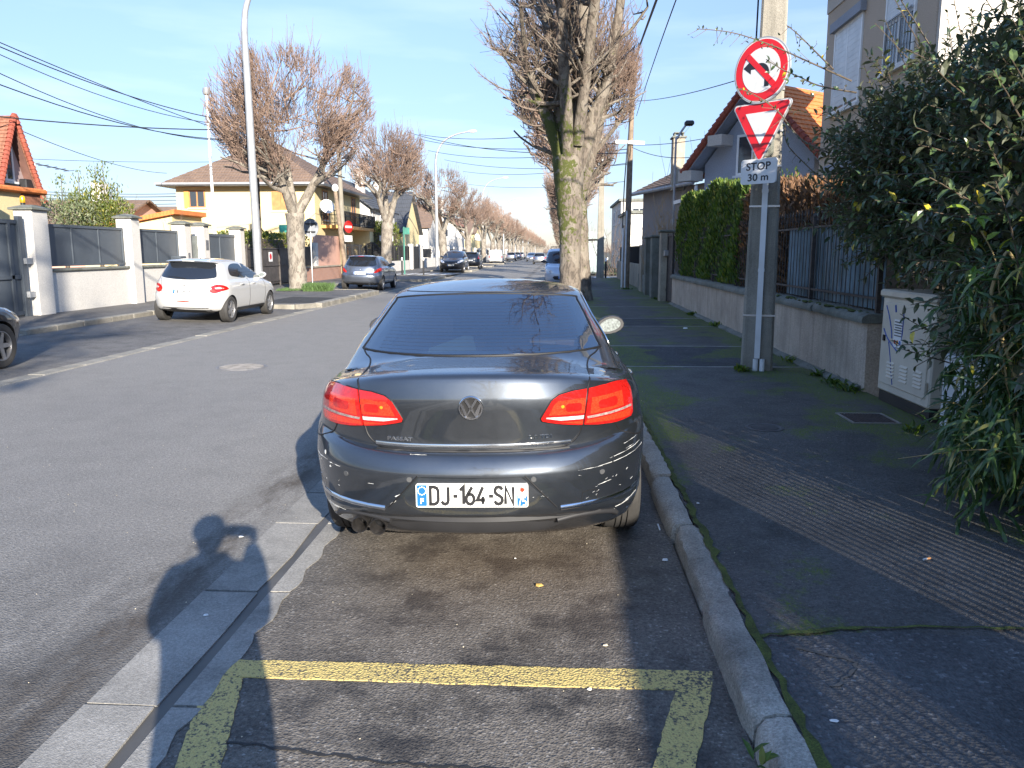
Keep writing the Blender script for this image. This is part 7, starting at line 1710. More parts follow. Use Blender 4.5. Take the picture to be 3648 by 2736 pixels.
for k, (x, y, p) in enumerate(((-8.1, 140, 'silver_paint'), (-8.1, 160, 'blue_grey_paint'), (-8.15, 178, 'white_paint'))):
    small_car(('distant silver car parked under the left row', 'distant grey car parked under the left row', 'distant white car parked under the left row')[k], p, (x, y, .03), 0, L=4.1, detail=0, lamps='box')
# ------------------------------------------------------------------ shrub, bamboo, hedges, garden plants
def leaf_mat(name, stops, rough=.38, trans=.25, back=None):
    """stops: list of (position, colour) picked at random for each leaf"""
    m, nt, N, L, b = nm(name); g = N.new('ShaderNodeNewGeometry'); c = ramp(nt, g.outputs['Random Per Island'], stops)
    f = noise(nt, coords(nt), 35, 2); c = mix(nt, 1.0, c, ramp(nt, f, [(.3, .8), (.7, 1.2)]), 'MULTIPLY')
    if back: c = mix(nt, g.outputs['Backfacing'], c, back)
    L.new(c, b.inputs['Base Color']); b.inputs['Roughness'].default_value = rough
    tr = N.new('ShaderNodeBsdfTranslucent'); L.new(mix(nt, 1.0, c, (1.2, 1.35, .6), 'MULTIPLY'), tr.inputs['Color']); ms = N.new('ShaderNodeMixShader'); ms.inputs[0].default_value = trans
    L.new(b.outputs[0], ms.inputs[1]); L.new(tr.outputs[0], ms.inputs[2]); L.new(ms.outputs[0], N['Material Output'].inputs['Surface']); return m
leaf_mat('shrub_leaf', [(0, (.032, .058, .026)), (.35, (.05, .085, .035)), (.7, (.07, .11, .038)), (.93, (.095, .13, .04)), (.965, (.18, .20, .03)), (.985, (.50, .38, .035))], .34, .2, back=(.10, .11, .075))
leaf_mat('bamboo_leaf', [(0, (.03, .065, .02)), (.5, (.05, .10, .03)), (.85, (.08, .14, .035)), (.95, (.28, .26, .07)), (.98, (.45, .36, .14))], .4, .3)
leaf_mat('thuja_leaf', [(0, (.035, .07, .016)), (.5, (.075, .13, .018)), (.85, (.14, .20, .025)), (.97, (.20, .20, .035))], .6, .3)
leaf_mat('dry_leaf', [(0, (.07, .04, .025)), (.5, (.14, .075, .04)), (.9, (.22, .12, .06)), (.98, (.3, .12, .03))], .8, .15)
leaf_mat('olive_leaf', [(0, (.10, .13, .07)), (.5, (.17, .20, .11)), (.9, (.24, .26, .15))], .5, .25)
leaf_mat('laurel_leaf', [(0, (.06, .09, .015)), (.5, (.11, .14, .025)), (.9, (.19, .20, .04)), (.97, (.3, .25, .05))], .4, .25)
M('stem_brown', (.10, .075, .05), .8, 0, .3, 8); M('cane_tan', (.30, .225, .10), .6, 0, .25, 8); M('bare_stem', (.34, .24, .14), .8, 0, .3, 3)

class Leaves:
    def __init__(s): s.V = []; s.F = []; s.n = 0
    def leaf(s, p, d, up, L, W, fold=.25, droop=.15):
        """6 point pointed blade folded along its midrib"""
        d = d.normalized(); sd = d.cross(up)
        if sd.length < 1e-4: sd = d.orthogonal()
        sd.normalize(); n = sd.cross(d); b = s.n
        mid = p + d * (L * .5) + n * (L * .04); tip = p + d * L - n * (L * droop)
        q1 = p + d * (L * .28); q2 = p + d * (L * .66) - n * (L * droop * .3); e = n * (W * fold)
        s.V += [tuple(p), tuple(q1 + sd * W * .46 + e), tuple(q2 + sd * W * .42 + e), tuple(tip), tuple(q2 - sd * W * .42 + e), tuple(q1 - sd * W * .46 + e), tuple(mid)]
        s.F += [(b, b + 1, b + 6), (b + 1, b + 2, b + 6), (b + 2, b + 3, b + 6), (b + 3, b + 4, b + 6), (b + 4, b + 5, b + 6), (b + 5, b, b + 6)]; s.n += 7
    def build(s, name, mat, par):
        me = bpy.data.meshes.new(name); me.from_pydata(s.V, [], s.F); me.materials.append(MATS[mat]); o = bpy.data.objects.new(name, me); COL.objects.link(o)
        if par: o.parent = par
        return o
def rv(r, s=1.0): return Vector((r.uniform(-s, s), r.uniform(-s, s), r.uniform(-s, s)))
# --- the big broad leaved shrub overhanging the pavement
r = random.Random(91); shrub = thing('evergreen_shrub', 'huge dark evergreen shrub with some yellow leaves overhanging the pavement', 'shrub', (0, 0, 0))
lv = Leaves(); st = MB()
def spray(p, d, L, n, Ls=(.07, .118), r0=.006, curve=.25, sag=.0, stem=True, wl=.42):
    P = [p]; dd = d.normalized(); k = 7
    for i in range(k): dd = (dd + rv(r, curve * .35) + Vector((0, 0, -sag))).normalized(); P.append(P[-1] + dd * (L / k))
    if stem: st.tube(P, list(np.linspace(r0, r0 * .4, k + 1)), 4, False)
    for j in range(n):
        t = (j + .5) / n * k * .96 + .04 * k; i = min(int(t), k - 1); q = P[i].lerp(P[i + 1], t - i); ax = (P[i + 1] - P[i]).normalized()
        a = j * 2.4 + r.uniform(-.4, .4); sd = ax.orthogonal().normalized(); sd = Matrix.Rotation(a, 3, ax) @ sd
        ld = (sd * .8 + ax * r.uniform(.3, .9) + Vector((0, 0, r.uniform(-.25, .2)))).normalized(); l = r.uniform(*Ls)
        lv.leaf(q, ld, (Vector((0, 0, 1)) + rv(r, .5)), l, l * r.uniform(wl * .85, wl * 1.15))
    return P
# crown as a body of overlapping lobes: (centre, radii)
lobes = [((4.55, 7.3, 2.0), (1.5, 1.7, 1.35)), ((4.25, 8.5, 2.2), (1.15, 1.2, 1.0)), ((4.6, 6.0, 2.5), (1.35, 1.4, 1.4)), ((4.8, 5.2, 3.1), (1.4, 1.2, 1.15)), ((4.1, 5.9, 1.7), (.95, 1.0, 1.0)), ((5.3, 7.0, 2.9), (1.3, 1.5, .95)), ((4.3, 4.7, 2.5), (1.15, 1.0, 1.5)), ((5.4, 8.4, 2.6), (1.2, 1.2, .9)), ((3.95, 8.7, 2.5), (.85, .9, .8)), ((3.75, 7.6, 2.2), (.7, .9, .75)), ((3.3, 4.9, 1.75), (.65, .75, .95)), ((3.5, 5.7, 2.3), (.75, .8, .8))]
for c, rad in lobes:
    c = Vector(c); vol = rad[0] * rad[1] * rad[2]; n = int(430 * (vol ** .67))
    for k in range(n):
        u = rv(r).normalized()
        if u.y > .75 and r.random() < .6: continue
        s_ = r.uniform(.55, .93); p = c + Vector((u.x * rad[0], u.y * rad[1], u.z * rad[2])) * s_
        if p.z < .75 or p.x < 2.75 + .1 * math.sin(p.z * 3): continue
        if p.z < 1.75 and p.x < .50 * p.y + .15 + (.1 if p.z < 1.4 else -.1): continue
        d = u + Vector((-.25, -.1, r.uniform(-.3, .7))); spray(p, d, r.uniform(.35, .75), r.randint(14, 24))
for c, rad, n in (((5.2, 9.6, 1.5), (1.1, 1.0, 1.3), 260), ((5.6, 7.6, 1.5), (1.2, 1.4, 1.3), 300), ((4.9, 6.2, 1.3), (.9, 1.2, .9), 260), ((4.3, 7.9, 1.45), (.7, .9, .8), 200), ((5.0, 4.6, 1.6), (1.0, .9, 1.3), 220)):
    c = Vector(c)
    for k in range(n):
        u = rv(r).normalized(); p = c + Vector((u.x * rad[0], u.y * rad[1], u.z * rad[2])) * r.uniform(.3, .95)
        if p.z < .3 or (p.z < 1.75 and p.x < .50 * p.y + .2) or (3.2 < p.x < 3.95 and 7.2 < p.y < 8.75 and p.z < 1.45): continue
        spray(p, u + Vector((-.2, -.3, r.uniform(-.2, .6))), r.uniform(.35, .7), r.randint(12, 20), (.09, .15), stem=False)
for k in range(26):   # long whips standing out against the wall and sky
    p = Vector((r.uniform(3.6, 5.0), r.uniform(7.0, 9.2), r.uniform(2.4, 3.3))); spray(p, Vector((r.uniform(-.9, .1), r.uniform(-.1, .5), r.uniform(.5, 1.5))), r.uniform(.9, 1.7), r.randint(18, 30), (.055, .09), .008, .2)
for k in range(14):
    p = Vector((r.uniform(3.3, 3.9), r.uniform(7.5, 9.0), r.uniform(2.2, 2.9))); spray(p, Vector((-1, r.uniform(-.1, .6), r.uniform(-.1, .7))), r.uniform(.6, 1.1), r.randint(14, 22), (.05, .08), .006, .2)
# the thin whip that reaches across the signs, and a second below it
def whip(pts, n, Ls=(.03, .05)):
    P = loftcurve(pts, 8); st.tube(P, list(np.linspace(.010, .004, len(P))), 5, False)
    for j in range(n):
        q = P[int(len(P) * (.1 + .88 * j / n))]; ld = Vector((r.uniform(-1, .3), r.uniform(-.4, .4), r.uniform(-.8, .8))); l = r.uniform(*Ls); lv.leaf(q, ld, rv(r), l, l * .5)
        if j % 3 == 0: e = q + Vector((r.uniform(-.15, .05), 0, r.uniform(-.14, .14))); st.tube([q, e], [.004, .002], 3, False); lv.leaf(e, ld, rv(r), l, l * .5)
yb = 9.4
whip([tuple(at_y(1840, 175, 9.0)), tuple(at_y(1740, 130, 9.2)), tuple(at_y(1660, 95, yb)), tuple(at_y(1580, 70, yb)), tuple(at_y(1505, 62, yb))], 46)
whip([tuple(at_y(1850, 200, 9.0)), tuple(at_y(1770, 185, 9.2)), tuple(at_y(1725, 165, yb)), tuple(at_y(1690, 150, yb)), tuple(at_y(1655, 128, yb))], 20, (.05, .08))
whip([tuple(at_y(1790, 330, 9.0)), tuple(at_y(1730, 300, 9.2)), tuple(at_y(1680, 240, yb)), tuple(at_y(1630, 205, yb)), tuple(at_y(1592, 190, yb))], 24)
whip([tuple(at_y(1800, 150, 9.0)), tuple(at_y(1760, 110, 9.2)), tuple(at_y(1725, 75, yb)), tuple(at_y(1700, 55, yb))], 20)
whip([tuple(at_y(1830, 420, 9.0)), tuple(at_y(1780, 390, 9.2)), tuple(at_y(1735, 350, yb)), tuple(at_y(1700, 310, yb)), tuple(at_y(1695, 270, yb))], 22)
# near shoots at the right picture edge
for (x, y, z, dx, dy, dz) in ((2.55, 4.6, 1.5, -.3, -.2, .9), (2.62, 4.5, 1.35, -.6, .1, -.5), (2.9, 5.4, 1.0, -.7, .2, .1), (3.2, 6.4, .95, -.8, .1, -.1), (3.3, 6.7, .72, -.9, .1, .25), (3.25, 6.5, .9, -.8, .1, .35), (2.65, 4.8, 1.9, -.5, 0, .7), (2.75, 4.9, 2.2, -.4, 0, .6)):
    spray(Vector((x, y, z)), Vector((dx, dy, dz)), r.uniform(.4, .6), 15, (.06, .095), .006)
lv.build('crown', 'shrub_leaf', shrub)
for (x, y) in ((4.5, 7.2), (4.75, 7.0), (4.4, 7.6), (4.9, 6.2)):
    for k in range(3): st.tube(loftcurve([(x, y, 0), (x + r.uniform(-.2, .2), y + r.uniform(-.2, .2), 1.0), (x + r.uniform(-.6, .5), y + r.uniform(-.7, .7), 2.4), (x + r.uniform(-.9, .7), y + r.uniform(-1, 1), 3.6)], 5), list(np.linspace(.05, .012, 16)), 6)
st.build('stem', 'stem_brown', shrub, fix=False)
# --- bamboo in front of it
bam = thing('bamboo', 'bamboo clump with long narrow leaves arching over the right pavement edge', 'bamboo', (0, 0, 0)); lv = Leaves(); cn = MB(); r = random.Random(14)
for k in range(210):
    x, y = r.uniform(2.75, 4.2), r.uniform(3.9, 7.4); H_ = r.uniform(.6, 1.9)
    if x < .53 * y + .12: continue
    ov = r.uniform(.1, .75) * (1 if x < 3.7 else .6)
    P = loftcurve([(x, y, .05), (x - ov * .15, y + r.uniform(-.1, .1), H_ * .5), (x - ov * .6, y + r.uniform(-.2, .2), H_ * .9), (x - ov * 1.15, y + r.uniform(-.3, .3), H_ * r.uniform(.55, .95))], 6); cn.tube(P, list(np.linspace(.006, .002, len(P))), 4, False) if k % 3 == 0 else None
    for j in range(r.randint(22, 38)):
        q = P[r.randint(5, len(P) - 1)]; 
        if q.x < .47 * q.y + .06 - .05 * q.z + r.uniform(-.05, .1): continue
        ld = Vector((r.uniform(-1, .55), r.uniform(-.9, .7), r.uniform(-1.0, .45))); l = r.uniform(.13, .27); lv.leaf(q + rv(r, .05), ld, Vector((0, 0, 1)) + rv(r, .3), l, l * r.uniform(.09, .13), .2, .22)
for k in range(44):   # low fronds by the cabinet foot
    y = r.uniform(4.5, 6.5); x = .50 * y + r.uniform(.02, .5)
    for j in range(26):
        q = Vector((x, y, r.uniform(.15, .75))) + rv(r, .14); ld = Vector((r.uniform(-1, .2), r.uniform(-.9, .4), r.uniform(-1.0, .2))); l = r.uniform(.15, .27); lv.leaf(q, ld, Vector((0, 0, 1)) + rv(r, .3), l, l * .11, .2, .25)
lv.build('foliage', 'bamboo_leaf', bam); cn.build('cane', 'cane_tan', bam, fix=False)
dc = thing('dry_cane', 'broken dry tan bamboo canes hanging at the right picture edge', 'cane', (0, 0, 0)); m = MB()
for pts, w in (([at_y(2165, 560, 4.7), at_y(2140, 650, 4.7), at_y(2175, 760, 4.7), at_y(2200, 830, 4.7)], .010), ([at_y(2212, 600, 4.7), at_y(2180, 545, 4.7), at_y(2166, 560, 4.7)], .008), ([at_y(2090, 645, 4.8), at_y(2160, 690, 4.8), at_y(2212, 730, 4.8)], .006), ([at_y(2172, 690, 4.75), at_y(2168, 760, 4.75), at_y(2176, 830, 4.75)], .006), ([at_y(2120, 500, 4.8), at_y(2150, 560, 4.8), at_y(2160, 640, 4.8)], .004)):
    m.tube(loftcurve([tuple(p) for p in pts], 4), w, 6)
m.build('cane', 'cane_tan', dc, smooth=50)
lv = Leaves(); r = random.Random(3)
for (px, py) in ((2085, 450), (2110, 470), (2100, 500), (2130, 520), (2105, 540), (2160, 540), (2190, 560), (2095, 610), (2140, 600), (2110, 470), (2200, 480), (2180, 600)):
    lv.leaf(at_y(px, py, 4.75), Vector((r.uniform(-1, .6), r.uniform(-.4, .2), r.uniform(-.2, .6))), Vector((0, -.6, 1)), r.uniform(.08, .12), .04)
leaf_mat('fresh_leaf', [(0, (.10, .19, .02)), (.6, (.19, .27, .03)), (1, (.35, .33, .05))], .4, .35); lv.build('foliage', 'fresh_leaf', dc)
# --- clipped conifer hedge, with a dead brown stretch at the near end
def hedge(name, label, cat, x0, x1, y0, y1, z0, ztop, mat, n, L, seed, top_wob=.15, up=.5, group=None):
    r = random.Random(seed); t = thing(name, label, cat, ((x0 + x1) / 2, (y0 + y1) / 2, 0), 0, group); lv = Leaves(); off = Vector(t.location)
    for k in range(n):
        y = r.uniform(y0, y1); zt = ztop + top_wob * math.sin(y * 1.7 + seed) * .6 + top_wob * math.sin(y * 4.1) * .4
        f = r.random()
        if f < .5: x = x0 + abs(r.gauss(0, .10)); z = r.uniform(z0, zt)
        elif f < .78: x = r.uniform(x0, x1); z = zt - abs(r.gauss(0, .12))
        elif f < .9: x = x1 - abs(r.gauss(0, .1)); z = r.uniform(z0, zt)
        else: x = r.uniform(x0, x1); y = (y0 if r.random() < .75 else y1) + r.gauss(0, .08); z = r.uniform(z0, zt)
        x += .07 * math.sin(y * 2.3 + z * 3)
        d = Vector((r.uniform(-.9, .4) if x < (x0 + x1) / 2 else r.uniform(-.4, .9), r.uniform(-.8, .6), r.uniform(-.1, 1.0) + up)); l = L * r.uniform(.5, 1.4)
        lv.leaf(Vector((x, y, z)) - off, d, rv(r), l, l * .34, .1, .05)
    lv.build('foliage', mat, t)
    m = MB(); m.bbox(x0 + .2, x1 - .2, y0 + .2, y1 - .2, 0.1, ztop - .25, .05); m.build('core', 'stem_brown', t, world=True); return t
hedge('conifer_hedge', 'tall clipped green conifer hedge behind the railing', 'hedge', 3.50, 4.6, 16.2, 24.0, .97, 3.05, 'thuja_leaf', 30000, .10, 1, .16, .9)
hedge('dry_hedge', 'dead reddish brown hedge stretch between green hedge and sign pole', 'hedge', 3.60, 4.5, 13.3, 16.2, .9, 2.72, 'dry_leaf', 6500, .11, 2, .15, .3)
hedge('dry_hedge', 'tangle of pale dry twigs above the blue sheet by the railing', 'hedge', 3.8, 4.5, 11.2, 13.3, 1.8, 2.5, 'dry_leaf', 2200, .12, 5, .2, .6)
hedge('garden_hedge', 'dark clipped hedge behind the brown iron gate on the left', 'hedge', -14.4, -13.2, 33.5, 42.4, .6, 2.45, 'laurel_leaf', 7000, .14, 3, .1, .3)
hedge('garden_hedge', 'round green garden bush beside the dark railing, right of the second tree', 'bush', -14.6, -13.0, 60.5, 66.5, .8, 3.3, 'laurel_leaf', 5000, .2, 4, .6, .4)
hedge('garden_hedge', 'dark filler hedge added behind the big shrub to hide the bright house end', 'hedge', 4.3, 9.6, 11.4, 12.4, .1, 2.6, 'shrub_leaf', 7000, .15, 7, .15, .3)  # added to close the sunlit gap showing through the shrub
# --- bare shrubs by the old house and in gardens
def bare_shrub(label, x, y, h, n, seed, mat='bare_stem', spread=.5, r0=.014):
    r = random.Random(seed); t = thing('bare_shrub', label, 'shrub', (x, y, .05)); tw = Twigs()
    for k in range(n):
        p = Vector((r.gauss(0, spread * .4), r.gauss(0, spread * .4), 0)); d = Vector((r.uniform(-spread, spread), r.uniform(-spread, spread), 1.5)); L = h * r.uniform(.45, 1.0)
        pts = tw.shoot(p, d, L, r0 * r.uniform(.6, 1.2), r, .16, 5)
        for j in range(5):
            q = pts[r.randint(2, 5)]; tw.shoot(q, Vector((r.uniform(-.8, .8), r.uniform(-.8, .8), r.uniform(.4, 1.4))), L * r.uniform(.12, .3), r0 * .45, r, .2, 3)
    tw.build('stem', mat, t); return t
bare_shrub('tall bare tan shrub in front of the old grey house', 4.05, 30.5, 3.6, 60, 5, spread=.38, r0=.016)
bare_shrub('thin bare sapling rising above the tan shrub', 3.9, 31.5, 5.6, 7, 15, spread=.28, r0=.018)
bare_shrub('bare tan bush right of the tall tan shrub', 4.4, 27.6, 3.0, 40, 6, spread=.5)
bare_shrub('bare grey bush left of the concrete pole', 3.6, 55, 4.5, 26, 8, 'twig_grey', 1.0, .02)
bare_shrub('bare winter bush against the cream lean-to wall', -16.2, 33.5, 3.0, 26, 9, 'twig_warm', .7)
bare_shrub('bare branching sapling against the sky left of the yellow house', -24.5, 44, 4.8, 16, 10, 'twig_grey', .7, .02)
# --- evergreens in the left garden
def garden_shrub(label, x, y, z, rx, ry, rz_, mat, n, L, seed, spikes=()):
    r = random.Random(seed); t = thing('garden_shrub', label, 'shrub', (x, y, 0)); lv = Leaves(); m = MB(); m.tube([(0, 0, 0), (0, 0, z)], [.08, .05], 6)
    for k in range(n):
        u = rv(r).normalized() * (r.random() ** .4); p = Vector((u.x * rx, u.y * ry, z + u.z * rz_ + .12 * math.sin(u.x * 9))); d = u + rv(r, .7) + Vector((0, 0, .5)); l = L * r.uniform(.6, 1.3); lv.leaf(p, d, rv(r), l, l * .36)
    for (sx, sy, h) in spikes:
        m.tube([(sx, sy, z * .6), (sx + .05, sy, h)], [.03, .008], 5)
        for k in range(int(95 * (h - z * .8))):
            q = Vector((sx + r.gauss(0, .13), sy + r.gauss(0, .13), r.uniform(z * .8, h))); lv.leaf(q, Vector((r.uniform(-1, 1), r.uniform(-1, 1), 1.4)), rv(r), L * .9, L * .34)
    lv.build('crown', mat, t); m.build('stem', 'stem_brown', t); return t
pz = lambda px, py, y: at_y(px, py, y)
c = pz(135, 450, 25.5); garden_shrub('silvery olive bush behind the anthracite panel', c.x, 25.5, c.z - .35, 1.35, 1.0, .85, 'olive_leaf', 2600, .10, 1)
c = pz(210, 440, 26.5); b = c; sp = [((pz(px, 400, 26.5).x - c.x), 0, pz(px, py, 26.5).z) for px, py in ((168, 372), (205, 358), (222, 352), (190, 405), (236, 398), (250, 400), (178, 420), (215, 380), (130, 378))]
garden_shrub('green laurel with upright spires behind the anthracite panels', c.x, 26.5, c.z - .5, 1.15, .9, .95, 'laurel_leaf', 2400, .12, 2, sp)
c = pz(250, 470, 25.8); garden_shrub('yellowish sparse bush beside the second white pillar', c.x, 25.8, c.z - .2, .7, .6, .8, 'laurel_leaf', 900, .09, 3)
# weeds at walls
def weeds(pts, seed, h=.12):
    r = random.Random(seed); lv = Leaves()
    for (x, y, n, s_) in pts:
        for k in range(n): lv.leaf(Vector((x + r.gauss(0, s_), y + r.gauss(0, s_ * 1.6), .095)), Vector((r.uniform(-1, 1), r.uniform(-1, 1), r.uniform(.3, 1.2))), Vector((0, 0, 1)), h * r.uniform(.5, 1.2), h * .3)
    o = lv.build('weeds', 'thuja_leaf', None); o['kind'] = 'stuff'; return o
weeds([(3.30, 9.15, 60, .07), (3.30, 9.5, 40, .06), (3.32, 10.2, 30, .05), (3.33, 11.5, 25, .05), (3.33, 14, 40, .05), (3.33, 17, 60, .05), (3.32, 20, 60, .06), (2.42, 10.55, 40, .04), (3.2, 26.5, 30, .05), (3.1, 7.0, 20, .04), (2.85, 33.6, 60, .1)], 4)
weeds([(.64, 2.28, 9, .012)], 6, .07)
# ------------------------------------------------------------------ overhead wires
def wire(label, a, b, sag=.6, r=.012, n=16, group=None):
    a, b = Vector(a), Vector(b); P = []
    for i in range(n + 1): t = i / n; p = a.lerp(b, t); p.z -= sag * 4 * t * (1 - t); P.append(tuple(p))
    m = MB(); m.tube(P, r, 5); o = m.build('overhead_wire', 'cable_black', None, smooth=60); return tag(o, label, 'wire', group)
A = lambda px, py, y: tuple(at_y(px, py, y))
wire('highest dark cable crossing the upper left sky', A(-60, 66, 20), A(780, 360, 49), .5, .014)
wire('second cable from the top in the upper left sky', A(-60, 75, 20), A(545, 268, 33), .35, .016)
wire('third cable from the top in the upper left sky', A(-60, 90, 20), A(545, 272, 33), .5, .012)
wire('thin sagging cable ending near the slim lamp post', A(-60, 130, 18), A(545, 300, 33), .6, .012)
wire('lower sagging cable ending near the slim lamp post', A(-60, 160, 18), A(545, 300, 32.8), .45, .015)
wire('nearly level dark cable above the mauve gable', A(-60, 246, 24), A(560, 280, 33), .15, .02)
wire('slanting wire running down to the yellow house roof', A(40, 280, 26), A(360, 374, 50), .3, .014)
wire('faint level wire above the garden shrubs', A(60, 343, 40), A(545, 348, 42), .1, .012)
for k, (py, r_) in enumerate(((414, .02), (420, .025), (428, .02), (436, .02), (446, .015))): wire(('top', 'second', 'third', 'fourth', 'lowest')[k] + ' of the five far wires behind the garden shrubs', A(60, py - 2, 90), A(400, py + 4, 90), .2, r_ * 1.6)
wire('black twisted cable rising from the wooden pole top', A(1368, 137, 34), A(1440, -60, 16), .0, .03)
wire('thin cable rising steeply right of the twisted one', A(1375, 250, 34), A(1475, -40, 14), -.1, .012)
wire('wire from the wooden pole towards the round sign', A(1375, 218, 33.8), A(1650, 155, 16), .12, .011)
wire('wire from the wooden pole past the chimney to the blue gable', A(1365, 313, 33.8), tuple(on_plane(1556, 292)), .1, .012)
wire('lower wire from the wooden pole behind the chimney', A(1365, 318, 33.8), tuple(on_plane(1490, 340)), .15, .012)
for k, (x1, y1, x2, y2, d1, d2, lab) in enumerate(((905, 290, 1360, 262, 60, 34, 'highest thin wire crossing above the second street lamp'), (905, 300, 1360, 306, 62, 36, 'thin wire crossing just below the second lamp head'), (925, 325, 1355, 322, 70, 38, 'thin wire crossing the gap below the second lamp'), (960, 345, 1355, 355, 80, 48, 'thin wire crossing above the third lamp head'), (1000, 370, 1355, 352, 90, 50, 'thin rising wire crossing near the third lamp head'), (1000, 396, 1350, 392, 110, 60, 'lowest faint wire crossing the far street'), (880, 285, 1360, 330, 55, 34, 'slanting wire from the left row to the wooden pole'))):
    wire(lab, A(x1, y1, d1), A(x2, y2, d2), .5, .018)
# cables overhead that show only as reflections in the rear window
wire('service cable strung high over the parked saloon', (-12, 4.5, 8.3), (7, 9.5, 7.6), .5, .03); wire('second service cable crossing over the parked saloon', (-12, 10.5, 8.6), (6.5, 6.0, 7.4), .5, .025)
# ------------------------------------------------------------------ litter
def bit(name, label, cat, x, y, z, s, mat, seed, flat=.25):
    r = random.Random(seed); m = MB(); n = 7; P = [(x + s * r.uniform(.6, 1.1) * math.cos(6.283 * k / n), y + s * .7 * r.uniform(.6, 1.1) * math.sin(6.283 * k / n), z + .002) for k in range(n)]
    T = [(p[0] * .8 + x * .2, p[1] * .8 + y * .2, z + s * flat * r.uniform(.6, 1.3)) for p in P]; m.loft([P, T], True, True); return tag(m.build(name, mat), label, cat)
M('paper_white', (.68, .67, .64), .8, 0, .1, 30); M('leaf_tan', (.48, .30, .08), .8, 0, .2, 30); M('leaf_pale', (.50, .44, .32), .8, 0, .2, 30)
def G(px, py, z=0.0): d = ray_px(px, py); t = (z - 1.65) / d.z; return CAM + d * t
for px, py, z, s, mt, lab, nme, cat in ((1068, 1150, .004, .028, 'paper_white', 'crumpled white paper scrap under the car bumper', 'paper_scrap', 'litter'), (1165, 1266, .004, .022, 'leaf_tan', 'curled yellow leaf in the middle of the empty bay', 'fallen_leaf', 'leaf'), (1308, 1395, .004, .014, 'leaf_pale', 'pale pebble above the yellow line near the kerb', 'pebble', 'stone'),
    (1437, 1211, .004, .022, 'paper_white', 'white flake beside the kerb stones', 'paper_scrap', 'litter'), (1274, 1490, .004, .012, 'paper_white', 'tiny white scrap just below the yellow line', 'paper_scrap', 'litter'), (1113, 1207, .004, .010, 'paper_white', 'white speck behind the exhaust side of the car', 'paper_scrap', 'litter'),
    (1802, 1558, .101, .018, 'paper_white', 'flattened grey gum spot on the near pavement', 'gum_spot', 'litter'), (1480, 710, .10, .05, 'paper_white', 'small white wrapper on the mossy pavement panel', 'paper_scrap', 'litter'), (1508, 1088, .10, .012, 'paper_white', 'white speck on the pavement beside the kerb', 'paper_scrap', 'litter'), (520, 1160, .004, .018, 'paper_white', 'white scrap inside the viewer\'s shadow', 'paper_scrap', 'litter'), (445, 1330, .004, .014, 'paper_white', 'white scrap on the road beside the gutter', 'paper_scrap', 'litter')):  # the piece in the viewer's shadow stands for light passing between the arms
    p = G(px, py, z); bit(nme, lab, cat, p.x, p.y, z, s, mt, int(px), .12 if 'gum' in nme else .4)
p = G(1998, 1213, .095); t = thing('cigarette_end', 'cigarette end with orange filter on the dark pavement', 'litter', (p.x, p.y, .102), R(25)); m = MB(); m.cyl((-.012, 0, .006), (.012, 0, .006), .005, None, 8); m.build('paper', 'paper_white', t); m = MB(); m.cyl((.012, 0, .006), (.035, 0, .006), .0052, None, 8); m.build('filter', M('filter_orange', (.7, .33, .12), .8), t)
p = G(1423, 1140, .0); m = MB(); m.box(p.x - .004, p.x + .004, p.y - .05, p.y + .05, .002, .008); tag(m.build('straw', 'paper_white'), 'thin white stick lying beside the kerb near the rear wheel', 'litter')
r = random.Random(12); V = MB()
for k in range(260):
    x, y = r.uniform(-5, 3.3), r.uniform(2.1, 9); z = .003 if x < .6 else (.112 if x < .86 else .099); s = r.uniform(.0015, .0038); V.ball((x, y, z + s * .3), s, 5, 3, (1, 1, .6))
o = V.build('gravel', 'leaf_pale', smooth=60); o['kind'] = 'stuff'
# ------------------------------------------------------------------ the person taking the picture: only the shadow is in view
def skin_body(name, pts, edges, rad, mat, parent, lvl=2):
    me = bpy.data.meshes.new(name); me.from_pydata(pts, edges, []); o = bpy.data.objects.new(name, me); COL.objects.link(o)
    bm = bmesh.new(); bm.from_mesh(me); ly = bm.verts.layers.skin.verify(); bm.verts.ensure_lookup_table()
    for v, q in zip(bm.verts, rad): v[ly].radius = q if isinstance(q, tuple) else (q, q)
    bm.verts[0][ly].use_root = True; bm.to_mesh(me); bm.free()
    o.modifiers.new('s', 'SKIN').use_smooth_shade = True; sd = o.modifiers.new('d', 'SUBSURF'); sd.levels = lvl; sd.render_levels = lvl
    m2 = eval_mesh(o); o.modifiers.clear(); o.data = m2; m2.materials.clear(); m2.materials.append(MATS[mat] if isinstance(mat, str) else mat); m2.polygons.foreach_set('use_smooth', [True] * len(m2.polygons)); o.parent = parent; return o
pe = thing('person', 'person in dark jacket and jeans holding up a phone with both hands', 'person', (-.10, -.17, .0))
pts = [(0, 0, .95), (-.10, 0, .88), (.10, 0, .88), (-.12, .01, .50), (.12, .02, .50), (-.13, -.02, .08), (.13, 0, .08), (-.14, .13, .04), (.14, .15, .04), (-.03, .0, 1.15), (-.07, .01, 1.34), (-.25, .01, 1.42), (.08, .03, 1.43), (-.31, .08, 1.20), (.12, .10, 1.24), (-.16, .15, 1.48), (.11, .15, 1.46), (-.09, .02, 1.50), (-.10, .03, 1.56), (-.10, .135, 1.60), (.115, .135, 1.585)]
ed = [(0, 1), (0, 2), (1, 3), (2, 4), (3, 5), (4, 6), (5, 7), (6, 8), (0, 9), (9, 10), (10, 11), (10, 12), (11, 13), (12, 14), (13, 15), (14, 16), (10, 17), (17, 18), (15, 19), (16, 20)]
rad = [(.22, .15), .125, .125, .10, .10, .06, .06, (.05, .035), (.05, .035), (.25, .15), (.225, .13), .095, .10, .085, .105, .055, .075, .085, .08, (.03, .02), (.03, .02)]
skin_body('body', pts, ed, rad, M('jacket_dark', (.03, .035, .045), .9), pe)
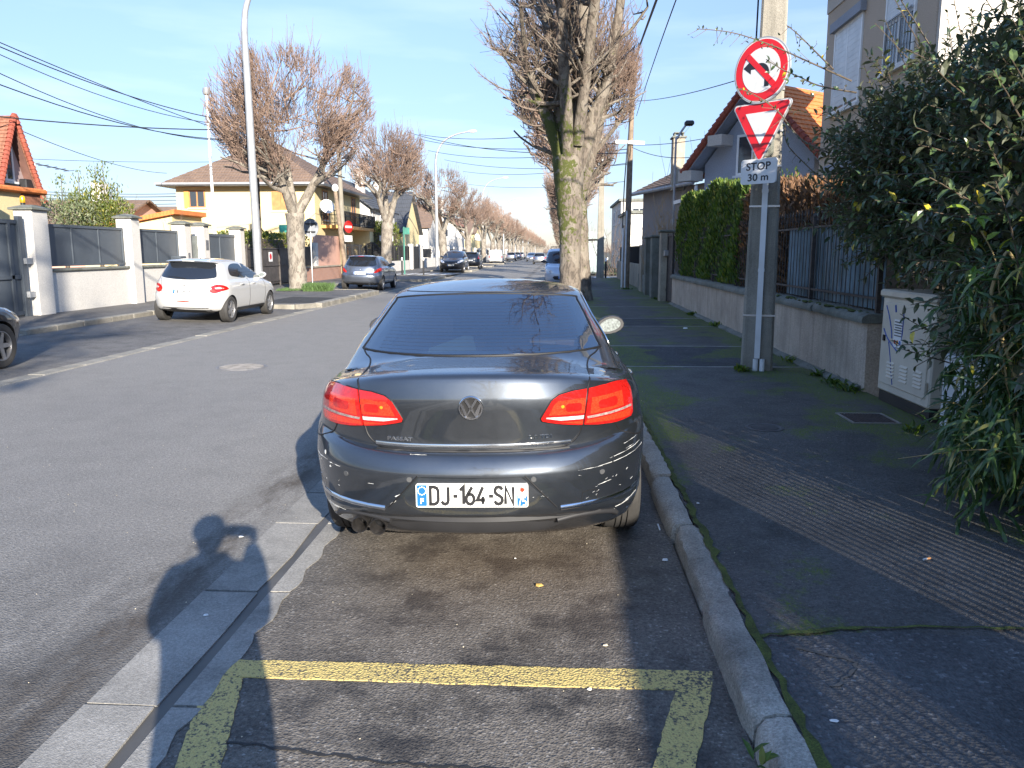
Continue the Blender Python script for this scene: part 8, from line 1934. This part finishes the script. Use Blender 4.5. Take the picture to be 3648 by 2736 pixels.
M('skin_tone', (.45, .28, .20), .5); M('hair_dark', (.03, .022, .018), .7)
hx = -.10; hp_ = [(hx, .02, 1.55), (hx, .03, 1.61), (hx, .05, 1.68), (hx, .035, 1.74), (hx, .135, 1.65), (hx, .12, 1.58)]; skin_body('head', hp_, [(0, 1), (1, 2), (2, 3), (2, 4), (1, 5)], [.055, (.075, .085), (.08, .098), (.065, .075), (.015, .016), (.03, .025)], 'skin_tone', pe)
for sx in (-1, 1):
    m = MB(); m.ball((hx + sx * .032, .125, 1.68), .011, 8, 6); m.build('eye', 'plate_white', pe, smooth=60); m = MB(); m.ball((hx + sx * .083, .035, 1.66), .026, 8, 6, (.35, .7, 1.2)); m.build('ear', 'skin_tone', pe, smooth=60)
m = MB(); m.ball((hx, .125, 1.605), .022, 8, 5, (1, .35, .3)); m.build('mouth', M('lip', (.35, .13, .11), .5), pe, smooth=60)
m = MB(); m.ball((hx, .025, 1.70), .108, 16, 10, (.86, 1.0, .82)); m.build('hair', 'hair_dark', pe, smooth=60)
ph_c = Vector((.04, .135, 1.65))
for sx, base in ((-1, Vector((-.10, .135, 1.60))), (1, Vector((.115, .135, 1.585)))):
    P = [tuple(base)]; E_ = []; Rd = [.024]
    edge = ph_c.x - .085 if sx < 0 else ph_c.x + .085
    for k in range(5):
        z = 1.615 + k * .016 if k < 4 else 1.60; kn = Vector((edge - .02 * (1 if sx < 0 else -1), .135, z)); tip = Vector((edge + (.012 if sx < 0 else -.012), .150 if k < 4 else .10, z + (.0 if k < 4 else .01))); mid = kn.lerp(tip, .5) + Vector((-.008 if sx < 0 else .008, .004, 0))
        i = len(P); P += [tuple(base.lerp(kn, .55)), tuple(kn), tuple(mid), tuple(tip)]; E_ += [(0, i), (i, i + 1), (i + 1, i + 2), (i + 2, i + 3)]; Rd += [.012, .009, .0085, .007]
    skin_body('hand', P, E_, Rd, 'skin_tone', pe, 1)
phn = thing('phone', 'black smartphone held up sideways in both hands', 'phone', (-.06, -.028, 1.65)); m = MB(); m.bbox(-.078, .078, -.008, .0, -.037, .037, .004); m.build('case', 'black_plastic', phn); m = MB(); m.box(-.072, .072, -.0095, -.008, -.033, .033); m.build('screen', 'tinted_glass', phn)
